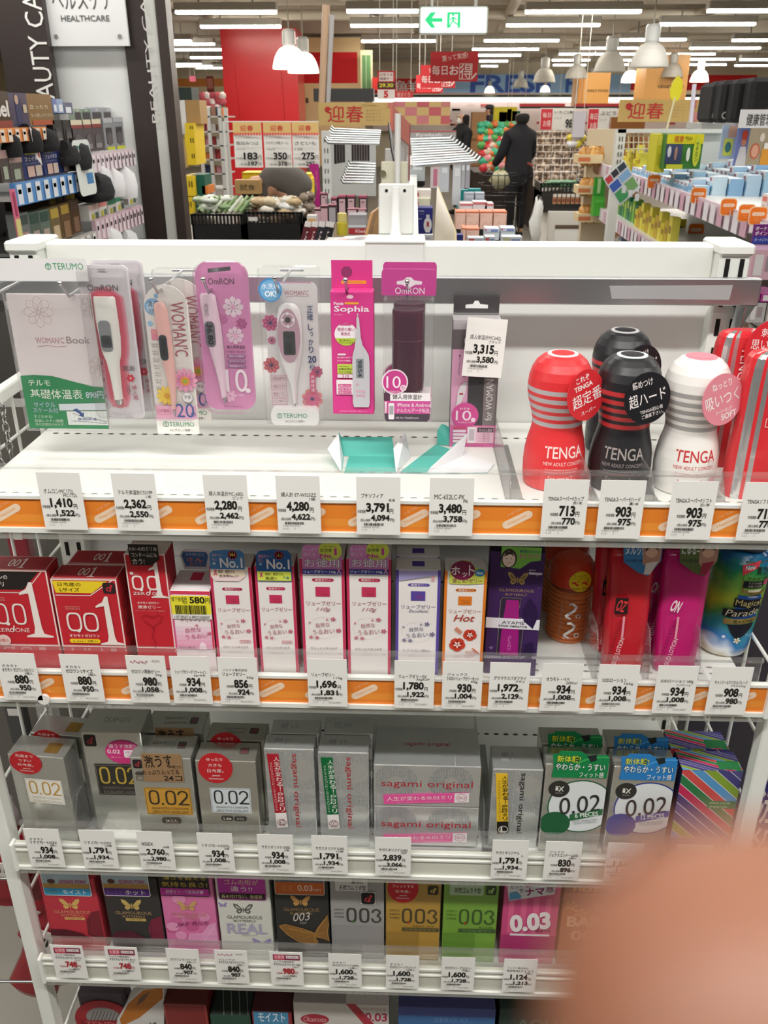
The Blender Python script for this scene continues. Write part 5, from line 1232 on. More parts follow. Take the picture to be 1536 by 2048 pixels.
# two wide boxes stacked
def wide(z,h,d_,label,first):
    a,c = U(747,1532,Y3),U(963,1532,Y3)
    B = Box('wide_box',label,747,963,1532,2,Y3,d_,WB,b=.001,z=z,group='wide silver boxes stacked on the third shelf')
    B.z1 = z + h; B.zv = z; B.m = MB(); B.m.box(B.x0,B.x1,B.Y,B.Y+d_,z+.0002,z+h,WB,.001)
    m = B.front()
    for cx,cy in ((.2,.4),(.72,.4)): dots(m,cx,cy,.07,.21,'8a8e90',.0145,.02,.98,.03,.97)
    m.t(.07,.36,.93,.56,'sagami original','b0343c',.012)
    B.top(); m.t(.28,.4,.72,.52,'sagami original','b0343c',.02); m.line([(.76,0),(.76,1)],.003,'c4c7c8'); B.done()
    m = B.pop(0,.09,.9,.62,.94) if first else B.pop(0,.09,.9,.62,.94)
    m.prism([(0,.3),(1,0),(1,.72),(.01,1)],.0005,'ea5aa0'); m.lay = 1; m.p([(.83,.05),(1,0),(1,.72),(.83,.77)],'efe4e8'); m.ring(.915,.38,.06,.006,'c06a80'); m.t(.875,.28,.955,.48,'20コ','c06a80',.02); m.t(.04,.3,.8,.62,'人生が変わる!0.02ミリ','f8e4ee',.02,0,-3.5); m.t(.15,.74,.72,.82,'ゴムじゃないコンドーム サガミオリジナル','f2c4da',0,0,-3.5); B.part(m,'pink_stripe')
zt = U(855,1532,Y3)[2]; zm = U(855,1614,Y3)[2]; h_ = zt - zm
z_ = SH[2]
wide(zm-h_ if zm-h_ > SH[2] else SH[2],min(h_,zm-SH[2]),.075,'lower wide silver box of the stack of two, pink stripe behind the guard',False)
wide(zm+.0004,h_,.075,'upper wide silver box of the stack of two with slanted pink stripe',True)

def ix_box(ul,ur,vt,c,tc_,n,label,dup,depth=.034):
    B = Box('oval_box',label,ul,ur,vt,2,Y3,depth,'c9c8c0:silver',b=.001,group=None)
    m = B.front(); k = np.linalg.norm(m.X) / np.linalg.norm(m.Y)
    cl = (.0,.0,1,1)
    m.p([(min(.62+.52*math.cos(2*PI*i/40),.995),.58+.36*math.sin(2*PI*i/40)) for i in range(40)],'e2e6e8')
    m.ring(.62,.58,.54,.022,c,.37,48,0,360,(0.0,0,.998,1))
    m.p([(max(.23+.25*math.cos(2*PI*i/32),.0),min(.83+.17*math.sin(2*PI*i/32),.985)) for i in range(32)],c)
    m.e(.24,.34,.17,'33322f'); m.t(.18,.3,.23,.36,'i','e6e4dc',.02); m.line([(.24,.3),(.31,.37)],.012,'e6e4dc'); m.line([(.31,.3),(.24,.37)],.02,'e6e4dc'); m.t(.19,.385,.31,.4,'IDEAL','b9b6ac')
    m.t(.27,.43,.92,.67,'0.02','33312d',.0,.12,-9)
    m.p([(.46,.69),(.985,.6),(.985,.685),(.46,.785)],tc_); m.t(.54,.655,.92,.72,'%s PIECES'%n,'e6ece6',.02,0,-9)
    m.t(.52,.755,.92,.785,'NEXT GENERATION','9aa09e',0,0,-9); m.t(.54,.79,.9,.815,'SUPER CONDOM','9aa09e',0,0,-9)
    B.done()
    lt,dk = ('3fb060','16854a') if c[0] == '2' and c[1] == '4' else ('4aa0dc','2c7fc4')
    m = B.pop(0,.08,.98,-.18,.18); m.prism([(0,.12),(.1,.1),(.14,.0),(.5,.0),(.56,.08),(.66,.16),(.95,.1),(1,.3),(.99,.98),(.02,.98),(.04,.6)],.0006,dk); m.lay = 1
    m.ring(.9,.62,.5,.035,lt,.46,24,180,300,(0,.02,.99,.97)); m.p([(.6,.15),(.76,.1),(.78,.3),(.68,.38)],'1f2a2a')
    m.t(.08,.14,.5,.4,'新体験!','20402c',.06); m.lay += 1; m.t(.085,.15,.495,.39,'新体験!','e6e83c',.03)
    m.t(.06,.42,.95,.7,'やわらか・うすい','1f3c5c' if c[0] != '2' else '163c26',.07); m.lay += 1; m.t(.07,.43,.94,.69,'やわらか・うすい','f0f4f0',.03); m.t(.5,.74,.93,.94,'フィット感','f0f4f0',.04); B.part(m,'topper')
    behind(B,depth+.004,dup,dx=-.001)
ix_box(1093,1220,1529,'24603a','2f6a42','6','silver box with green circle and green topper on third shelf','silver box with green topper right behind its twin')
ix_box(1229,1356,1534,'2b3a8e','34469c','12','silver box with blue circle and blue topper on third shelf','silver box with blue topper right behind its twin')
B = Box('striped_box','box with diagonal rainbow stripes at right end of third shelf',1365,1487,1541,2,Y3+.002,.036,'4a4684',dict(left='2a2a50'),b=.0008)
def stripes(m,sl=.62):
    cs = ['5a5690','4a4684','8aa83a','5a9cd0','d2504c','2f7a48','c42c58','4a3f78','5a5690','4a3f78','86a63c','5a9cd0']
    y = -.62
    for i,c in enumerate(cs):
        h = .135
        P_ = []
        poly = [(0,y),(1,y+sl),(1,y+sl+h),(0,y+h)]
        # clip to 0..1 vertically
        def clip(pts,lim,keep):
            out = []
            for (x0,y0),(x1,y1) in zip(pts,pts[1:]+pts[:1]):
                a,b2 = keep(y0,lim),keep(y1,lim)
                if a: out.append((x0,y0))
                if a != b2: t_ = (lim-y0) / (y1-y0); out.append((x0+(x1-x0)*t_,lim))
            return out
        q = clip(poly,0,lambda y_,l:y_ >= l); q = clip(q,1,lambda y_,l:y_ <= l) if len(q) > 2 else []
        if len(q) > 2: m.p(q,c); m.lay -= 1
        ln = clip(clip([(0,y-.006),(1,y+sl-.006),(1,y+sl+.006),(0,y+.006)],0,lambda y_,l:y_ >= l),1,lambda y_,l:y_ <= l)
        if len(ln) > 2: m.lay += 1; m.p(ln,'d9d4dc'); m.lay -= 2
        y += h
    m.lay += 3
m = B.front(); stripes(m); m.r(.52,.43,.99,.54,'2f7a48'); m.t(.55,.445,.9,.475,'UNITED COLORS','b4d2ac',.01); m.t(.55,.5,.85,.53,'OF BENETTON','b4d2ac',.01)
B.top(); stripes(m,.9); m.r(.62,.5,.98,.95,'2f7a48'); B.done()
behind(B,.04,'box with diagonal rainbow stripes behind its twin, only the top showing',dx=-.004)

# ================================================================== fourth shelf
Y4 = .85
def card_box(ul,ur,label,body,keys=None,vt=1757,depth=.05,name='flat_box'):
    B = Box(name,label,ul,ur,vt,3,Y4,depth,body,keys,b=.0008,group='boxes on the fourth shelf'); return B
def topper4(B,x0,x1,vb,edge,bands,lines,name='topper'):
    m = B.pop(0,x0,x1,-.18,vb); m.prism(rrect(0,0,1,1,.05,.06),.0006,edge); m.lay = 1
    for y0,y1,c in bands: m.r(.015,y0,.985,y1,c)
    for a in lines: m.t(*a)
    B.part(m,name); return m
def gb(m,y,ink,ink2,dark=None):
    m.butterfly(.48,y,.36,ink,dark); m.t(.16,y+.1,.82,y+.15,'GLAMOUROUS',ink2,.01); m.t(.28,y+.165,.7,y+.2,'BUTTERFLY',ink2)
def wing(m,key,vein,pts,hub):
    m.p(pts,key)
    for q in pts[::2]: m.line([hub,((hub[0]+3*q[0])/4,(hub[1]+3*q[1])/4)],.008,vein); m.lay -= 1
    m.lay += 1
B = card_box(76,187,'red box with gold butterfly and blue banded topper on fourth shelf','c03a48')
m = B.front(); gb(m,.42,'d9b268','d9a878'); m.r(.33,.63,.7,.675,'d9b268'); m.t(.4,.64,.64,.665,'MOIST TYPE','8a3a3a')
wing(m,'7a2a34','3a1a20',[(.7,.92),(.72,.68),(.82,.55),(.99,.5),(.99,.98),(.85,.98)],(.72,.92)); wing(m,'5a222a','3a1a20',[(.0,.98),(.02,.84),(.3,.84),(.6,.9),(.7,.98)],(.7,.95)); B.done()
topper4(B,.06,.92,.27,'e6e6e6',[(.03,.62,'a9bcc4'),(.56,.74,'b08a4a'),(.72,.97,'3f9cc8')],[(.12,.4,.28,.56,'●','5a3a34'),(.36,.42,.92,.55,'GOING FOR!!','b0406c',.03),(.4,.77,.9,.93,'モイスト','e6f0f4',.03),(.06,.78,.34,.92,'うるおい','6a9a6a',0)])
B = card_box(201,312,'black box with gold butterfly and purple banded topper on fourth shelf','3a3836')
m = B.front(); gb(m,.42,'c4a862','b99a6a'); m.r(.33,.63,.7,.675,'c4a862'); m.t(.4,.64,.64,.665,'HOT TYPE','3a2c20')
wing(m,'7a2a40','3a1a24',[(.74,.98),(.72,.78),(.8,.64),(.99,.58),(.99,.98)],(.75,.95)); wing(m,'5a2434','3a1a24',[(.0,.98),(.1,.86),(.4,.84),(.7,.98)],(.72,.98)); wing(m,'7a3044','3a1a24',[(.0,.0),(.18,.1),(.2,.26),(.06,.3),(.0,.2)],(.0,.1)); B.done()
topper4(B,.02,.86,.27,'e6e6e6',[(.03,.62,'a9bcc4'),(.56,.74,'b08a4a'),(.72,.97,'5a3484')],[(.12,.4,.28,.56,'●','5a3a34'),(.36,.42,.92,.55,'GOING FOR!!','b0406c',.03),(.46,.77,.9,.93,'ホット','e9e2f0',.03),(.06,.78,.4,.92,'あったか','8a6aa8',0)])
B = card_box(316,423,'pink watercolour box with gold butterfly and black topper on fourth shelf','d878a8')
m = B.front()
rn = random.Random(3)
for i in range(9): m.e(.1+.8*rn.random(),.3+.6*rn.random(),.09+.05*rn.random(),('e08fb8','d06c9e','c86090','e49cc0')[i%4])
m.lay += 1; gb(m,.42,'c9a06a','c48a7a'); m.t(.2,.66,.85,.74,'Jell Rich','8a3a6a',0,.4,-6); wing(m,'e09cc4','f0c0dc',[(.4,.98),(.45,.85),(.7,.84),(.85,.7),(.99,.66),(.99,.98)],(.75,.95)); B.done()
topper4(B,.0,.94,.26,'2a2426',[(.73,.97,'c03aa0')],[(.1,.3,.95,.44,'薄さを超える','c9b04c',.02),(.06,.5,.97,.68,'気持ち良さ!','c9b04c',.03),(.12,.78,.88,.92,'超感ゼリーで極薄感♥','f0c4e4',.02)])
B = card_box(429,537,'pale box with grey butterfly and magenta topper on fourth shelf','d3d4ca')
m = B.front(); gb(m,.46,'5a5a54','4a4a44','b9b9b0'); m.butterfly(.1,.4,.16,'9a8ac0'); m.t(.14,.68,.9,.84,'REAL','a9a3bd',.02); m.t(.4,.85,.7,.87,'PERFECT FIT','8a8a88'); wing(m,'9486bc','7a6ca4',[(.62,.98),(.6,.9),(.7,.93),(.78,.97)],(.75,.97)); wing(m,'9486bc','7a6ca4',[(.8,.97),(.9,.92),(.96,.9),(.95,.98)],(.8,.97)); B.done()
topper4(B,.05,.93,.31,'b83aa0',[(.8,.98,'2a2224')],[(.14,.38,.86,.54,'ゴムの形が','e8cfa8',.03),(.26,.58,.72,.74,'違う!!','f4e6f0',.04),(.06,.83,.92,.95,'締め付けない、新感覚','c9b48a',.02)])
B = card_box(546,655,'black box with large gold butterfly and orange topper on fourth shelf','343330')
m = B.front(); gb(m,.33,'b98a4e','9a7a50'); m.t(.32,.5,.66,.62,'003','c9c4bc',-.01,.4,-8); m.t(.44,.63,.58,.67,'Hot','a9a49c',-.01,.4,-8)
for pts in ([(.06,.7),(.18,.68),(.5,.74),(.72,.8),(.72,.86),(.78,.94),(.7,.98),(.58,.97),(.4,.94),(.2,.84),(.07,.73)],[(.72,.82),(.78,.72),(.98,.52),(.99,.66),(.96,.78),(.99,.92),(.88,.88),(.74,.86)]): wing(m,'8a6434','c08c4a',pts,(.72,.82)); m.line(pts+pts[:1],.014,'b4834a')
B.done()
topper4(B,.02,.94,.23,'c9c4b8',[(.03,.55,'6a7078'),(.55,.97,'c8642c')],[(.14,.34,.5,.5,'温感ゼリー','3a3638',.03),(.46,.64,.76,.84,'0.03','f0dcc8',.01),(.78,.76,.92,.84,'mm','f0dcc8',.01),(.14,.64,.36,.86,'極薄','e08a4a',.02)])
def zzt(B,ink,seal):
    m = B.front();
    for i,s_ in enumerate(('ZERO','ZERO','THREE')): m.t(.06,.44+.052*i,.25,.465+.052*i,s_,ink)
    for cx in (.39,.63): zero(m,cx,.525,.095,.105,.04,ink)
    L = m.lay; m.ring(.855,.475,.085,.038,ink,.05,18,170,440); m.lay = L; m.ring(.855,.573,.095,.038,ink,.056,18,-80,190); m.lay = L + 2
    m.line([(.4,.6),(.44,.63)],.03,'b03a34' if ink != '3f3e3b' else '4a7a3c')
    return m
B = card_box(659,768,'grey box with dark numerals and speech-bubble topper on fourth shelf','9b9997:satin'); m = zzt(B,'3f3e3b',0); m.p([(.02,.68),(.98,.68),(.98,.99),(.02,.99)],'93908f:satin'); B.done()
m = B.pop(.0005,.57,.84,.175,.35); m.prism([(0,0),(1,0),(1,1),(0,1)],.0006,'d9d6d2'); m.lay = 1; logo_d(m,.03,.03,.97,.97,'1f1d1c','d03a3a'); B.part(m,'square_sticker')
m = topper4(B,.1,.7,.17,'d3cfcc',[],[(.16,.3,.8,.5,'やわらか','2c2a2a',.03),(.5,.56,.86,.7,'素肌。','2c2a2a',.04),(.12,.76,.94,.96,'天然ゴムうす型','2c2026',.02)],'speech_topper')
B = card_box(772,883,'gold box with dark numerals and red round seal on fourth shelf','b08a3c:satin'); m = zzt(B,'4a4430',0); m.t(.5,.655,.9,.68,'REAL FIT','6a5a30'); m.r(.3,.69,.99,.74,'5a5236'); m.t(.36,.7,.92,.73,'リアルフィット','a08a4c',.01); m.r(.02,.76,.6,.99,'9c7a36:satin'); logo_d(m,.76,.09,.95,.21,'3a3426','d0b060'); B.done()
round_seal(B,.03,.59,-.06,.33,[(.2,.1,.5,'あなたに'),(.36,.1,.68,'フィットする'),(.54,.1,.48,'日本産。'),(.72,.05,.24,'JAPAN'),(.81,.05,.44,'TECHNOLOGY')])
B = card_box(889,1000,'lime green box with dark numerals and speech-bubble topper on fourth shelf','74a03c:satin'); m = zzt(B,'3f5a2c',0); m.t(.66,.655,.94,.68,'ALOE','4a6a30'); m.r(.3,.69,.99,.74,'3f5a34'); m.t(.36,.7,.92,.73,'アロエゼリー','7a9a5a',.01); m.r(.02,.76,.6,.99,'628c34:satin'); logo_d(m,.76,.09,.95,.21,'33482a','b4d27c'); B.done()
topper4(B,.1,.72,.22,'a9c09c',[(.05,.7,'b9cab0')],[(.24,.3,.8,.42,'素肌に','2c3a28',.04),(.2,.46,.84,.64,'ぷるぷる。','2c3a28',.04),(.14,.74,.92,.92,'天然ゴムうす型','24301c',.03)],'speech_topper')
B = card_box(1010,1124,'pink box with vertical stripes and white slanted numerals on fourth shelf','c8487c:satin',vt=1768); m = B.front()
for i in range(4): m.p([(.1+.22*i,.2),(.2+.22*i,.2),(.2+.22*i,.72),(.1+.22*i,.72)],'d9608c:satin'); m.lay -= 1
m.lay += 1; m.r(0,.75,1,1,'a8326a:satin')
for dx,c in ((.012,'8a2a58'),(0,'e9e2e2')): m.t(.14+dx,.42+dx,.88+dx,.68+dx,'0.03',c,.05,.1,-10); m.lay += 1
m.t(.62,.66,.88,.7,'INVI','7a2a50',.03); m.r(.16,.725,.88,.755,'e4dce0'); m.t(.45,.73,.6,.75,'フィット','8a3a60'); B.done()
m = B.pop(0,.04,.9,-.04,.24); m.prism([(.02,.5),(0,.2),(.1,.02),(.28,.0),(.4,.3),(1,.06),(.98,.6),(.06,1)],.0006,'d6d6d8'); m.lay = 1; m.t(.06,.12,.32,.36,'ゼリー','2a2a30',.04); m.t(.24,.38,.34,.55,'で','2a2a30',.03); m.t(.38,.3,.78,.68,'ナマ','8a2a60',.05,0,-8); m.t(.8,.2,.96,.5,'感','8a2a60',.03); m.p([(.06,.6),(.2,.5),(.3,.7),(.3,.85),(.07,.95)],'5a9cc4'); B.part(m,'topper')
B = card_box(1131,1246,'brown and orange box beside the fingertip on fourth shelf','a86a48',vt=1770); m = B.front(); m.r(0,0,1,.12,'6a3a24'); m.t(.15,.03,.6,.1,'HOT','c8963c',.03);
for i in range(5): m.flower(.15+.17*i,.3+.1*(i%3),.12,'c49058',5)
m.t(.1,.45,.9,.6,'BARE','d9b08a',.04); m.t(.2,.66,.8,.8,'003','d9b08a',.02); B.done()
B = card_box(1250,1366,'dark box with leopard print mostly hidden by the fingertip','5a3c30',vt=1776); m = B.front()
rn = random.Random(5)
for i in range(30): m.e(.06+.88*rn.random(),.06+.88*rn.random(),.04,'2c1c16')
B.done()

# ================================================================== bottom shelf
Y5 = .86
def low_box(ul,ur,vt,label,body,depth=.06,keys=None,name='carton'):
    return Box(name,label,ul,ur,vt,4,Y5,depth,body,keys,b=.001)
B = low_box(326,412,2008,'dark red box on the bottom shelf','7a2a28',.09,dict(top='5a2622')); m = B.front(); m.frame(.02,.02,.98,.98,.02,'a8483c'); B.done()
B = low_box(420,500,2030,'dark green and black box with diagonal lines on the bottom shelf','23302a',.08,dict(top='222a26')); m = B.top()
for i in range(4): m.line([(.05+.2*i,.0),(.35+.2*i,1)],.012,'8a9088')
m = B.front(); m.r(0,0,1,.3,'2a4a3a'); B.done()
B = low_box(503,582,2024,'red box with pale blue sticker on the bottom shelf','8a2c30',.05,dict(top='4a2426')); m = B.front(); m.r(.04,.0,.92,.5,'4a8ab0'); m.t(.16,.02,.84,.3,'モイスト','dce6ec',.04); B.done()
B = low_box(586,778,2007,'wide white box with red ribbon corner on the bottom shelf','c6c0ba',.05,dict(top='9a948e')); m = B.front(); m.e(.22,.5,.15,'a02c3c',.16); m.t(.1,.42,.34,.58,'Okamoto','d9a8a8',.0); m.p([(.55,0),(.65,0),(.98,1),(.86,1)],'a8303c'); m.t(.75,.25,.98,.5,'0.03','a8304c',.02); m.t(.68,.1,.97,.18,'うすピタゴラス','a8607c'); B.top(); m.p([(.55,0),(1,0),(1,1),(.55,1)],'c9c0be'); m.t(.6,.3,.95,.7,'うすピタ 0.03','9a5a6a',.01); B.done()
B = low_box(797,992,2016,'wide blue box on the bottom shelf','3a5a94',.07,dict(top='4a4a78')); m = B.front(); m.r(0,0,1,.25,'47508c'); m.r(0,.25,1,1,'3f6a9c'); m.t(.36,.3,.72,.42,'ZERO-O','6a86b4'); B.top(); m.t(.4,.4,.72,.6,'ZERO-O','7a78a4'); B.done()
B = low_box(1000,1180,2020,'dark green box on the bottom shelf beside the fingertip','2a3a34',.07); m = B.front(); m.t(.2,.3,.8,.6,'AQUA','4a6a5c',.02); B.done()
# round-label pack and orange bag at the left
q = U(204,2010,.87); loc = (q[0],.87,SH[4])
t = thing('hanging_pack',loc,'dark pack with red round label at left end of bottom shelf','pack')
m = MB(); m.box(q[0]-.037,q[0]+.037,.87,.9,SH[4],q[2]+.022,'4a3f44',.004); m.build('pouch',t,loc)
m = MB().front(q[0]-.046,q[0]+.046,.868,q[2]-.08,q[2]+.012,0); m.prism([(.5+.5*math.cos(2*PI*i/32),.5+.5*math.sin(2*PI*i/32)) for i in range(32)],.001,'a02c34'); m.lay = 1; m.e(.5,.42,.3,'8a8684',.26)
for i in range(8): m.line([(.26+.06*i,.5),(.36+.06*i,.26)],.015,'5a5654'); m.lay -= 1
m.lay += 2; m.p([(.1,.5),(.95,.46),(.95,.7),(.1,.72)],'8a222a'); m.t(.16,.52,.9,.66,'TENDER','c05a5a',.02); m.build('round_label',t,loc)
q = U(286,2000,.865); loc = (q[0],.865,SH[4])
t = thing('plastic_bag',loc,'orange and white bag leaning at left of the bottom shelf','bag')
m = MB(); m.face((q[0]-.04,.866,q[2]+.02),(.078,0,.012),(-.02,0,-(q[2]+.02-SH[4])),0); m.prism([(.25,.22),(.55,.02),(.96,0),(1,.4),(1.02,1),(.0,1),(.05,.5)],.02,'c9c6c2',None,True); m.lay = 1; m.p([(.27,.24),(.56,.04),(.94,.02),(.96,.2),(.5,.5),(.14,.62),(.1,.5)],'b06a24'); m.p([(.5,.15),(.7,.06),(.6,.2),(.42,.3)],'6a4a38'); m.t(.4,.6,.9,.8,'ひろがる','4a4a50',.03,0,-14); m.build('pouch',t,loc)
# ================================================================== the store around: floor, ceiling, walls
def quad(name,pts,key,kind='structure',th=.02):
    m = MB(); sheet(m,pts,th,key,key); o = m.build(name,None,tuple(np.mean(np.array(pts),0))); o['kind'] = kind; return o
def add_tiles(mname,grid):
    m = mat(mname); nt = m.node_tree; b = nt.nodes['Principled BSDF']
    tc = nt.nodes.new('ShaderNodeTexCoord'); bt = nt.nodes.new('ShaderNodeTexBrick'); bt.offset = 0
    bt.inputs['Scale'].default_value = 1; bt.inputs['Brick Width'].default_value = grid; bt.inputs['Row Height'].default_value = grid; bt.inputs['Mortar Size'].default_value = .003
    c = b.inputs['Base Color'].default_value; bt.inputs['Color1'].default_value = c; bt.inputs['Color2'].default_value = tuple(x*.93 for x in c[:3]) + (1,); bt.inputs['Mortar'].default_value = tuple(x*.55 for x in c[:3]) + (1,)
    nt.links.new(tc.outputs['Object'],bt.inputs['Vector']); nt.links.new(bt.outputs['Color'],b.inputs['Base Color'])
quad('floor',[(-14,-4,0),(14,-4,0),(14,31,0),(-14,31,0)],'7d786d:satin'); add_tiles('7d786d:satin',.45)
quad('ceiling',[(-14,-4,3.15),(-14,31,3.15),(14,31,3.15),(14,-4,3.15)],'d6cebf:cloth')
quad('wall_back',[(-14,30,0),(14,30,0),(14,30,3.15),(-14,30,3.15)],'efe3c8:paint')
quad('wall_left',[(-14,-4,0),(-14,30,0),(-14,30,3.15),(-14,-4,3.15)],'d9cdb4:paint')
quad('wall_right',[(14,30,0),(14,-4,0),(14,-4,3.15),(14,30,3.15)],'d9cdb4:paint')
for i,y in enumerate((9.8,13.3,15.6,18.0,20.2,22.0,23.6,25.4,27.5)):     # beams and ducts under the ceiling
    m = MB(); m.box(-13.5,13.5,y-.12,y+.12,2.9,3.13,'c4bbac:cloth'); o = m.build('beam',None,(0,y,3)); o['kind'] = 'structure'
for i,(x0,y0,x1,y1,r) in enumerate(((-3.5,11,-1.5,26,.06),(1.2,10,2.0,28,.07),(4.5,10.5,3.2,27,.06),(-1.0,12,.6,20,.05),(-13,14.5,13,14.9,.07),(-13,19.2,13,19,.06),(-6,10,-5,28,.08),(7,10,6,28,.07))):
    m = MB(); m.tube([(x0,y0,2.9),(x1,y1,2.9)],r,'cdc5b6:cloth',10); o = m.build('ceiling_pipe',None,((x0+x1)/2,(y0+y1)/2,2.9)); o['kind'] = 'structure'

# ceiling tube lights: every one a housing and a tube
TZ = 2.72; ti = 0
def tube_light(u0,u1,v,group='fluorescent tubes under the ceiling'):
    global ti
    a,b = G(u0,v,TZ),G(u1,v,TZ); y = (a[1]+b[1]) / 2; loc = ((a[0]+b[0])/2,y,TZ)
    side = 'left of the red pillar' if u0 < 390 else 'above the red pillar and pendant lamps' if u0 < 690 else 'around the green exit sign' if u0 < 1100 else 'above the grey pendant lamps'
    row = 'nearest row' if v < 40 else 'second row' if v < 65 else 'middle rows' if v < 90 else 'far rows'
    t = thing('tube_light',loc,'white ceiling tube light %s, %s'%(side,row),'ceiling light','%s tube lights %s'%(row,side))
    m = MB(); m.box(a[0],b[0],y-.09,y+.09,TZ+.012,TZ+.1,'b9b5ac:paint',.01)
    for x in (a[0]+.3,b[0]-.3): m.box(x-.01,x+.01,y-.01,y+.01,TZ+.1,3.14,'9a958a:paint')
    m.build('housing',t,loc)
    m = MB(); m.box(a[0]+.01,b[0]-.01,y-.05,y+.05,TZ-.02,TZ+.012,'fff8ea:tube',.006); m.build('tube',t,loc); ti += 1
for u0,u1,v in ((350,555,24),(692,838,22),(1050,1282,23),(1415,1560,21),(400,563,53),(700,838,51),(1012,1200,50),(1320,1510,48),(200,384,82),(722,872,82),(968,1118,81),(1240,1372,79),(1465,1600,80),
                  (330,430,88),(340,452,99),(944,1078,98),(1162,1276,96),(1380,1520,96),(380,452,115),(950,1042,110),(1118,1188,108),(1190,1270,108),(1330,1430,108),(345,403,128),(958,1016,122),(1104,1180,120),(1226,1262,120),(1374,1470,118),(1480,1540,119),
                  (392,452,141),(962,996,132),(1106,1172,130),(1200,1260,129),(1376,1452,129),(345,425,132),(1470,1536,131)):
    tube_light(u0,u1,min(v,136))

# exit sign
Ye = 8.0; a,b = U(839,12,Ye),U(975,69,Ye)
t = thing('exit_sign',(a[0]+.3,Ye,a[2]),'lit white emergency exit sign with green arrow hanging from the ceiling','exit sign'); L0 = (a[0]+.3,Ye,a[2])
m = MB(); m.box(a[0],b[0],Ye,Ye+.07,b[2],a[2],'d9e2dc:plastic',.015)
for x in (a[0]+.1,b[0]-.1): m.tube([(x,Ye+.035,a[2]),(x,Ye+.035,3.14)],.01,'c9c9c4:paint',6)
m.build('housing',t,L0)
m = MB().front(a[0]+.012,b[0]-.012,Ye-.002,b[2]+.012,a[2]-.012)
m.p(rrect(0,0,1,1,.02,.06),'eaf6ee:emit'); g_ = '12b36a:emit'
m.p([(.06,.48),(.15,.18),(.23,.18),(.17,.41),(.33,.41),(.33,.56),(.17,.56),(.23,.8),(.16,.8)],g_)
m.r(.4,.18,.6,.8,g_); m.r(.44,.26,.56,.8,'eaf6ee:emit'); m.e(.49,.28,.018,g_)
m.line([(.495,.36),(.49,.52)],.03,g_); m.line([(.49,.52),(.46,.62),(.44,.78)],.02,g_); m.line([(.495,.52),(.53,.62),(.565,.66)],.02,g_); m.line([(.45,.48),(.47,.4),(.5,.38),(.53,.46),(.55,.44)],.016,g_)
m.build('lit_panel',t,L0)

# pendant lamps
def pendant(uc,w,vb,Yd,lit,label,k=1.0):
    px = U(uc,vb,Yd); hw = U(uc+w/2,vb,Yd)[0] - px[0]; s_ = hw / .22
    loc = (px[0],Yd,px[2]); t = thing('pendant_lamp',loc,label,'pendant lamp','bell pendant lamps over the food hall')
    key = 'fff6e4:glow' if lit else 'e2e0da:milk'
    pr = [(.22,0),(.222,.01),(.215,.05),(.195,.12),(.165,.18),(.13,.225),(.09,.25),(.06,.262)]
    m = MB(); m.lathe([(r*s_,z*s_) for r,z in pr],key,28,caps=False); m.lathe([(r*s_*.97,z*s_) for r,z in pr][::-1],key,28,caps=False); m.build('shade',t)
    m = MB(); m.lathe([(.07*s_,.25*s_),(.085*s_,.28*s_),(.085*s_,.42*s_),(.07*s_,.45*s_),(.0001,.46*s_)],'b9bab8:plastic',18); m.build('lamp_housing',t)
    m = MB(); m.tube([(0,0,.45*s_),(0,0,3.14-loc[2])],.008,'a9a49a',6); m.build('cord',t)
    if lit:
        m = MB(); m.ball((0,0,.1*s_),.07*s_,'fff6e4:bulb'); m.build('bulb',t)
_g = mat('fff6e4:glow'); _b = _g.node_tree.nodes['Principled BSDF']; _b.inputs['Emission Color'].default_value = (1,.95,.86,1); _b.inputs['Emission Strength'].default_value = 2.0
_g = mat('fff6e4:bulb'); _b = _g.node_tree.nodes['Principled BSDF']; _b.inputs['Emission Color'].default_value = (1,.92,.8,1); _b.inputs['Emission Strength'].default_value = 30
for a_ in ((607,62,146,14,True,'lit white pendant lamp just right of the one before the red pillar'),(580,68,138,13,True,'lit white pendant lamp in front of the red pillar'),(1298,75,135,11.6,False,'largest unlit grey pendant lamp at upper right'),(1219,62,144,13.9,False,'second largest unlit grey pendant lamp, left of the largest'),
           (1152,43,157,20,False,'unlit grey pendant lamp above the orange daily food column'),(1343,43,155,20,False,'unlit grey pendant lamp in front of the orange vegetable column'),(1260,37,165,23,True,'lit pendant lamp under the largest grey lamp'),(1184,31,172,27,True,'small lit pendant lamp before the daily food column'),
           (1398,37,164,23,True,'lit pendant lamp right of the vegetable column'),(979,21,186,29,True,'small lit pendant lamp left of the blue FRESH letters'),(1041,30,175,26,False,'small unlit lamp over the blue banner'),(1088,44,165,21,False,'unlit grey lamp over the right part of blue banner'),(1090,20,184,29,True,'small lit lamp low over the blue banner')):
    pendant(*a_)

# ---- helpers for things in the distance
def bk(name,label,cat,Y,u0,v0,u1,v1,d,key,group=None,art=None,b=.0,keys=None,bottom=None,hang=0):
    a = U((u0+u1)/2,v0,Y); x0,x1 = U(u0,(v0+v1)/2,Y)[0],U(u1,(v0+v1)/2,Y)[0]
    z1,z0 = a[2],(U((u0+u1)/2,v1,Y)[2] if bottom is None else bottom)
    m = MB(); m.step = 2e-4 * max(1,Y); m.box(x0,x1,Y,Y+d,z0,z1,key,b,keys)
    if art: m.front(x0,x1,Y,z0,z1,1); art(m)
    for x in (x0+(x1-x0)*.12,x1-(x1-x0)*.12): hang and m.tube([(x,Y+d/2,z1-.01),(x,Y+d/2,3.15)],.004,'d9d4c8',5)
    loc = ((x0+x1)/2,Y+d/2,z0)
    o = m.build(name,None,loc)
    if cat == 'structure': o['kind'] = 'structure'
    elif cat: tag(o,label,cat,group)
    return o
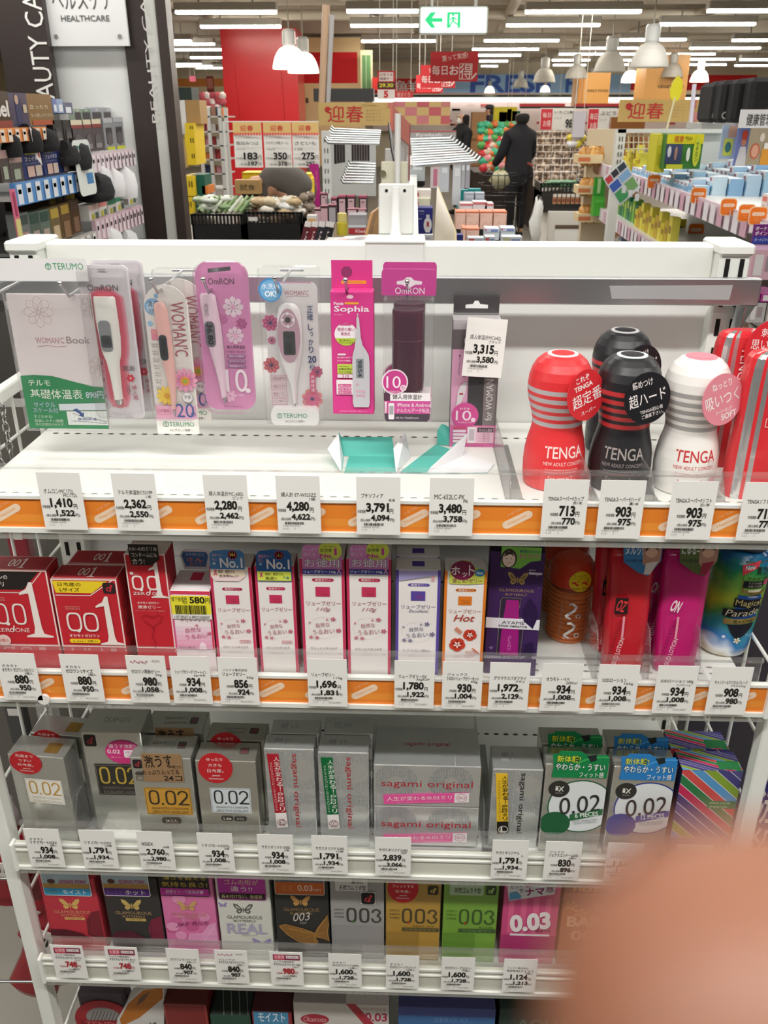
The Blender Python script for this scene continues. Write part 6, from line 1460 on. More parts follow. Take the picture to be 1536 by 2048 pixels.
def sd(name,label,cat,X,u0,v0,u1,v1,d,key,group=None,art=None,b=0.0):
    """a box whose front faces the aisle (+x) on the plane x = X"""
    um,vm = (u0+u1) / 2,(v0+v1) / 2
    y0,y1 = S(u0,vm,X)[1],S(u1,vm,X)[1]; z1,z0 = S(um,v0,X)[2],S(um,v1,X)[2]
    m = MB(); m.step = 6e-4; m.box(X-d,X,y0,y1,z0,z1,key,b)
    if art: m.face((X,y0,z1),(0,y1-y0,0),(0,0,z0-z1),1); art(m)
    o = m.build(name,None,(X-d/2,(y0+y1)/2,z0));
    if cat == 'structure': o['kind'] = 'structure'
    elif cat: tag(o,label,cat,group)
    return o
def text(x0,y0,x1,y1,s_,c,b=0,sh=0,rot=0): return lambda m: m.t(x0,y0,x1,y1,s_,c,b,sh,rot)
def arts(*fs): return lambda m: [f(m) for f in fs]
def R_(x0,y0,x1,y1,c,r=0): return lambda m: m.r(x0,y0,x1,y1,c,r)
def geishun(m,x0=.08,x1=.62,ink='cf3a3c'):
    m.t(x0,.14,x0+(x1-x0)*.48,.86,'迎',ink,.014); m.t(x0+(x1-x0)*.52,.14,x1,.86,'春',ink,.014); m.flower(x0-.0,.3,.035,ink,5,None,.9)
# back wall: signs, cooler, columns
bk('fascia','red fish counter sign with white characters on the back wall','sign',29.88,745,157,1062,187,.1,'e03230',None,arts(text(.14,.12,.3,.92,'鮮','f4ece6',.02),text(.36,.12,.52,.92,'魚','f4ece6',.02)))
bk('banner','pale blue banner with large blue FRESH FISH letters on the back wall','banner',29.76,880,148,1262,186,.1,'a6cdf2',None,arts(text(.16,.04,.5,.98,'FRES','4468c0',.03),text(.505,.04,.58,.98,'H','4468c0',.03),text(.66,.04,.86,.98,'FISH','4468c0',.03)))
bk('fascia','red sign strip right of the vegetable column','sign',29.88,1262,150,1512,180,.1,'dc2a2c')
bk('wall_panel',None,'structure',29.9,330,157,460,173,.05,'e8944c'); bk('wall_panel',None,'structure',29.9,330,173,460,195,.05,'f0dcb8')
bk('cooler_canopy','long dark-edged cooler canopy with bright light strip','cooler',29.0,745,189,1520,194,.5,'4a4e4c')
bk('cooler_light','bright white light strip along the fish cooler','light strip',29.05,745,195,1520,204,.3,'fff8ee:strip')
_b = mat('fff8ee:strip').node_tree.nodes['Principled BSDF']; _b.inputs['Emission Color'].default_value = (1,.97,.92,1); _b.inputs['Emission Strength'].default_value = 2.2
rn = random.Random(11)
def cooler(m):
    for i in range(70): x,y = rn.random() * .97,rn.random() * .8; m.r(x,y,x+.012+.012*rn.random(),y+.08,('e6b9b4','f0e4e0','d98a88','e9d6cc','c9605c')[i%5]); m.lay -= 1
bk('open_cooler','long open cooler full of pale pink packs at the back','cooler',29.3,745,205,1520,262,.4,'efdcd6',None,cooler)
bk('column_cladding','orange daily food column in front of the back wall','column',22,1157,145,1219,212,.9,'e0a860:paint',None,arts(text(.3,.5,.96,.58,'DAILY FOOD','5a4630',.02),R_(0,0,.16,1,'c98a48')))
bk('column_cladding','orange vegetable column right of centre','column',20,1291,108,1376,205,.9,'dfa762:paint',None,arts(text(.3,.64,.92,.7,'VEGETABLE','5a4630',.02),))
bk('column_cladding','wide glossy red pillar behind the hanging price cards','column',15.6,451,56,598,390,.9,'d6262c:plastic',None,lambda m:(m.line([(.16,.2),(.24,.98)],.006,'b41e24'),m.line([(.78,.2),(.84,.98)],.006,'b41e24')))
bk('corner_wall',None,'structure',18,597,75,722,330,1.5,'e9cf9c:paint',None,arts(R_(0,.11,.95,.345,'d8242a'),R_(.0,.36,.1,1,'d9b98a'),R_(.12,.46,.16,.5,'5a4a38')))
bk('wall_window',None,'structure',17.5,721,100,745,200,.1,'d9d2ac',None,arts(R_(.15,.1,.85,.9,'5f8a5a'),R_(.45,.1,.5,.9,'b9c4a0')))
bk('wall_board','small red wall board beside the green window','panel',17.4,745,155,768,180,.1,'d83a34')
# hanging red signs and flags
def otoku(m): m.t(.24,.08,.78,.28,'買って実感!','f2d6cc',.01,0,-8); m.t(.03,.46,.36,.78,'毎日','f4e4dc',.02); m.t(.4,.46,.6,.78,'お','f4e4dc',.02); m.t(.62,.42,.88,.92,'得','f4e4dc',.0); m.frame(.61,.4,.88,.93,.01,'f4e4dc'); m.line([(.88,.9),(.97,.72)],.03,'f4e4dc')
for Yh,q,lb in ((9.0,(861,103,956,163),'front large red hanging sign with white characters'),(10.2,(841,130,911,176),'red hanging sign just behind the front red one'),(11.4,(832,150,886,185),'small red hanging sign farthest behind of the three')):
    bk('hanging_sign',lb,'sign',Yh,*q,.012,'c9383c','red hanging signs',otoku,hang=1)
bk('hanging_flyer','red and white sale flyer hanging left of the fish sign','flyer',8.5,755,142,790,198,.01,'c9383a',None,arts(R_(.1,.04,.9,.36,'e9d9d2'),text(.14,.08,.86,.18,'お客さま','7a3a34',.02),text(.14,.22,.86,.32,'感謝デー','7a3a34',.02),R_(0,.4,1,.62,'4a3a30'),text(.1,.44,.9,.58,'29.30','e8d44c',.03),R_(0,.66,1,1,'e6dcd6'),text(.36,.7,.62,.96,'5','c9302c',.05)),hang=1)
bk('shelf_sign','small red shelf sign for tuna below the flyer','sign',8.6,788,182,826,196,.01,'d2494a',None,text(.15,.15,.85,.85,'鮪まぐろ','f0c8c0',.02),hang=1)
bk('wall_screen','black wide box display beyond the pegboard gondola','display',10,627,177,747,203,.3,'2a2a2a:satin')
bk('hanging_sign','tiny pink sign far left below the ceiling lights','sign',20,379,152,391,163,.02,'d86a88',hang=1); bk('hanging_sign','narrow dark red banner on a far post at left','sign',17,414,152,428,202,.02,'8a4a40',None,R_(.1,.1,.9,.5,'c98a7c'),hang=1)
m = MB();
for (u,v0,v1,k,r,n_,lb) in ((646,10,205,'c9a88a',.012,'sign_pole','tall pale wooden pole at left end of centre gondola'),(658,30,205,'b9b6b4',.008,'sign_pole','tall thin grey pole beside the wooden one')):
    a,b = U(u+6,v0,3.2),U(u-2,v1,3.2); m = MB(); m.tube([tuple(a),tuple(b)],r,k+':plastic',8); tag(m.build(n_,None,tuple(b)),lb,'pole')
for (u0,v0,u1,v1,k,lb) in ((1389,168,1380,258,'e2dcec','pale lilac sign pole above the medicine shelf'),(1350,195,1334,258,'e6dcae','thin cream stick of the yellow leaf sign')):
    a,b = U(u0,v0,5.5),U(u1,v1,5.5); m = MB(); m.tube([tuple(a),tuple(b)],.012 if 'pole' in lb else .006,k+':plastic',8); tag(m.build('sign_pole',None,tuple(b)),lb,'pole')
a = U(1353,178,5.5); m = MB().front(a[0]-.035,a[0]+.035,5.5,a[2]-.07,a[2]+.07,0); m.prism([(.5,0),(.9,.2),(1,.55),(.8,.9),(.4,1),(.1,.8),(0,.5),(.2,.2)],.01,'e0d834'); tag(m.build('leaf_sign',None,tuple(a)),'yellow leaf-shaped sign on a thin stick','sign')

# ================================================================== left: healthcare wall and sock shelves
bk('panel_wall',None,'structure',5.4,84,-40,275,520,.1,'eef0ee:paint')
bk('panel_wall',None,'structure',5.38,266,-40,315,520,.1,'3a302d:paint')
bk('panel_wall',None,'structure',5.37,312,-40,335,540,.1,'d3d4cf:paint')
bk('panel_wall',None,'structure',5.36,333,-40,353,540,.12,'3a2f2a:paint')
o = bk('sign_column','dark brown column with white upright BEAUTY CARE lettering at far left','column',5.28,-2,-60,96,225,.06,'382e2b:paint',None,None)
a,b,c = U(70,218,5.27),U(106,175,5.27),U(70,175,5.27); zt = U(60,-14,5.27)[2]
m = MB(); m.step = 4e-4; m.front(c[0],b[0],5.277,a[2],zt); m.t(.0,.0,1,1,'EAUTY CA','f0eeea',.0,0,-90); m.build('lettering',o,o.location)
a,b = U(305,246,5.355),U(316,236,5.355); zt = U(290,-3,5.355)[2]; m = MB(); m.step = 4e-4; m.front(a[0],b[0],5.355,a[2],zt); m.t(.0,.0,1,1,'BEAUTY CA','d9d6d2',.0,0,-90); struct(m.build('trim_1',None,tuple(a)))
t = bk('wall_sign','white acrylic HEALTHCARE sign on the left panel','sign',5.33,85,-30,252,92,.02,'f4f5f5:gloss',None,arts(text(.14,.06,.86,.4,'ヘルスケア','5a5a58',.0),text(.22,.49,.8,.59,'HEALTHCARE','6a6a68',.01),lambda m:(m.e(.13,.84,.025,'a9aaa8:metal'),m.e(.9,.84,.025,'a9aaa8:metal'))))
XL = -1.5
def lbl(n,k='e6e2e0',c='b98aa0'):
    def f(m):
        for i in range(n): m.r((i+.15)/n,.08,(i+.7)/n,.95,k); m.lay -= 1; m.r((i+.25)/n,.3,(i+.6)/n,.5,c);
    return f
def shelfL(v0,v1,u0,u1,key,art,lb,th=.03):
    sd('shelf_strip',lb,'price strip',XL,u0,v0,u1,v1,.02,key,None,art)
def shelf_board_L(u0,u1,v,lb):
    y0,y1 = S(u0,v,XL)[1],S(u1,v,XL)[1]; z = S((u0+u1)/2,v,XL)[2]
    m = MB(); m.box(XL-.4,XL-.02,y0,y1,z-.02,z,'d9dad6:paint'); tag(m.build('shelf_board',None,(XL-.2,(y0+y1)/2,z)),lb,'shelf')
def slab_line(u0,v0,u1,v1,h,key,art,lb,d=.02):
    """a price strip along the aisle edge, following the shelf line on the photo"""
    a,b = S(u0,v0,XL),S(u1,v1,XL); z = (a[2]+b[2]) / 2
    m = MB(); m.step = 6e-4; m.box(XL-d,XL,a[1],b[1],z-h,z,key); m.face((XL,a[1],z),(0,b[1]-a[1],0),(0,0,-h),1); art(m)
    tag(m.build('price_strip',None,(XL,(a[1]+b[1])/2,z)),lb,'price strip')
    m = MB(); m.box(XL-.45,XL-d,a[1],b[1],z-.8*h,z-.6*h,'c9cac6:paint'); tag(m.build('shelf_board',None,(XL-.2,(a[1]+b[1])/2,z)),'shelf board behind the '+lb.split(' of ')[0].split(' along')[0],'shelf'); return z
z1_ = slab_line(28,366,172,342,.085,'5c94d4:gloss',lbl(9,'dfe6ee','7a8490'),'glossy blue price strip along the sock shelf')
z2_ = slab_line(172,310,268,297,.085,'dcc8d0',lbl(12,'e9dfe4','d08aa8'),'pink checked price strip below the insole packs')
z3_ = slab_line(190,440,284,410,.1,'d8b9c4',lbl(12,'e6d6dc','c87a98'),'pink checked price strip below the white socks')
z4_ = slab_line(-20,258,92,253,.05,'e8904a',lbl(8,'e9d9c8','a86a3a'),'orange price strip of the upper stocking shelf')
z5_ = slab_line(120,492,192,458,.07,'b9b6b2',lbl(6,'e4e2de','8a8884'),'grey striped price strip at the lower left')
# goods on them
def pk(kind,label,cat,q,key,art=None,d=.05,X=XL-.03,group=None,b=.0): return sd(kind,label,cat,X,*q,d,key,group,art,b)
pk('stocking_pack','dark stocking pack with large white letters at left edge','pack',(-12,182,20,256),'3a322e:gloss',arts(text(.0,.25,.9,.7,'eel','e9e4de',.03),R_(0,.8,1,1,'8a3a2c')))
pk('stocking_pack','blue stocking pack with a dressed figure','pack',(20,186,56,252),'3f4668:gloss',arts(R_(.3,.15,.6,.9,'2a2f5a'),lambda m:m.e(.4,.2,.1,'c9a890'),R_(.7,.35,.9,.6,'c9b89a')))
pk('stocking_pack','gold and orange glittery stocking pack','pack',(56,188,105,250),'8a6f4a:gloss',arts(text(.05,.35,.8,.48,'立ったり','e9dcc0',.02),text(.08,.62,.95,.74,'もっと楽しいクリスマス','e9dcc0',.02),R_(.1,.85,.9,1,'b4522c')))
for i,(q,k) in enumerate((((105,198,114,226),'6a86c0'),((114,198,127,226),'9ab4dc'),((127,205,145,228),'5a6a8c'))): pk('small_pack',('narrow blue pack on the topmost ledge','white and blue pack on the topmost ledge','dark blue box on the topmost ledge')[i],'pack',q,k+':gloss',R_(.2,.4,.8,.9,'e4eaf2'))
for i,q in enumerate(((148,218,163,240),(163,218,182,240),(182,215,205,246),(205,215,228,246))):
    pk('insole_pack','grey hanging insole pack, number %s from left in the upper row'%('one','two','three','four')[i],'pack',q,('a9b4a4','8fa894','b9bac4','b4b8bc')[i],arts(R_(.1,.3,.9,.95,'5a5656'),R_(.4,.08,.6,.2,'e6e6e2')),.03,XL-.2)
for i,(q,k,n_) in enumerate((((108,240,126,290),'2a2725','left black insole pack'),((128,240,146,292),'2a2725','right black insole pack'),((143,240,168,305),'4f4648','first maroon-topped insole pack'),((168,239,185,304),'4f4648','second maroon-topped insole pack'),((185,238,205,302),'4f4648','third maroon-topped insole pack'),((208,236,228,300),'8f9094','left grey insole pack with yellow base'),((228,234,248,298),'8f9094','right grey insole pack with yellow base'))):
    pk('insole_pack',n_+' in the lower row','pack',q,k,arts(R_(.05,0,.95,.15 if i > 1 else .0,'dcd3b8' if i in (2,3,4) else 'b4b6ba'),R_(.05,.15,.95,.26,'8a3a3a') if i in (2,3,4) else R_(.2,.3,.8,.8,'3a3a3c'),lambda m:m.e(.5,.65,.3,'5f5a5c',.2),R_(.1,.9,.9,1,'c4c838') if i > 4 else R_(.2,.75,.8,.9,'8a8684')),.03)
for i,q in enumerate(((44,302,84,356),(86,298,116,350),(118,300,150,344))):
    pk('supporter_box',('left blue supporter box with white characters','middle blue supporter box with white characters','right blue supporter box behind the black mannequin hand')[i],'box',q,'27336a',arts(R_(.2,.06,.7,.12,'d9c63c'),text(.15,.2,.95,.36,'フェイタス','f0eef0',.03),text(.15,.42,.9,.48,'メディカルサポーター','c9cce0'),R_(.2,.55,.55,.95,'d9b4a4'),R_(.6,.55,.92,.95,'d9c4b4')),.06)
def sock(label,q,key,X=XL-.02,lean=.1,group=None):
    u0,v0,u1,v1 = q; a,b = S(u0,v1,X),S(u1,v1,X); z1 = S((u0+u1)/2,v0,X)[2]; y0,y1 = a[1],b[1]; h = z1 - a[2]; w = y1 - y0
    P_ = [(X,y0+w*.1,a[2]),(X,y0+w*.4,a[2]+h*.45),(X-.02,y0+w*(.45+lean),z1)]
    m = MB(); m.tube([(X,y0+w*.5,a[2]),(X,y0+w*.48,a[2]+h*.4),(X,y0+w*.5,a[2]+h*.7),(X,y0+w*(.5-lean*2),z1)],[w*.3,w*.34,w*.3,w*.16],key+':cloth',10)
    tag(m.build('sock',None,(X,(y0+y1)/2,a[2])),label,'sock',group)
for q,k,lb in (((14,268,40,315),'1b1a1c','black sock standing at far left above the blue strip'),((44,258,78,305),'19181a','black sock with a folded paper tag'),((76,266,110,302),'1c1b1d','black sock right of the tagged one'),((118,292,150,330),'222022','black glove-shaped display over the blue strip'),((135,290,172,340),'232124','dark grey knee support display'),
                 ((188,338,215,378),'d9d8dc','white sock at left above the lower pink strip'),((212,340,240,395),'e4e2e4','white sock in the middle above the lower pink strip'),((238,336,264,398),'e9e8ea','tall white sock at right above the lower pink strip'),((174,362,214,402),'1f1e20','black striped sock left of the white socks'),((205,462,236,510),'dcdcdc','white sock hanging low at the bottom'),((236,468,266,510),'d0d0d2','pale sock hanging low at right')): sock(lb,q,k)
a = S(66,290,XL); m = MB(); m.face((XL+.01,a[1]-.03,a[2]+.07),(0,.05,-.02),(0,.02,-.13),0); m.prism([(0,0),(1,.1),(1,1),(0,.9)],.001,'e9e4e2'); m.lay = 1; m.r(.5,.15,.9,.8,'c0505c'); tag(m.build('paper_tag',None,tuple(a)),'folded white and red paper tag on the black sock','tag')
a = S(162,345,XL); m = MB(); m.face((XL+.02,a[1]-.12,a[2]+.14),(0,.22,0),(0,.03,-.24),0); m.prism(rrect(0,0,1,1,.15,.1),.002,'e6ebe6'); m.lay = 1; m.r(.05,.1,.95,.16,'4a9a80'); m.t(.2,.25,.9,.45,'試着用','3a3a40',.02); m.r(.5,.6,.9,.8,'4a86c0'); tag(m.build('shelf_card',None,tuple(a)),'white rounded card with green rim hanging over the blue strip','card')
for i,q in enumerate(((178,408,198,440),(198,402,214,432),(216,398,232,428),(232,392,248,420),(256,382,272,408))):
    pk('sock_pack',('first','second','third','fourth','fifth')[i]+' yellow and white banded sock pack in the row above lower pink strip','pack',q,'e4e0da',arts(R_(0,0,1,.35,('d9b4ac','d88a84','3a8a68','3a8a68','3f8060')[i]),R_(.2,.6,.5,1,'b9b83a'),R_(.6,.55,.9,.95,'5a6a5c')),.05)
for i,q in enumerate(((36,425,62,505),(62,422,82,500),(82,418,102,496),(102,412,122,490),(122,405,142,478),(142,398,160,468))):
    pk('stocking_pack',('first','second','third','fourth','fifth','sixth')[i]+' stocking pack from left on the lowest visible shelf','pack',q,('7a7f7c','5f6d62','6d7a70','7a6a4a','6a5238','5a4430')[i]+':gloss',arts(R_(.1,.05,.9,.3,('3f4a46','2f4a3e','2f4a3e','b49a3c','a88a34','4a3424')[i]),R_(.2,.5,.8,.95,('b48a8a','a8968c','b09a90','c9b08c','8a6a4c','7a5a44')[i])),.04)
for i,q in enumerate(((96,388,126,420),(128,380,168,410))): pk('cardboard_box',('left','right')[i]+' brown and yellow carton under the blue strip','box',q,'4a3c2c',arts(R_(.1,.2,.5,.8,'8a7430'),R_(.6,.1,.95,.6,'6a5a3a')),.2,XL-.1)
pk('hanging_strip','narrow pink and yellow hanging shelf strip at left','strip',(30,376,40,500),'d8708c',arts(R_(0,.5,1,1,'d9d088'),R_(.3,.05,.7,.45,'a83a5c')),.004,XL+.01)
for i,q in enumerate(((0,300,18,366),(20,312,46,364))): pk('stocking_pack',('edge','inner')[i]+' pink-topped dark stocking pack beside the blue boxes','pack',q,'4f4442:gloss',arts(R_(.0,.0,1,.25,'b99a94'),R_(.25,.5,.75,.9,'a9b09a')),.04)
y0,y1 = 1.9,5.3
m = MB(); m.box(XL-.5,XL-.46,y0,y1,0,1.65,'5a5754:paint'); gd = thing('sock_gondola',(XL-.25,3.6,0),'grey gondola of socks and stockings along the left aisle','shelf unit'); m.build('back_board',gd,gd.location)
m = MB(); m.box(XL-.5,XL,y0,y1,.0,.9,'3f3c39:paint'); m.build('base_board',gd,gd.location)
# ================================================================== centre gondola behind the shelf unit
gz = thing('gondola',(.05,4,0),'white centre gondola running away behind the shelf unit','shelf unit'); gl_ = (.05,4,0)
m = MB(); m.box(.0,.06,1.25,6.3,.1,1.32,'c6c7c4:paint'); m.build('peg_panel',gz,gl_)
m = MB(); m.box(-.42,.5,3.0,6.3,.0,.62,'a9a8a4:paint'); m.build('deck',gz,gl_)
a = U(651,262,4.4);
m = MB(); m.box(a[0]-.02,a[0]+.02,4.4,4.44,0,a[2],'e4e5e2:paint')
for i in range(16):
    for dx in (-.008,.006): m.box(a[0]+dx,a[0]+dx+.004,4.398,4.4,a[2]-.05-i*.045,a[2]-.03-i*.045,'5a5a56')
m.build('slotted_post',gz,gl_)
m = MB(); a,b = U(655,262,6.35),U(752,392,6.35); m.box(a[0],b[0],6.35,6.38,b[2],a[2],'c9cbc8:paint'); m.build('end_panel',gz,gl_)
bk('header_board','gold and red new-year board with large red characters over the centre gondola','sign',6.4,637,205,786,251,.015,'d9b878',None,arts(lambda m:geishun(m,.12,.6),*[text(.64,.3+.14*i,.84,.36+.14*i,'あけまして','a08a58') for i in range(4)],lambda m:m.line([(.58,.1),(.78,.12)],.006,'9a8448'),R_(.93,0,1,.2,'d88a7c')))
def checker(m):
    m.r(0,0,1,1,'dcbc80'); L = m.lay
    for i in range(5):
        for j in range(3):
            if (i+j) % 2 == 0: m.lay = L; m.r(i*.21,j*.36-.12 if j else 0,min(1,i*.21+.21),min(1,j*.36+.24),('d8868a','cf6a70','d98e86')[(i*2+j)%3])
bk('header_board','red and gold checkered new-year board over the centre gondola','sign',6.42,786,203,900,250,.015,'dcbc80',None,checker)
bk('gondola_top_panel','grey top panel under the checkered board','panel',6.3,818,261,912,290,.03,'b4b0ae:paint',None,arts(text(.15,.2,.7,.45,'Eyelash','f0eef0',.03),R_(.0,.0,1,.1,'c06a6a')))
def prong(u0,v0,u1,v1,Y,lb,g_):
    a,b = U(u0,v0,Y),U(u1,v1,Y); m = MB(); m.tube([tuple(b),tuple(a),(a[0]+(a[0]-b[0])*.06,a[1],a[2]+.015)],.006,'dfe4e6:metal',6); tag(m.build('display_hook',None,tuple(a)),lb,'hook',g_)
for i in range(7): prong(668-i*2,258+i*4.6,762-i*.5,262+i*4.2,5.3-i*.22,'chrome display hook in the upper left row of the centre gondola','upper left display hooks')
for i in range(8): prong(700-i*2,326+i*5.6,752-i*.8,328+i*5.4,5.2-i*.2,'chrome display hook in the middle left row of the centre gondola','middle left display hooks')
for i in range(11): prong(900+i*5.4,277+i*4.5,820+i*.6,279+i*5.2,4.9-i*.17,'white display hook in the right-hand row of the centre gondola','right display hooks')
for i in range(4): a = U(690+i,285,5.1); bk('pencil_pack','dark pencil pack in the left hanging cluster','pack',5.1-.08*i,668+5.5*i,286,673+5.5*i,328-i,.02,'3a3436:gloss','left cluster of pencil packs')
for i in range(7): bk('pencil_pack','dark pencil pack in the right hanging cluster','pack',5.2-.05*i,703+5.2*i,286,707.5+5.2*i,322,.02,('3a3436','4a3c3c')[i%2]+':gloss','right cluster of pencil packs')
for i,q in enumerate(((640,386,656,412),(676,391,692,430),(694,391,710,426),(718,392,734,428),(662,395,674,430))):
    bk('lash_box',('far left','second','third','rightmost','small')[i]+' black-edged pink box in the rear row at lower centre','box',4.4,*q,.07,'33282c','black and pink boxes',arts(R_(.14,.18,.9,.98,'d9b4bc'),R_(.0,0,1,.1,'b05a70'),R_(.25,.3,.7,.36,'8a6a74')),keys=dict(top='a85a6c'))
for i,q in enumerate(((628,418,643,446),(641,412,656,446),(657,410,672,446),(694,418,714,432),(715,419,732,432))):
    bk('lash_box',('far left','second','tall third','fourth','rightmost')[i]+' pale pink box in the front row at lower centre','box',4.1,*q,.07,'4a3438','pale pink boxes',arts(R_(.08,.14,.94,.98,('c9a4ac','cda6ae','a9a4a8','d6b6bc','d6b6bc')[i]),),keys=dict(top='b06a78'))
for i,(u,k) in enumerate(((612,'4a2026'),(626,'5a2028'),(640,'26242a'),(654,'1f1e22'))):
    a,b = U(u+8,452,3.7),U(u-4,492,3.6); m = MB(); m.face((a[0]-.02,a[1],a[2]+.02),(.038,0,-.006),(b[0]-a[0],b[1]-a[1],b[2]-a[2]-.02),0); m.prism(rrect(0,0,1,1,.2,.06),.012,k+':gloss'); m.lay = 1; m.r(.05,.0,.95,.22,'b9b4b2'); m.t(.35,.4,.6,.85,'Lip','b9a8a8',.01,0,90)
    tag(m.build('lip_pack',None,tuple(a)),('first dark red','second dark red','first black','second black')[i]+' slanted lip pack at lower centre left','pack','slanted lip packs')
bk('sample_box','small orange-faced box at the lower left of centre gondola','box',3.9,614,431,633,452,.05,'d9d4ce',None,R_(.1,.3,.9,.95,'d8a468'))
a = U(685,470,3.7); b = U(685,425,3.7); w = U(696,450,3.7)[0] - U(674,450,3.7)[0]; h = b[2] - a[2]
t = thing('spray_bottle',tuple(a),'golden yellow spray bottle at lower centre','bottle'); m = MB(); m.lathe([(w*.5,0),(w*.52,h*.1),(w*.5,h*.55),(w*.3,h*.62)],'c9b83a:gloss',18); m.build('body',t); m = MB(); m.lathe([(w*.4,h*.58),(w*.42,h*.6),(w*.42,h*.96),(w*.3,h)],'d9c87a:gloss',18); m.build('cap',t)
bk('box_stack','flat grey and red box at lower centre beside the yellow bottle','box',3.9,697,430,732,470,.1,'a9a6aa',None,arts(R_(0,.5,1,.62,'d9dce0'),R_(0,.66,1,.95,'b4343a'),text(.4,.72,.95,.88,'Kbad','e6d0d0',.02)))
a,b = U(727,490,3.2),U(757,425,3.2); m = MB(); sheet(m,[(a[0],3.1,a[2]-.02),(b[0]-.01,3.3,a[2]-.02),(b[0],3.4,b[2]),(a[0]+.035,3.2,b[2])],.01,'c99a68','b08454'); tag(m.build('display_tray',None,tuple(a)),'brown wood-like display tray left of the white bracket','tray')
# bracket on the top beam and the signs' posts behind it
t = thing('sign_bracket',(.024,1.16,1.43),'white sign-post bracket clamped on the top beam of the shelf unit','bracket'); lb_ = (.024,1.16,1.43); xb = U(790,480,1.15)[0]
m = MB(); m.box(xb-.037,xb+.037,1.1475,1.15,1.385,1.429,'e8eae6:paint',.001); m.box(xb-.039,xb+.039,1.145,1.2,1.4275,1.433,'eef0ec:paint',.002); m.build('clamp',t,lb_)
a,b = U(757,367,1.2),U(827,478,1.2); m = MB(); m.box(a[0],b[0],1.2,1.206,1.432,a[2],'e2e3df:paint',.002)
for u in (773,809): p = U(u,381,1.2); m.tube([(p[0],1.2,p[2]),(p[0],1.1985,p[2])],.002,'8a8c8a:metal',8)
m.build('plate',t,lb_)
a = U(792,374,1.19); m = MB(); m.tube([(xb,1.185,1.433),(xb,1.185,1.437),(xb,1.185,a[2])],[.009,.006,.0052],'f0f1ee:paint',12); m.build('post',t,lb_)
for i,(q,Y,k) in enumerate((((762,323,815,372),1.7,'d9d6c0'),((770,297,808,326),2.3,'cfcdc8'))):
    t = thing('sign_bracket',tuple(U(790,q[3],Y)),('cream sign bracket plate with round knob','small pale sign bracket plate farthest back')[i]+' behind the white bracket','bracket'); l_ = tuple(U(790,q[3],Y))
    a,b = U(q[0],q[1],Y),U(q[2],q[3],Y); m = MB(); m.box(a[0],b[0],Y,Y+.008,1.32,a[2],k+':paint',.002); m.build('plate',t,l_)
    p = U(766,347,Y); m = MB(); m.tube([(p[0],Y,p[2]),(p[0],Y-.006,p[2])],.006,'b9b49a:metal',12); m.tube([((a[0]+b[0])/2+.006,Y-.006,b[2]-.06),((a[0]+b[0])/2+.006,Y-.006,a[2]+.08)],.0055,'e6e4e0:paint',10); m.build('post',t,l_)
a,b = U(786,212,1.75),U(817,370,1.75)
m = MB(); sheet(m,[(a[0],1.72,1.32),(b[0],1.86,1.32),(b[0],1.86,a[2]-.03),(a[0],1.72,a[2])],.004,'d9d4d4:smoke','d9d4d4:smoke'); sheet(m,[(a[0],1.715,a[2]-.04),(b[0],1.855,a[2]-.07),(b[0],1.855,a[2]-.03),(a[0],1.715,a[2])],.004,'cf7468','cf7468'); m.tube([(b[0],1.86,b[2]),(b[0],1.86,a[2]-.03)],.002,'a8605a',6)
tag(m.build('acrylic_panel',None,((a[0]+b[0])/2,1.79,b[2])),'upright clear acrylic sign panel with red top edge behind the bracket','sign panel')
a,b = U(779,245,1.72),U(800,372,1.7); m = MB(); m.tube([tuple(a),((a[0]*.6+b[0]*.4)-.003,1.71,(a[2]*.6+b[2]*.4)),tuple(b)],.003,'8f8c8c:metal',8); tag(m.build('steel_rod',None,tuple(b)),'thin grey steel rod leaning beside the acrylic panel','rod')
p = [tuple(G(u,v,1.395)) for u,v in ((640,492),(692,472),(785,470),(790,490))]; m = MB(); m.step = 3e-4; sheet(m,[p[0],p[3],p[2],p[1]],.003,'dcd8d8:gloss','dcd8d8'); q = [np.array(x) for x in p]; m.face(q[1],q[2]-q[1],q[0]-q[1],1)
m.N = np.array([0,0,1.]); m.r(.3,.1,.5,.6,'9a949a'); m.r(.56,.1,.75,.6,'a9a4ac'); m.r(.1,.3,.26,.8,'c9a8b0'); mb_ = MB(); mb_.box(min(x[0] for x in p),max(x[0] for x in p),1.21,max(x[1] for x in p),1.3,1.391,'b9b9b6:paint'); mb_.build('top_cap',gz,gl_); tag(m.build('brochure',None,tuple(q[0])),'grey printed brochure lying behind the top beam','brochure')
# right flank of the centre gondola
for i,(q,k,f) in enumerate((((827,380,862,398),'d9d0cc',R_(0,.3,.3,.8,'c04a4c')),((827,398,860,414),'d6d3bc',R_(0,.4,.3,.9,'c04a4c')))): bk('blister_card',('upper','lower')[i]+' pale blister card stack above the navy carton','pack',3.5-.1*i,*q,.1,k,None,f)
def navy(m): m.e(.72,.62,.24,'e9e6ea',.28); m.r(.58,.38,.86,.9,'e9e6ea',.06); m.r(.62,.24,.82,.4,'d9d6dc',.03); m.r(.66,.5,.8,.68,'b04a44'); m.t(.1,.08,.5,.14,'ACUVENU','c9c9e0',.01); m.t(.1,.2,.5,.24,'ソフト','b9b9d6'); m.t(.1,.36,.36,.42,'50ml','d9d9ea',.02)
bk('carton','navy blue carton with picture of a white bottle right of the bracket','box',3.0,831,416,865,470,.08,'2c2f7a',None,navy)
bk('carton','small navy carton at lower right of the leaning board','box',2.9,912,470,926,492,.05,'2c2f7a',None,R_(.1,.5,.7,1,'c9c9d6')); bk('leaflet_holder','white leaflet holder below the navy carton','holder',2.8,836,470,866,492,.03,'e2e2ea',None,text(.1,.2,.8,.4,'ご案内','6a6a80'))
a,b,c,d = U(868,492,2.6),U(909,492,2.5),U(874,371,2.9),U(908,457,2.6)
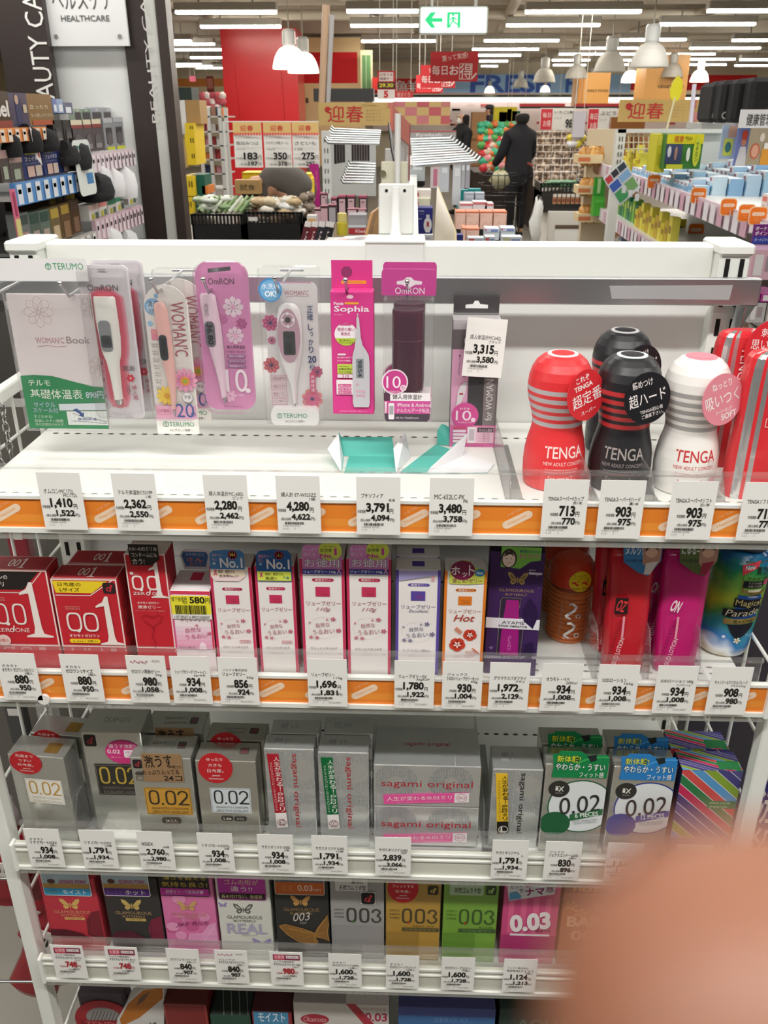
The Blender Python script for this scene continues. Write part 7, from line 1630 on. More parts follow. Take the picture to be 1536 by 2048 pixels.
m = MB(); sheet(m,[tuple(a),tuple(b),tuple(d),tuple(c)],.012,'b9b0a0:gloss','cdbb8c'); m.line([(0,0),(0,0)],0,'b9b0a0') if False else None; tag(m.build('leaning_board',None,tuple(a)),'tall grey board with wooden edge leaning right of navy carton','board')
for i,q in enumerate(((913,380,936,422),(937,378,961,420))): bk('carton',('left','right')[i]+' teal carton behind the silver boxes','box',4.4,*q,.06,'2a9a9c','teal cartons',R_(.1,.5,.7,1,'d9dce4'))
for i,q in enumerate(((929,386,948,408),(950,386,969,408))): bk('carton',('left','right')[i]+' silver grey carton before the teal ones','box',4.2,*q,.08,'a9b0bc','silver cartons',R_(.1,.2,.9,.5,'c4cad2'))
for i,q in enumerate(((920,407,945,424),(946,404,974,424),(970,407,987,424))): bk('carton',('left','middle','right')[i]+' white and red flat carton on top of the orange-edged ones','box',4.0,*q,.1,'e6dde0','white and red cartons',R_(0,0,1,.25,'d87a7c'))
def orng(m): m.r(0,0,1,.06,'e0683c'); m.r(.05,.12,.95,1,'ecc4b4'); m.line([(.1,.9),(.4,.6),(.7,.8),(.9,.55)],.04,'d9a090'); m.t(.1,.2,.6,.26,'温熱シート','b06a58')
for i,q in enumerate(((911,423,931,458),(932,423,958,458),(960,423,985,458),(987,423,1013,458))): bk('carton',('first','second','third','fourth')[i]+' orange-edged pale carton from left in the upper row','box',3.6,*q,.1,'e9b9a4','upper row of orange-edged cartons',orng,keys=dict(top='e08a64'))
for i,q in enumerate(((924,456,931,492),(932,457,958,492))): bk('carton',('narrow left','right')[i]+' orange-edged pale carton in the lower row','box',3.2,*q,.1,'e9b9a4','lower row of orange-edged cartons',orng,keys=dict(top='e08a64'))
for i,q in enumerate(((970,457,998,480),(1002,456,1030,478))): bk('carton',('left','right')[i]+' small white and blue carton at the end of centre gondola','box',3.3,*q,.08,'d3dce4','white and blue cartons',arts(R_(0,0,1,.3,'c9d2ea'),R_(.4,.1,.9,.25,'6a86c8'),R_(0,.0,.1,.2,'c85a5a')),keys=dict(top='e6ecf2'))
for i,q in enumerate(((936,476,968,494),(970,474,990,494),(1004,474,1044,494))): bk('carton',('left','middle','right')[i]+' clear-fronted white carton at the bottom edge of centre gondola','box',2.95,*q,.06,'c3c8ce','clear-fronted cartons',arts(R_(.05,.1,.4,.5,'c8484c' if i < 2 else 'b9b48a'),R_(.45,.2,.9,.6,'7a8ab4')))
for i,(q,k) in enumerate((((861,334,880,376),'d9cdd2'),((880,330,898,384),'c9cfd6'),((905,328,922,410),'d3d8dc'),((922,325,930,378),'b4b4ba'),((931,325,940,376),'a9a8ae'),((820,330,850,362),'b9c0c0'))):
    bk('hanging_pack',('white pack with pink print','pale grey pack','long white pack','first narrow grey pack','second narrow grey pack','blue-grey pack')[i]+' hanging under the white hooks','pack',4.3,*q,.02,k+':gloss',None,R_(.3,.1,.7,.9,'c87a90') if i == 0 else R_(.2,.1,.8,.3,'e6e9ec'))
bk('dark_bag','black bag at the back under the white hooks','bag',4.6,820,357,850,374,.1,'221f20:cloth',b=.01)

# ================================================================== people
def skin(name,pts,edges,key,parent,loc,sub=2):
    me = bpy.data.meshes.new(name); me.from_pydata([tuple(np.array(p[:3])-np.array(loc)) for p in pts],edges,[])
    o = bpy.data.objects.new(name,me); col.objects.link(o); o.parent = parent
    sm = o.modifiers.new('skin','SKIN'); sm.use_smooth_shade = True
    for i,(v,p) in enumerate(zip(me.skin_vertices[0].data,pts)):
        v.radius = (p[3],p[4] if len(p) > 4 else p[3]); v.use_root = i == 0
    s2 = o.modifiers.new('smooth','SUBSURF'); s2.levels = sub; s2.render_levels = sub
    me.materials.append(mat(key)); return o
def person(u,v_top,Y,H,label,coat,trousers,hair,face=0,pose='stand',long_hair=False,mask=False,cap=None,reach=0.0):
    x = U(u,v_top,Y)[0]; z0 = U(u,v_top,Y)[2] - H; z0 = 0.0; loc = (x,Y,0); k = H / 1.7
    t = thing('person',loc,label,'person',None,face)
    P = lambda *a: tuple(q*k for q in a)
    L = (0,0,0)
    B = [P(0,0,.92,.13,.1),P(0,0,1.1,.13,.1),P(0,0,1.3,.16,.1),P(0,0,1.42,.09,.08),P(0,0,1.5,.055),P(0,-.01,1.58,.085,.095),P(0,-.01,1.66,.075,.085),
         P(.17,0,1.38,.06),P(.23,-.04-reach*.2,1.12,.045),P(.22,-.16-reach,.98,.035),P(.22,-.22-reach,.95,.03),P(-.17,0,1.38,.06),P(-.23,-.04-reach*.2,1.12,.045),P(-.22,-.16-reach,.98,.035),P(-.22,-.22-reach,.95,.03),
         P(.09,0,.86,.09),P(.1,0,.48,.06),P(.1,.02,.08,.04),P(.1,-.1,.04,.035),P(-.09,0,.86,.09),P(-.1,-.03,.48,.06),P(-.1,.0,.08,.04),P(-.1,-.12,.04,.035)]
    E = [(0,1),(1,2),(2,3),(3,4),(4,5),(5,6),(3,7),(7,8),(8,9),(9,10),(3,11),(11,12),(12,13),(13,14),(0,15),(15,16),(16,17),(17,18),(0,19),(19,20),(20,21),(21,22)]
    skin('body',B,E,'c99a80:skin',t,L)
    g_ = 1.22
    C = [P(0,0,.64,.25,.17),P(0,0,1.0,.22,.16),P(0,0,1.25,.19,.14),P(0,0,1.4,.12,.1),P(0,.01,1.5,.085),P(0,.01,1.54,.075),P(.19,0,1.37,.085),P(.25,-.04-reach*.2,1.12,.068),P(.235,-.15-reach,.985,.055),P(-.19,0,1.37,.085),P(-.25,-.04-reach*.2,1.12,.068),P(-.235,-.15-reach,.985,.055)]
    skin('coat',C,[(0,1),(1,2),(2,3),(3,4),(4,5),(3,6),(6,7),(7,8),(3,9),(9,10),(10,11)],coat+':cloth',t,L)
    skin('trousers',[P(0,0,.9,.15,.12),P(.09,0,.8,.1),P(.1,0,.48,.075),P(.1,.02,.1,.055),P(-.09,0,.8,.1),P(-.1,-.03,.48,.075),P(-.1,0,.1,.055)],[(0,1),(1,2),(2,3),(0,4),(4,5),(5,6)],trousers+':cloth',t,L)
    m = MB()
    for sx in (-1,1): m.ball((sx*.1*k,-.06*k,.05*k),.06*k,'1f1d1d',10,6,(.8,1.9,.75))
    m.build('shoes',t)
    Hh = [P(0,.022,1.655,.115,.118),P(0,.04,1.58,.108,.1)] + ([P(0,.05,1.4,.1,.06),P(0,.06,1.2,.09,.04)] if long_hair else [P(0,.045,1.51,.085,.07)])
    skin('hair',Hh,[(i,i+1) for i in range(len(Hh)-1)],hair+':cloth',t,L)
    m = MB(); m.ball((0,-.1*k,1.585*k),.014*k,'c08f76'); m.build('nose',t)
    m = MB()
    for sx in (-1,1): m.ball((sx*.034*k,-.092*k,1.62*k),.011*k,'241d1a',8,6,(1.3,.6,.7))
    m.build('eyes',t)
    if mask: m = MB(); m.ball((0,-.062*k,1.56*k),.062*k,'f0f0ee',14,10,(1,.75,.9)); m.build('face_mask',t)
    if cap: m = MB(); m.ball((0,-.0,1.68*k),.1*k,cap+':cloth',14,8,(1,1.1,.62)); m.box(-.07*k,.07*k,-.2*k,-.08*k,1.665*k,1.675*k,cap+':cloth'); m.build('cap',t)
    return t
person(1043,224,12.6,1.62,'person in long black coat seen from behind pushing a cart','17171c','121215','1a1614',math.radians(205),reach=.12)
person(925,226,15.5,1.6,'person with long black hair, white face mask and grey scarf','1d1e24','1b1b20','151213',math.radians(-62),long_hair=True,mask=True)
person(980,209,22,1.72,'far person in dark cap and dark jacket beside brown boxes','23242a','23242a','2a2422',math.radians(-70),cap='2c2c30')
t = person(963,340,8.6,1.5,'person crouching, only black hair and dark back showing behind cartons','1a191d','1c1c22','141214',math.radians(160),long_hair=True)
t.location[2] = -.62
# stooping person in grey behind the vegetables
xg = U(585,360,8.6)[0]
t = thing('person',(xg,8.6,0),'person in grey jacket bending over behind the vegetable baskets','person')
skin('body',[(.0,0,.82,.12),(-.05,0,1.0,.13),(-.2,-.05,1.08,.13),(-.33,-.08,1.0,.07),(-.38,-.1,.9,.08),(-.28,-.1,.85,.05),(-.3,-.2,.65,.035),(.05,.05,.45,.07),(.05,.02,.06,.045),(-.08,.05,.45,.07),(-.08,.02,.06,.045)],[(0,1),(1,2),(2,3),(3,4),(2,5),(5,6),(0,7),(7,8),(0,9),(9,10)],'c99a80:skin',t,(0,0,0))
skin('jacket',[(.12,0,.84,.15,.17),(.02,0,1.0,.16,.18),(-.17,-.04,1.04,.15,.17),(-.27,-.06,.98,.1),(-.27,-.1,.82,.07)],[(0,1),(1,2),(2,3),(3,4)],'5f5a56:cloth',t,(0,0,0))
skin('trousers',[(.0,0,.82,.14),(.05,.05,.45,.09),(.05,.02,.08,.06),(-.08,.05,.45,.09),(-.08,.02,.08,.06)],[(0,1),(1,2),(0,3),(3,4)],'2c2c30:cloth',t,(0,0,0))
m = MB(); m.ball((-.38,-.1,.92),.1,'2a2422:cloth'); m.build('hair',t)
a,b = U(616,327,7.6),U(640,415,7.6); m = MB(); m.face((a[0],7.6,a[2]),(b[0]-a[0],0,0),(0,0,b[2]-a[2]),0); m.prism([(0,.05),(.4,0),(1,.02),(1.05,.5),(1.2,.95),(.7,1),(.45,.9),(.75,.6),(.5,.3)],.006,'b02a7c'); m.lay = 1; m.tv(.7,.15,.85,.6,'おいしい','d98ab8'); tag(m.build('banner_flag',None,tuple(b)),'magenta curved flag hanging beside the stooping person','flag')

# ================================================================== produce on the left
def lump(name,lb,g_,c,r,key,sq,seed):
    rn = random.Random(seed); m = MB(); m.ball(c,r,key,9,6,sq); m.v = [(x+(rn.random()-.5)*r*.3,y+(rn.random()-.5)*r*.3,z+(rn.random()-.5)*r*.3) for x,y,z in m.v]
    return tag(m.build(name,None,(c[0],c[1],c[2]-r*sq[2])),lb,name.split('_')[-1],g_)
def crate(u0,v0,u1,v1,Y,d,lb,key='222324:plastic',n=14):
    a,b = U(u0,v0,Y),U(u1,v1,Y); m = MB(); x0,x1,z0,z1 = a[0],b[0],b[2],a[2]; hz = (z1-z0)
    m.box(x0,x1,Y,Y+d,z0,z0+hz*.72,key)
    for i in range(n+1): x = x0 + (x1-x0) * i / n; m.box(x-.008,x+.008,Y,Y+.015,z0+hz*.7,z1,key)
    m.box(x0,x1,Y,Y+.015,z1-.015,z1,key); m.box(x0,x0+.015,Y,Y+d,z0,z1,key); m.box(x1-.015,x1,Y,Y+d,z0,z1,key)
    return tag(m.build('crate',None,((x0+x1)/2,Y+d/2,z0)),lb,'crate')
crate(382,428,488,500,7.3,.5,'black slotted crate of leek bags at left'); crate(490,424,606,500,7.3,.5,'black slotted crate of wrapped mushrooms at middle left'); crate(606,436,650,500,7.35,.4,'black crate below the taro bags')
rn = random.Random(21)
for i in range(26):
    p = U(398+92*rn.random(),396+24*rn.random(),7.4+.35*rn.random()); lump('vegetable_pack','clear bag of pale green leeks in the left black crate','bags of leeks',tuple(p),.055,('b4c4a4:gloss','d3d9cc:gloss','8fa87a:gloss','e4e6e0:gloss')[i%4],(1.3,.8,.45),i)
for i in range(8):
    u = 404 + i * 11; a,b = U(u,424,7.45),U(u+26,392,7.5); m = MB(); m.tube([tuple(a),tuple(b)],[.02,.012],('a9bc8a:gloss','8aa870:gloss','dfe4d4:gloss')[i%3],6); tag(m.build('leek',None,tuple(a)),'slanting pale green leek stalk in the left crate','leek','leek stalks')
for i in range(30):
    p = U(508+92*rn.random(),400+26*rn.random(),7.4+.35*rn.random()); lump('vegetable_pack','clear wrapped pale mushroom pack in the middle crate','wrapped mushroom packs',tuple(p),.058,('d9c8a8:gloss','e4ddd0:gloss','cdb48c:gloss','dcdcd8:gloss')[i%4],(1.2,.9,.6),i+40)
for i in range(14):
    p = U(604+26*rn.random(),392+44*rn.random(),7.45+.3*rn.random()); lump('taro_root','brown taro root in clear bags right of the mushroom crate','taro roots',tuple(p),.042,('7a6a5a:gloss','8f8272:gloss','6a5c4e:gloss')[i%3],(1,1,.9),i+80)
bk('price_label','small white label on the black vegetable crate','label',7.28,497,434,515,442,.005,'e4e2de')
t = bk('price_rail','white pipe rail holding three price cards over the vegetables','rail',7.9,447,242,640,244.5,.02,'d9d8d4:paint'); a,b = U(447,243,7.9),U(456,392,7.9); m = MB(); m.tube([tuple(a),tuple(b)],.012,'d0cfcb:paint',8); m.build('rail_post',t,t.location)
def pricecard(name,sub,p1,p2):
    def f(m): m.r(0,0,1,.26,'d9b878'); geishun(MBsub(m),.2,.75) if False else None; m.t(.25,.07,.47,.19,'迎','cf3a3c',.01); m.t(.5,.07,.72,.19,'春','cf3a3c',.01); [m.p([(i*.1,.26),(i*.1+.05,.22),(i*.1+.1,.26),(i*.1+.05,.3)],'d8605c') for i in range(10)]; m.t(.08,.32,.7,.36,'お正月の準備に','8a8680'); m.t(.1,.42,.9,.5,name,'3a3836',.01); m.t(.1,.56,.4,.62,sub,'6a6662'); m.t(.34,.66,.84,.82,p1,'1f1d1c',.04); m.t(.86,.72,.98,.82,'円','1f1d1c'); m.t(.06,.76,.32,.82,'本体価格','3a3836'); m.t(.5,.86,.84,.96,p2,'1f1d1c',.03); m.t(.86,.89,.96,.96,'円','1f1d1c'); m.t(.22,.9,.48,.95,'税込価格','3a3836')
    return f
for q,nm,sb,p1,p2,lb in (((468,244,524,335),'敬白みつば','1パック','183','197','price card of 183 yen, left of three hanging over the vegetables'),((528,244,583,335),'たけのこ水煮(ホール)','100g当','350','378','price card of 350 yen, middle of three hanging over the vegetables'),((585,244,638,335),'さといも','1袋','275','297','price card of 275 yen, right of three hanging over the vegetables')):
    bk('price_card',lb,'price card',7.895,*q,.006,'e6e4e0','hanging price cards',pricecard(nm,sb,p1,p2))
for i,q in enumerate(((485,345,521,386),(521,347,541,386),(608,348,622,375),(606,358,622,390))): bk('yellow_box',('wide yellow box behind the sample carton','second yellow box beside the stooping person','upper yellow box right of the stooping person','lower yellow box right of the stooping person')[i],'box',8.9-.1*(i == 3),*q,.3,'e8c42c',None,arts(R_(.1,.3,.25,.5,'8a6a20'),R_(.0,.0,1,.08,'c9a420')),keys=dict(top='ecd04c'))
bk('cardboard_box','brown carton with handwritten characters before the yellow boxes','box',8.3,470,360,520,388,.12,'b99664',None,text(.2,.3,.8,.75,'試食','6a5a44',.0))
for i,q in enumerate(((370,246,388,268),(370,268,390,300),(374,300,392,330),(366,352,388,392),(366,394,386,430))): bk('yellow_box',('topmost','second','third','fourth','lowest')[i]+' yellow box in the stack beside the white panel','box',8.5,*q,.4,'e4c430','stack of yellow boxes at left',arts(R_(.55,.25,.65,.55,'5a4a20'),R_(.78,.25,.88,.55,'5a4a20')))
for i,(q,k,lb) in enumerate((((372,200,400,248),'b08c5c','tall brown carton on the yellow boxes'),((362,278,374,335),'c9b080','narrow brown carton edge beside the yellow boxes'),((346,198,372,268),'e4e4e4','white carton leaning by the dark panel edge'),((350,175,383,200),'2f3a36','dark green crate on top of the cartons'),((384,350,410,392),'1f5f50','upper teal plastic crate'),((384,393,410,432),'1f5a4c','lower teal plastic crate'),((404,372,416,388),'d8803c','small orange box by the teal crates'))):
    bk('crate' if 'crate' in lb else 'cardboard_box',lb,'crate' if 'crate' in lb else 'box',8.6,*q,.3,k)
t = thing('wire_rack',tuple(U(430,400,11)),'tall grey shelf rack of assorted goods left of the red pillar','rack'); l_ = tuple(U(430,400,11))
for u in (398,417,440,452): a,b = U(u-2,215,11),U(u+6,400,11); m = MB(); m.box(a[0]-.02,a[0]+.02,11,11.04,b[2],a[2],'b4b2ae:paint'); m.build('post',t,l_)
for v in (232,262,290,318,346,376): a,b = U(396,v,11.05),U(456,v,11.05); m = MB(); m.box(a[0],b[0],11,11.5,a[2]-.015,a[2],'a9a6a2:paint'); m.build('shelf',t,l_)
for i in range(26):
    u = 400 + (i%5) * 11; v = (232,262,290,318,346,376)[i // 5]; bk('packet',('red','white','brown','dark blue','orange','pink')[i%6]+' packet on the grey rack left of red pillar','packet',11.1,u,v-13-(i*7%8),u+9,v,.1,('a83a3c','dcd6d0','7a5a4a','3a4460','d87a3c','c98a90')[i%6],'packets on the grey rack')
for i in range(14): lump('wreath_decoration','red and white new-year ornament in the far left heap','new-year ornaments',tuple(U(405+(i%5)*10,192+(i // 5)*11,14)),.06,('c9606a','e9dcd8','b04a54')[i%3],(1,.8,.9),i+120)

# ================================================================== fruit and mushrooms to the right of the people
rn = random.Random(33)
cols6 = ('4ab890:gloss','e0743c:gloss','d9c0b0:gloss','c8343c:gloss','5aa85a:gloss','d88a90:gloss')
for i in range(60):
    r_,c_ = i // 9,i % 9; u,v = 960 + c_ * 8.5 + rn.random() * 5 + r_ * 1.0,248 + r_ * 14 + rn.random() * 5; zt_ = 0 if r_ < 2 else 1 if r_ < 4 else 3
    lump('fruit_pack',('teal wrapped fruit pack','orange fruit pack','pale wrapped fruit pack','red fruit pack','green wrapped fruit pack','pink fruit pack')[(i*5+zt_)%6]+' in the heaped fruit stand','heaped fruit packs',tuple(U(u,v,15.5-.35*r_)),.078,cols6[(i*5+zt_)%6 if r_ > 1 else (0,0,4,1)[i%4]],(1,.8,.75),i+200)
bk('fruit_stand','dark stand under the heaped fruit packs','stand',14.8,945,345,1030,470,1.6,'3a2f2a',bottom=0)
for i in range(34):
    r_,c_ = i // 5,i % 5; u,v = 1082 + c_ * 18 + (r_%2) * 5,276 + r_ * 13.5
    a = U(u,v,13.6-.25*r_); m = MB()
    for j in range(10): m.ball(tuple(a+np.array([.1*(j%4-1.5)*.5+.02*rn.random(),.03*rn.random(),.055*(j // 4-1)+.02*rn.random()])),.03+.008*rn.random(),('a8917c:gloss','8f7a66:gloss','c4b09c:gloss','776352:gloss')[(i+j)%4],7,5)
    m.tube([tuple(a+np.array([sx*.1,-.04,sz*.085])) for sx,sz in ((-1,-1),(1,-1),(1,1),(-1,1),(-1,-1))],.006,'e2dcd6:gloss',5); tag(m.build('mushroom_tray',None,tuple(a-np.array([0,0,.09]))),'white-rimmed tray of brown mushrooms on the right stand','tray','mushroom trays')
bk('mushroom_stand','dark sloping stand under the mushroom trays','stand',13.2,1070,340,1172,470,1.5,'3c3430',bottom=0)
for i in range(7): lump('wrapped_bag','white or yellow wrapped bag at the top of mushroom stand','wrapped bags',tuple(U(1142+7*(i%4),276+11*(i // 4),12.6)),.065,('d8c440:gloss','e6e4e4:gloss','dedada:gloss')[i%3],(1,.7,.8),i+400)
crate(1082,366,1166,425,9.6,.5,'black basket of cucumbers over small packs',n=12)
for i in range(12): a,b = U(1084+i*4,372-(i%3)*3,9.7+.03*i),U(1120+i*4,366+(i%2)*6,9.75+.03*i); m = MB(); m.tube([tuple(a),tuple((a+b)/2+np.array([0,0,.012])),tuple(b)],[.02,.026,.02],('2f6a3c:gloss','3f7a48:gloss')[i%2],8); tag(m.build('cucumber',None,tuple(a)),'dark green cucumber heaped in the black basket','cucumber','cucumbers')
for i in range(7): bk('snack_pack','small brown and white pack in the basket under cucumbers','pack',9.58,1106+9*i,388,1113+9*i,408,.1,'b48a6a','packs under the cucumbers',arts(R_(0,0,1,.3,'d9d4cc'),R_(.1,.5,.9,.8,'8a4a34')))
bk('counter','white counter under the cucumber basket','counter',9.5,1096,424,1192,500,.9,'e4e1da:paint',None,arts(R_(.14,.24,.98,1,'f0efec'),R_(.14,.2,.98,.26,'6a5a4c')),bottom=0)
lump('plastic_bag','white plastic bag hanging at the end of the counter',None,tuple(U(1074,440,9.5)),.17,'e6e6e4:gloss',(.4,.4,1.4),9)
for q,lb,kind in (((1080,216,1147,260),'white strawberry price card with red corner panel',0),((1175,216,1232,268),'white price card with red panel beside the cardboard display',1)):
    bk('price_card',lb,'price card',14.58,*q,.02,'dcdad6','hanging price cards at right',arts(R_(.02,.04,.36,.98,'c93a44'),text(.07,.2,.32,.44,'毎日','f0d9d6',.02),text(.1,.55,.32,.85,'お得','f0d9d6',.02),text(.42,.12,.96,.28,('いちご(あ','ぶどう')[kind],'3a3836',.02),text(.42,.4,.64,.52,'1パック','6a6662'),text(.76,.5,.98,.9,'98','2c2a28',.03)))
bk('card_rail','black rail holding the price cards over the mushrooms','rail',14.6,1040,213,1240,217,.05,'2a2a2a')
bk('wooden_crate','tall brown carton stack behind the masked person','box',19,944,224,972,268,.5,'a8805c',None,arts(R_(0,.3,1,.33,'8a6444'),R_(0,.62,1,.65,'8a6444')),bottom=0)
for i,(q,k,lb) in enumerate((((988,214,1034,232),'e0d23c','yellow banner panel behind the fruit'),((998,224,1014,242),'1f7a64','left teal crate behind the fruit'),((1024,222,1040,242),'1f6a58','right teal crate behind the fruit'),((1040,207,1130,214),'d8484c','red strip banner over the fruit stand'),((1150,207,1250,214),'d8484c','red strip banner over the mushroom stand'),((1014,218,1023,250),'d9cdd4','roll of clear bags hanging over the fruit'),((1146,222,1170,275),'c9c4cc','roll of clear produce bags over the mushroom stand'),((1222,234,1290,258),'8a5a34','row of brown packs behind the new-year board'))): bk(('panel','crate','crate','banner','banner','bag_roll','bag_roll','brown_pack')[i],lb,('panel','crate','crate','banner','banner','bag roll','bag roll','pack')[i],16.5 if i < 6 else 12.5,*q,.1,k+(':gloss' if i > 4 else ''),bottom=0 if i in (0,1,2,7) else None,hang=i in (3,4,5,6))
t = thing('shopping_cart',tuple(U(1000,470,12.0)[:2])+(0,),'dark shopping cart pushed by the person in black coat','cart'); l_ = tuple(U(1000,470,12.0)[:2]) + (0,); x,y = l_[0],l_[1]
m = MB()
for z in (.5,.62,.74,.86): m.tube([(x-.25,y-.25,z),(x+.25,y-.25,z),(x+.3,y+.25,z),(x-.3,y+.25,z),(x-.25,y-.25,z)],.008,'55565a:metal',5)
for i in range(7): m.tube([(x-.25+i*.083,y-.25,.5),(x-.25+i*.083,y-.25,.88)],.006,'55565a:metal',5)
m.build('basket',t,l_); m = MB(); m.tube([(x+.3,y,.5),(x+.34,y,.98)],.012,'4a4b4e:metal',6); m.tube([(x+.34,y-.2,.98),(x+.34,y+.25,.98)],.015,'8a3a34',8); m.build('handle',t,l_)
for sx in (-1,1):
    for sy in (-1,1): m = MB(); m.tube([(x+sx*.22,y+sy*.2,.1),(x+sx*.22,y+sy*.2,.5)],.01,'55565a:metal',6); m.tube([(x+sx*.22-.015,y+sy*.2,.05),(x+sx*.22+.015,y+sy*.2,.05)],.05,'222224',12); m.build('wheel_leg',t,l_)
lump('grocery_bag','pale bag with greens in the shopping cart',None,(x-.05,y-.05,.8),.13,'a8a484:gloss',(1,.8,.9),77)
# ================================================================== right: snack display, health goods gondola
t = thing('cardboard_display',tuple(U(1185,445,8.2)),'brown stepped cardboard display of snack packs beside the white post','display'); l_ = tuple(U(1185,445,8.2))
a,b = U(1166,258,8.4),U(1214,445,8.4)
m = MB(); m.box(a[0]+.06,b[0],8.4,8.5,0,a[2],'cbbca0'); m.front(a[0]+.06,b[0],8.4,b[2],a[2],1); m.r(.1,.18,.6,.3,'d98a5c',.03); m.e(.5,.42,.25,'8a6a50',.06); m.build('back',t,l_)
for v in (322,338+46,440):
    a,b = U(1158,v-20,8.15),U(1205,v,8.15); m = MB(); m.box(a[0],b[0],8.15,8.4,b[2]-.02,b[2]+.05,'d9c39a'); m.front(a[0],b[0],8.15,b[2]-.02,b[2]+.05); m.r(0,.3,.5,.8,'c8744c'); m.build('tray',t,l_)
for j,v in enumerate((312,374,428)):
    for i in range(5): lump('snack_pack','golden snack pack standing on the %s tray of cardboard display'%('top','middle','bottom')[j],'snack packs on the %s tray'%('top','middle','bottom')[j],tuple(U(1166+8*i,v,8.25)),.06,('c9924a:gloss','b9803c:gloss','d9a85c:gloss')[i%3],(.7,.8,1.3),500+i+10*j)
bk('green_bin','bright green box hanging on the cardboard display','box',8.0,1187,395,1209,432,.12,'4fae3c',None,R_(.1,.1,.9,.3,'5fc04a')); bk('green_card','green leaflet panel above the green box','card',8.1,1188,355,1210,394,.03,'3f9a38',None,R_(.3,.05,.6,.8,'b9dca0'))
bk('header_board','gold new-year board with red characters at upper right','sign',6.6,1238,199,1424,244,.015,'d9b670',None,arts(lambda m:geishun(m,.1,.48),*[text(.54,.3+.14*i,.7,.36+.14*i,'あけまして','a08a58') for i in range(4)],R_(.76,.0,.82,.4,'cf8078'),R_(.88,.1,.98,.5,'cf6a70'),R_(.78,.55,.88,.95,'d9908a')))
bk('gondola_post','white slotted end post of the right-hand gondola','post',6.0,1222,258,1240,500,.06,'e2e3dd:paint',None,lambda m:[m.r(.3+.3*(i%2),.03+.03*(i // 2),.42+.3*(i%2),.048+.03*(i // 2),'55554f') for i in range(16)],bottom=0)
bk('gondola_beam','white top beam of the right-hand gondola','beam',6.0,1236,258,1450,266,.06,'dfe1dd:paint'); bk('grey_panel','grey-white back panel right of the green display','panel',6.05,1395,258,1470,330,.05,'c9cdca:paint')
for i in range(8): u = 1237 + i * 10; a,b = U(u,266,6.02),U(u,306,6.02); m = MB(); m.tube([tuple(a),tuple(b)],.004,'d9d2b8',5); tag(m.build('grid_wire',None,tuple(b)),'upright wire of the cream grid panel','wire','upright grid wires')
for i in range(3): a,b = U(1235,272+13*i,6.03),U(1315,272+13*i,6.03); m = MB(); m.tube([tuple(a),tuple(b)],.004,'d9d2b8',5); tag(m.build('grid_wire',None,tuple(a)),'level wire of the cream grid panel','wire','level grid wires')
for i in range(6): bk('brown_pack','brown pack seen through the cream grid','pack',7.2,1240+i*12,268,1250+i*12,298,.1,('8a5a34','9a6a40','7a4a2c')[i%3],'brown packs behind the grid')
A,Bp = G(1215,332,1.17),G(1560,452,1.17)      # aisle edge of the medicine shelf
ed = np.array(Bp) - np.array(A); eL = np.linalg.norm(ed); e1 = ed / eL; nr = np.array([-e1[1],e1[0],0]); nr = nr if nr[0] > 0 else -nr
def rg(s,d,z): q = np.array(A) + e1 * s + nr * d; return (q[0],q[1],z)
def rbox(name,lb,cat,s,d,w,dp,z,h,key,group=None,art=None,tk=None):
    """a box on the right-hand gondola: s along the edge, d back from it"""
    m = MB(); m.step = 5e-4; P4 = [rg(s,d,z),rg(s+w,d,z),rg(s+w,d+dp,z),rg(s,d+dp,z)]; T4 = [(x,y,z+h) for x,y,_ in P4]
    for q,k in (([P4[0],P4[1],T4[1],T4[0]],key),([P4[1],P4[2],T4[2],T4[1]],key),([P4[2],P4[3],T4[3],T4[2]],key),([P4[3],P4[0],T4[0],T4[3]],key),(T4,tk or key),(P4[::-1],key)): m.add(q,[(0,1,2,3)],k)
    if art: m.face(T4[0],np.array(T4[1])-np.array(T4[0]),np.array(P4[0])-np.array(T4[0]),1); art(m)
    o = m.build(name,None,tuple(np.mean(np.array(P4),0)))
    return tag(o,lb,cat,group) if cat else o
for zz,nm in ((1.13,'upper'),(.78,'middle'),(.42,'lower')):
    rbox('shelf_board',nm+' white shelf of the right-hand medicine gondola','shelf',-.3 if nm == 'upper' else-.2,.0,eL+.8,.7,zz,.03,'dcdcd8:paint')
    rbox('price_strip','pale pink price strip along the %s right-hand shelf'%nm,'price strip',-.3 if nm == 'upper' else-.2,-.02,eL+.8,.015,zz-.05,.1,'dcc9d2',None,lambda m:[m.r(i/40+.003,.06,i/40+.02,.94,'e6dfe4' if i%3 else 'd3a8ba') for i in range(40)])
rbox('gondola_board','grey back board of the right-hand gondola','board',0,.72,eL+.5,.03,0,1.32,'bfc3c0:paint')
rbox('gondola_plinth','dark lower part of the right-hand gondola','plinth',0,.3,eL+.5,.4,0,.4,'3a3a44')
bl_art = arts(R_(0,.0,1,.3,'e4e9ee'),R_(.1,.06,.6,.24,'9a6a84'),R_(.1,.5,.9,.75,'7ab0d4'))
n_ = 0
for r in range(7):
    for c in range(22):
        s = .75 + c * .092 + r * .02; d = .05 + r * .085
        if s > eL - .42 + r * .12 or (c*5+r*7) % 11 == 0: continue
        hh = .05 + .02 * r + (.028 if (c*7+r*3)%5 == 0 else 0)
        rbox('medicine_box','pale blue medicine box in row %s from the aisle on the upper right shelf'%('one','two','three','four','five','six','seven')[r],'box',s,d,.084,.075,1.16,hh,('b4d0e6','a4c8e2','c4dcea','8fb8dc')[(c+r)%4],'pale blue medicine boxes, row %d'%(r+1),bl_art,'dfe8ee'); n_ += 1
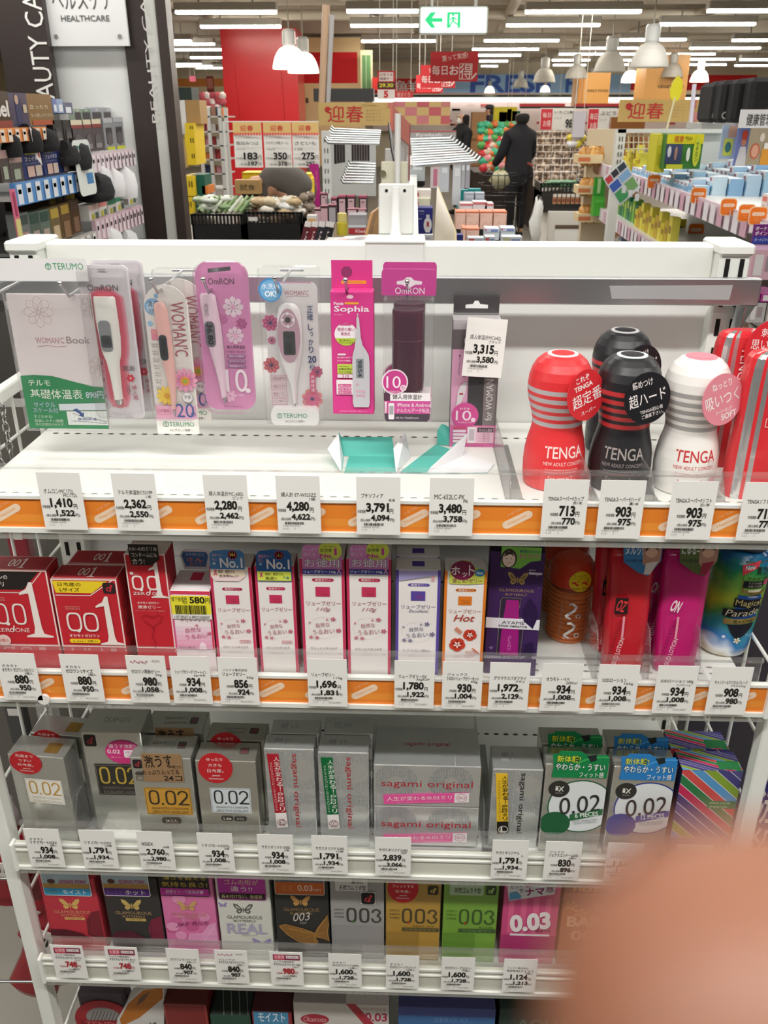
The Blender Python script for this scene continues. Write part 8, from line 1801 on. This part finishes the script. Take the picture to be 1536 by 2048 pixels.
for c in range(27): rbox('medicine_box','white and pink medicine box in %s row at near end of upper right shelf'%('front','second','third')[c // 9],'box',eL-.42+c%9*.085+c // 9*.1,.05+.12*(c // 9),.075,.1,1.16,.1+.03*(c // 9)-.01*(c%3),('e6dcdc','ead8d4','e4e0d4')[c%3],'white and pink medicine boxes, '+('front','second','third')[c // 9]+' row',arts(R_(.1,.1,.9,.3,'d87a6c'),R_(.2,.45,.8,.7,'c9b8a8')),'efe9e6')
for c in range(8): rbox('yellow_pack','yellow pack at the far end of the upper right shelf','pack',.25+c*.09,.06+.02*(c%2),.08,.06,1.16,.1+.05*(c%3),('dfd23c','d4cc48','e6dc58')[c%3],'yellow packs, far end',R_(.2,.3,.8,.5,'b06a3c'))
for c in range(9): rbox('green_pack','green pack on the middle right shelf','pack',.1+c*.11,.08,.09,.06,.81,.14+.03*(c%2),('4a8a4c','7ab04a','3a7a5a')[c%3],'green packs, middle shelf',R_(.2,.2,.8,.5,'b9cc6a'))
for c in range(12): rbox('yellow_pack','yellow pouch on the middle right shelf','pouch',1.1+c*.1,.06,.085,.05,.81,.12+.03*(c%3),('d3c43a','c4a83c','e0d458')[c%3],'yellow pouches, middle shelf',R_(.15,.3,.85,.55,'9a7a3c'))
for c in range(14): rbox('clear_pack','pale clear pack on the lower right shelf','pack',.2+c*.13,.08,.11,.06,.45,.16+.03*(c%3),('b4b4c4','c9c4c0','7a86a8','d3c8d0')[c%4]+':gloss','clear packs, lower shelf',R_(.2,.2,.8,.4,'e6e4ea'))
def popu(u,v,w,Y,lb):
    c = U(u,v,Y); sz = U(u+w/2,v,Y)[0] - U(u-w/2,v,Y)[0]
    m = MB(); m.step = 5e-4; m.face(c+np.array([-sz/2,0,sz/2]),(sz,0,0),(0,0,-sz),0); m.prism(rrect(0,0,1,1,.22,.22),.003,'f2c8a0'); m.lay = 1; m.p(rrect(.05,.05,.95,.95,.2,.2),'ee7a24'); m.p(rrect(.15,.3,.85,.5,.1,.1),'f2d9c0'); m.t(.25,.35,.75,.45,'ハピコム','e09050',.01); m.t(.3,.6,.7,.66,'おすすめ','f6c090'); m.t(.35,.72,.65,.77,'商品','f6c090')
    tag(m.build('shelf_badge',None,tuple(c)),lb,'badge','orange shelf badges')
for u,v,w,lb in ((1308,363,26,'farthest orange rounded badge on the right upper shelf edge'),(1397,391,31,'second farthest orange rounded badge on the right upper shelf edge'),(1457,414,33,'third orange rounded badge on the right upper shelf edge'),(1493,426,34,'orange rounded badge partly behind the nearest one'),(1516,432,36,'nearest orange rounded badge by the right picture edge')):
    popu(u,v,w,G(u,v,1.17)[1]-.2,lb)
popu(1392,463,32,G(1392,463,.8)[1]-.2,'orange rounded badge on the middle right shelf edge'); popu(1524,531,34,2.6,'orange rounded badge just right of the slotted post')
for u,v,lb in ((1300,430,'far'),(1358,452,'near')):
    Yp = G(u,v,.8)[1] - .2; bk('shelf_card',lb+' yellow shelf card with a dark-haired figure on the middle right shelf','card',Yp,u-13,v-14,u+14,v+13,.004,'e0c83a',None,lambda m:(m.e(.4,.25,.13,'2c2420'),m.e(.4,.33,.1,'d3a488'),m.p([(.1,.95),(.3,.5),(.55,.48),(.95,.8),(.95,.95)],'2a2c3c'),m.p([(.2,.95),(.35,.5),(.5,.5),(.55,.95)],'e6e4e2')))
# displays on top
bk('counter_display','yellow and green counter display with bottle pictures','display',5.6,1331,268,1404,338,.15,'3f7a34',None,arts(R_(0,0,1,.28,'dfd42c'),text(.2,.04,.46,.24,'健康','c8502c',.02),text(.48,.06,.7,.24,'プラチナ','5a5020',.02),R_(.0,.28,.45,.85,'3f4a6a'),lambda m:(m.e(.1,.5,.05,'d9dce0',.16),m.e(.28,.55,.04,'b08a7a',.2),m.e(.62,.58,.05,'e4e9e0',.2),m.e(.84,.5,.1,'c9d23c',.42),m.tv(.8,.2,.88,.8,'セサミン','4a6a20',.02)),R_(.05,.86,.5,1,'c9cc3a')))
bk('counter_display','yellow stepped counter display left of the green one','display',5.7,1312,268,1332,345,.2,'d3cc34',None,arts(R_(.1,.05,.7,.3,'e9e058'),R_(.2,.5,.8,.8,'b9b030')))
for i,q in enumerate(((1424,164,1442,246),(1442,160,1468,246),(1468,158,1502,246),(1500,154,1546,246))): bk('black_bag',('leftmost narrow','second','third','rightmost')[i]+' upright black case on top of the right-hand gondola','case',5.0-.1*i,*q,.25,'232122:cloth','black cases on the gondola top',arts(lambda m:m.ring(.5,.82,.3,.1,'c9c9c4',.09)) if i in (0,1) else None,b=.02)
bk('poster','white poster with bold black health characters at right edge','poster',4.6,1480,219,1546,256,.01,'e6e6e8',None,text(.2,.22,.98,.88,'健康管理','2a2826',.014)); bk('poster','food picture poster below the white health poster','poster',4.6,1497,256,1546,330,.01,'a89c84',None,arts(lambda m:(m.e(.28,.62,.2,'c06a4c',.22),m.e(.28,.62,.14,'d9a48c',.17),m.e(.5,.25,.1,'d9d0c4',.12)),R_(.55,.55,.98,1,'d89a3c'),R_(.62,.4,.8,.56,'e9e6e0')))
bk('poster','violet poster with a white-dressed figure in a red hat','poster',4.7,1472,254,1500,332,.01,'7a86c4',None,lambda m:(m.p([(.1,1),(.3,.5),(.7,.5),(.9,1)],'e4e6ee'),m.e(.5,.38,.18,'d9927a',.1),m.e(.5,.2,.2,'d2503c',.12),m.r(.34,.18,.66,.32,'d2503c')))
bk('poster','pale blue poster with a yellow and green picture','poster',4.75,1442,250,1472,318,.01,'a9bcd6',None,arts(R_(.4,.02,.95,.36,'c4a090'),R_(.2,.4,.8,.9,'c9d45c'),lambda m:m.e(.5,.65,.2,'3f7a7c',.16)))
bk('tray','stack of pale trays below the black cases','tray',5.2,1404,246,1470,258,.3,'b9bab6')
a,b = U(1206,358,5.0),U(1262,410,5.0)
m = MB(); m.step = 5e-4; m.face(U(1206,357,5.0),U(1248,320,5.0)-U(1206,357,5.0),U(1240,411,5.0)-U(1206,357,5.0),0); m.prism([(0,0),(1,0),(1,1),(0,1)],.005,'dfe2e6'); m.lay = 1
for q,k in (((.04,.05,.3,.25),'c8484c'),((.34,.03,.6,.22),'3a3a40'),((.64,.03,.96,.22),'3f4a50'),((.04,.3,.45,.55),'3f62b4'),((.5,.28,.95,.5),'8ab4dc'),((.05,.6,.5,.95),'4a9a60'),((.55,.56,.95,.9),'7aa86a')): m.r(*q,k)
tag(m.build('leaflet_board',None,tuple(b)),'tilted leaflet board with blue and green pictures by the white post','board')
for i in range(3): bk('price_label',('first','second','third')[i]+' white price label hanging below the tilted leaflet board','label',4.9,1244+13*i,372+8*i,1252+13*i,386+8*i,.003,'dadce0')
bk('bonus_sign','purple and blue points sign with white characters at right edge','sign',2.3,1507,449,1560,488,.01,'6a2470',None,arts(R_(0,.6,1,1,'2f3f94'),text(.04,.1,.62,.3,'ボーナス','f2e6f0',.014),text(.04,.34,.66,.55,'ポイント','f2e6f0',.014),text(.06,.7,.7,.86,'ボーナスマイル','d9dcf0')))
# neighbour shelf seen at the right of the posts
for i,(q,k) in enumerate((((1502,500,1560,560),'d0a8b4'),((1500,585,1520,600),'b04a94'),((1522,588,1560,604),'a8408c'),((1498,606,1530,645),'b4b0ae'),((1532,600,1560,660),'a49c98'),((1494,662,1560,700),'8f8a80'))): bk('shelf_pack',('pink and white pack beside the slotted post','left magenta pack beside the slotted post','right magenta pack beside the slotted post','grey price-labelled pack below the magenta ones','grey pack at the right picture edge','low grey pack above the striped packs')[i],'pack',2.2,*q,.1,k+':gloss',None,arts(R_(.1,.15,.4,.85,'d6d0d0'),R_(.5,.2,.8,.7,'9a8a90')))
bk('shelf_back',None,'structure',2.6,1470,470,1680,900,.05,'453c38')
# purple sign on the neighbouring aisle face
bk('aisle_sign','dark purple upright sign with jagged white characters at lower right edge','sign',1.0,1512,1385,1580,1790,.01,'2c2a74',None,arts(text(.12,.36,.98,.62,'激','d9d8d0',.014),text(.0,.64,.98,.86,'殺','d9d8d0',.014)))
# chain hanging on the left side panel
t = thing('chain',(-.47,.99,1.25),'steel chain looped over the left wire side panel','chain')
for i in range(12):
    for sx,n0 in ((0,0),(1,1)):
        z = 1.245 - i * .0125; y = .985 + .03 * sx; m = MB(); ax = (i+sx) % 2
        m.tube([(-.462+(.004*math.cos(a) if ax else 0),y+(0 if ax else .004*math.cos(a)),z+.008*math.sin(a)) for a in [2*PI*k/10 for k in range(11)]],.0013,'b9bab8:metal',5,False); m.build('link',t,(-.47,.99,1.25))
# red packs on the neighbouring rack at lower left
def red_pack(u,v0,v1,Y,w,lb,lean):
    a,b = U(u,v0,Y),U(u,v1,Y); h = a[2] - b[2]; t = thing('red_pack',(a[0],Y,b[2]),lb,'pack','red packs on the left rack'); t.rotation_euler = (0,lean,0)
    m = MB(); m.lathe([(w*.35,0),(w*.5,h*.06),(w*.45,h*.4),(w*.5,h*.8),(w*.3,h)],'8f1f2a:gloss',14,sy=.35); m.build('pouch',t)
    m = MB(); m.box(-w*.3,w*.32,-w*.2,-w*.17,h*.62,h*.85,'d6d2ce'); m.front(-w*.3,w*.32,-w*.2,h*.62,h*.85); m.bars(.1,.3,.9,.7,'2a2624',6,3); m.build('paper_label',t)
for q in ((14,1660,1790,1.0,.1,'red pack above the upper chrome rail at lower left',.1),(66,1800,1960,1.06,.075,'red pack nearest the white side post at lower left',.28),(20,1810,1980,.98,.085,'red pack leaning at the left picture edge',.4),(44,1795,1880,1.1,.06,'red pack with printed label behind the others at lower left',.4),(-20,1690,1800,.96,.09,'red pack half cut off at the left picture edge, upper rail',.1)): red_pack(*q)
lump('white_pouch','pale pouch at the left edge above the red packs',None,tuple(U(2,1625,1.0)),.03,'cfc0c2:gloss',(.8,.7,1.5),66)
for v,lb in ((1757,'upper chrome rail at lower left'),(1963,'lower chrome rail at lower left')):
    a,b = U(-120,v,.9),U(48 if v < 1800 else 92,v,.9); m = MB(); m.tube([tuple(a),tuple(b)],.0022,'c9cac8:metal',8); tag(m.build('wire_rail',None,tuple(a)),lb,'rail')
m = MB(); m.box(-1.4,-.505,1.16,1.2,.36,1.2,'66635d:paint'); tag(m.build('rack_back',None,(-.9,1.18,.05)),'grey back board of the neighbouring rack at left','board')
m = MB(); m.box(.51,1.3,1.16,1.2,.05,1.2,'3a3640:paint'); tag(m.build('rack_back',None,(.9,1.18,.05)),'dark back board of the neighbouring rack at right','board')
for i,(u,v,k,lb) in enumerate(((35,1090,'8a2c38','dark red packet behind the wire panel on the left'),(95,1450,'a9a8a6','clear wrapped packet behind the left wire panel'),(30,1440,'4a4a4a','dark packet at the left edge behind the wire panel'))):
    p = U(u,v,1.08); m = MB(); m.box(p[0]-.015,p[0]+.015,1.08,1.1,p[2]-.05,p[2]+.04,k+':gloss',.003); m.front(p[0]-.015,p[0]+.015,1.08,p[2]-.05,p[2]+.04); m.r(.2,.2,.8,.35,'d9d6d2'); tag(m.build('packet',None,(p[0],1.09,p[2]-.05)),lb,'packet')

# ================================================================== the photographer's fingertip in front of the lens
def cam_pt(u,v,d): q = ray(u,v); return CAM + q * d          # d metres along the viewing axis
D_ = .0195; Rf = 455 / FPX * D_
A0,A1 = cam_pt(1505,2105,D_+.001),cam_pt(3400,1930,D_+.012); fb = tuple(A1)
fg = thing('finger',fb,'blurred bare fingertip covering the lower right corner, close to the lens','finger')
ax = (A1-A0) / np.linalg.norm(A1-A0); P_ = []; Q_ = []
for k in range(9): a = PI / 2 * k / 8; P_.append(tuple(A0-ax*Rf*.96*math.cos(a))); Q_.append(max(Rf*math.sin(a),1e-5))
for s_,r_ in ((.006,1.03),(.012,1.04),(.018,.99),(.024,1.0),(.03,1.08),(.045,1.1),(.075,1.2)): P_.append(tuple(A0+ax*s_)); Q_.append(Rf*r_)
m = MB(); m.tube(P_,Q_,'80523c:skin',32); m.build('finger_skin',fg,fb)
nrm = _fw * .95 + _up * .3; nrm = nrm - ax * (nrm @ ax); nrm /= np.linalg.norm(nrm); sdv = np.cross(ax,nrm)
m = MB(); V = []
for i in range(7):
    for j in range(7):
        x,y = i / 3 - 1,j / 3 - 1; an = y * .75; V.append(A0+ax*(.0005+x*.0036)+nrm*Rf*1.02*math.cos(an)+sdv*Rf*1.02*math.sin(an)-nrm*(.0012 if i == 0 else 0))
m.add(V,[(i*7+j,i*7+j+1,i*7+j+8,i*7+j+7) for i in range(6) for j in range(6)],'d3a090:gloss',True); m.build('nail',fg,fb)
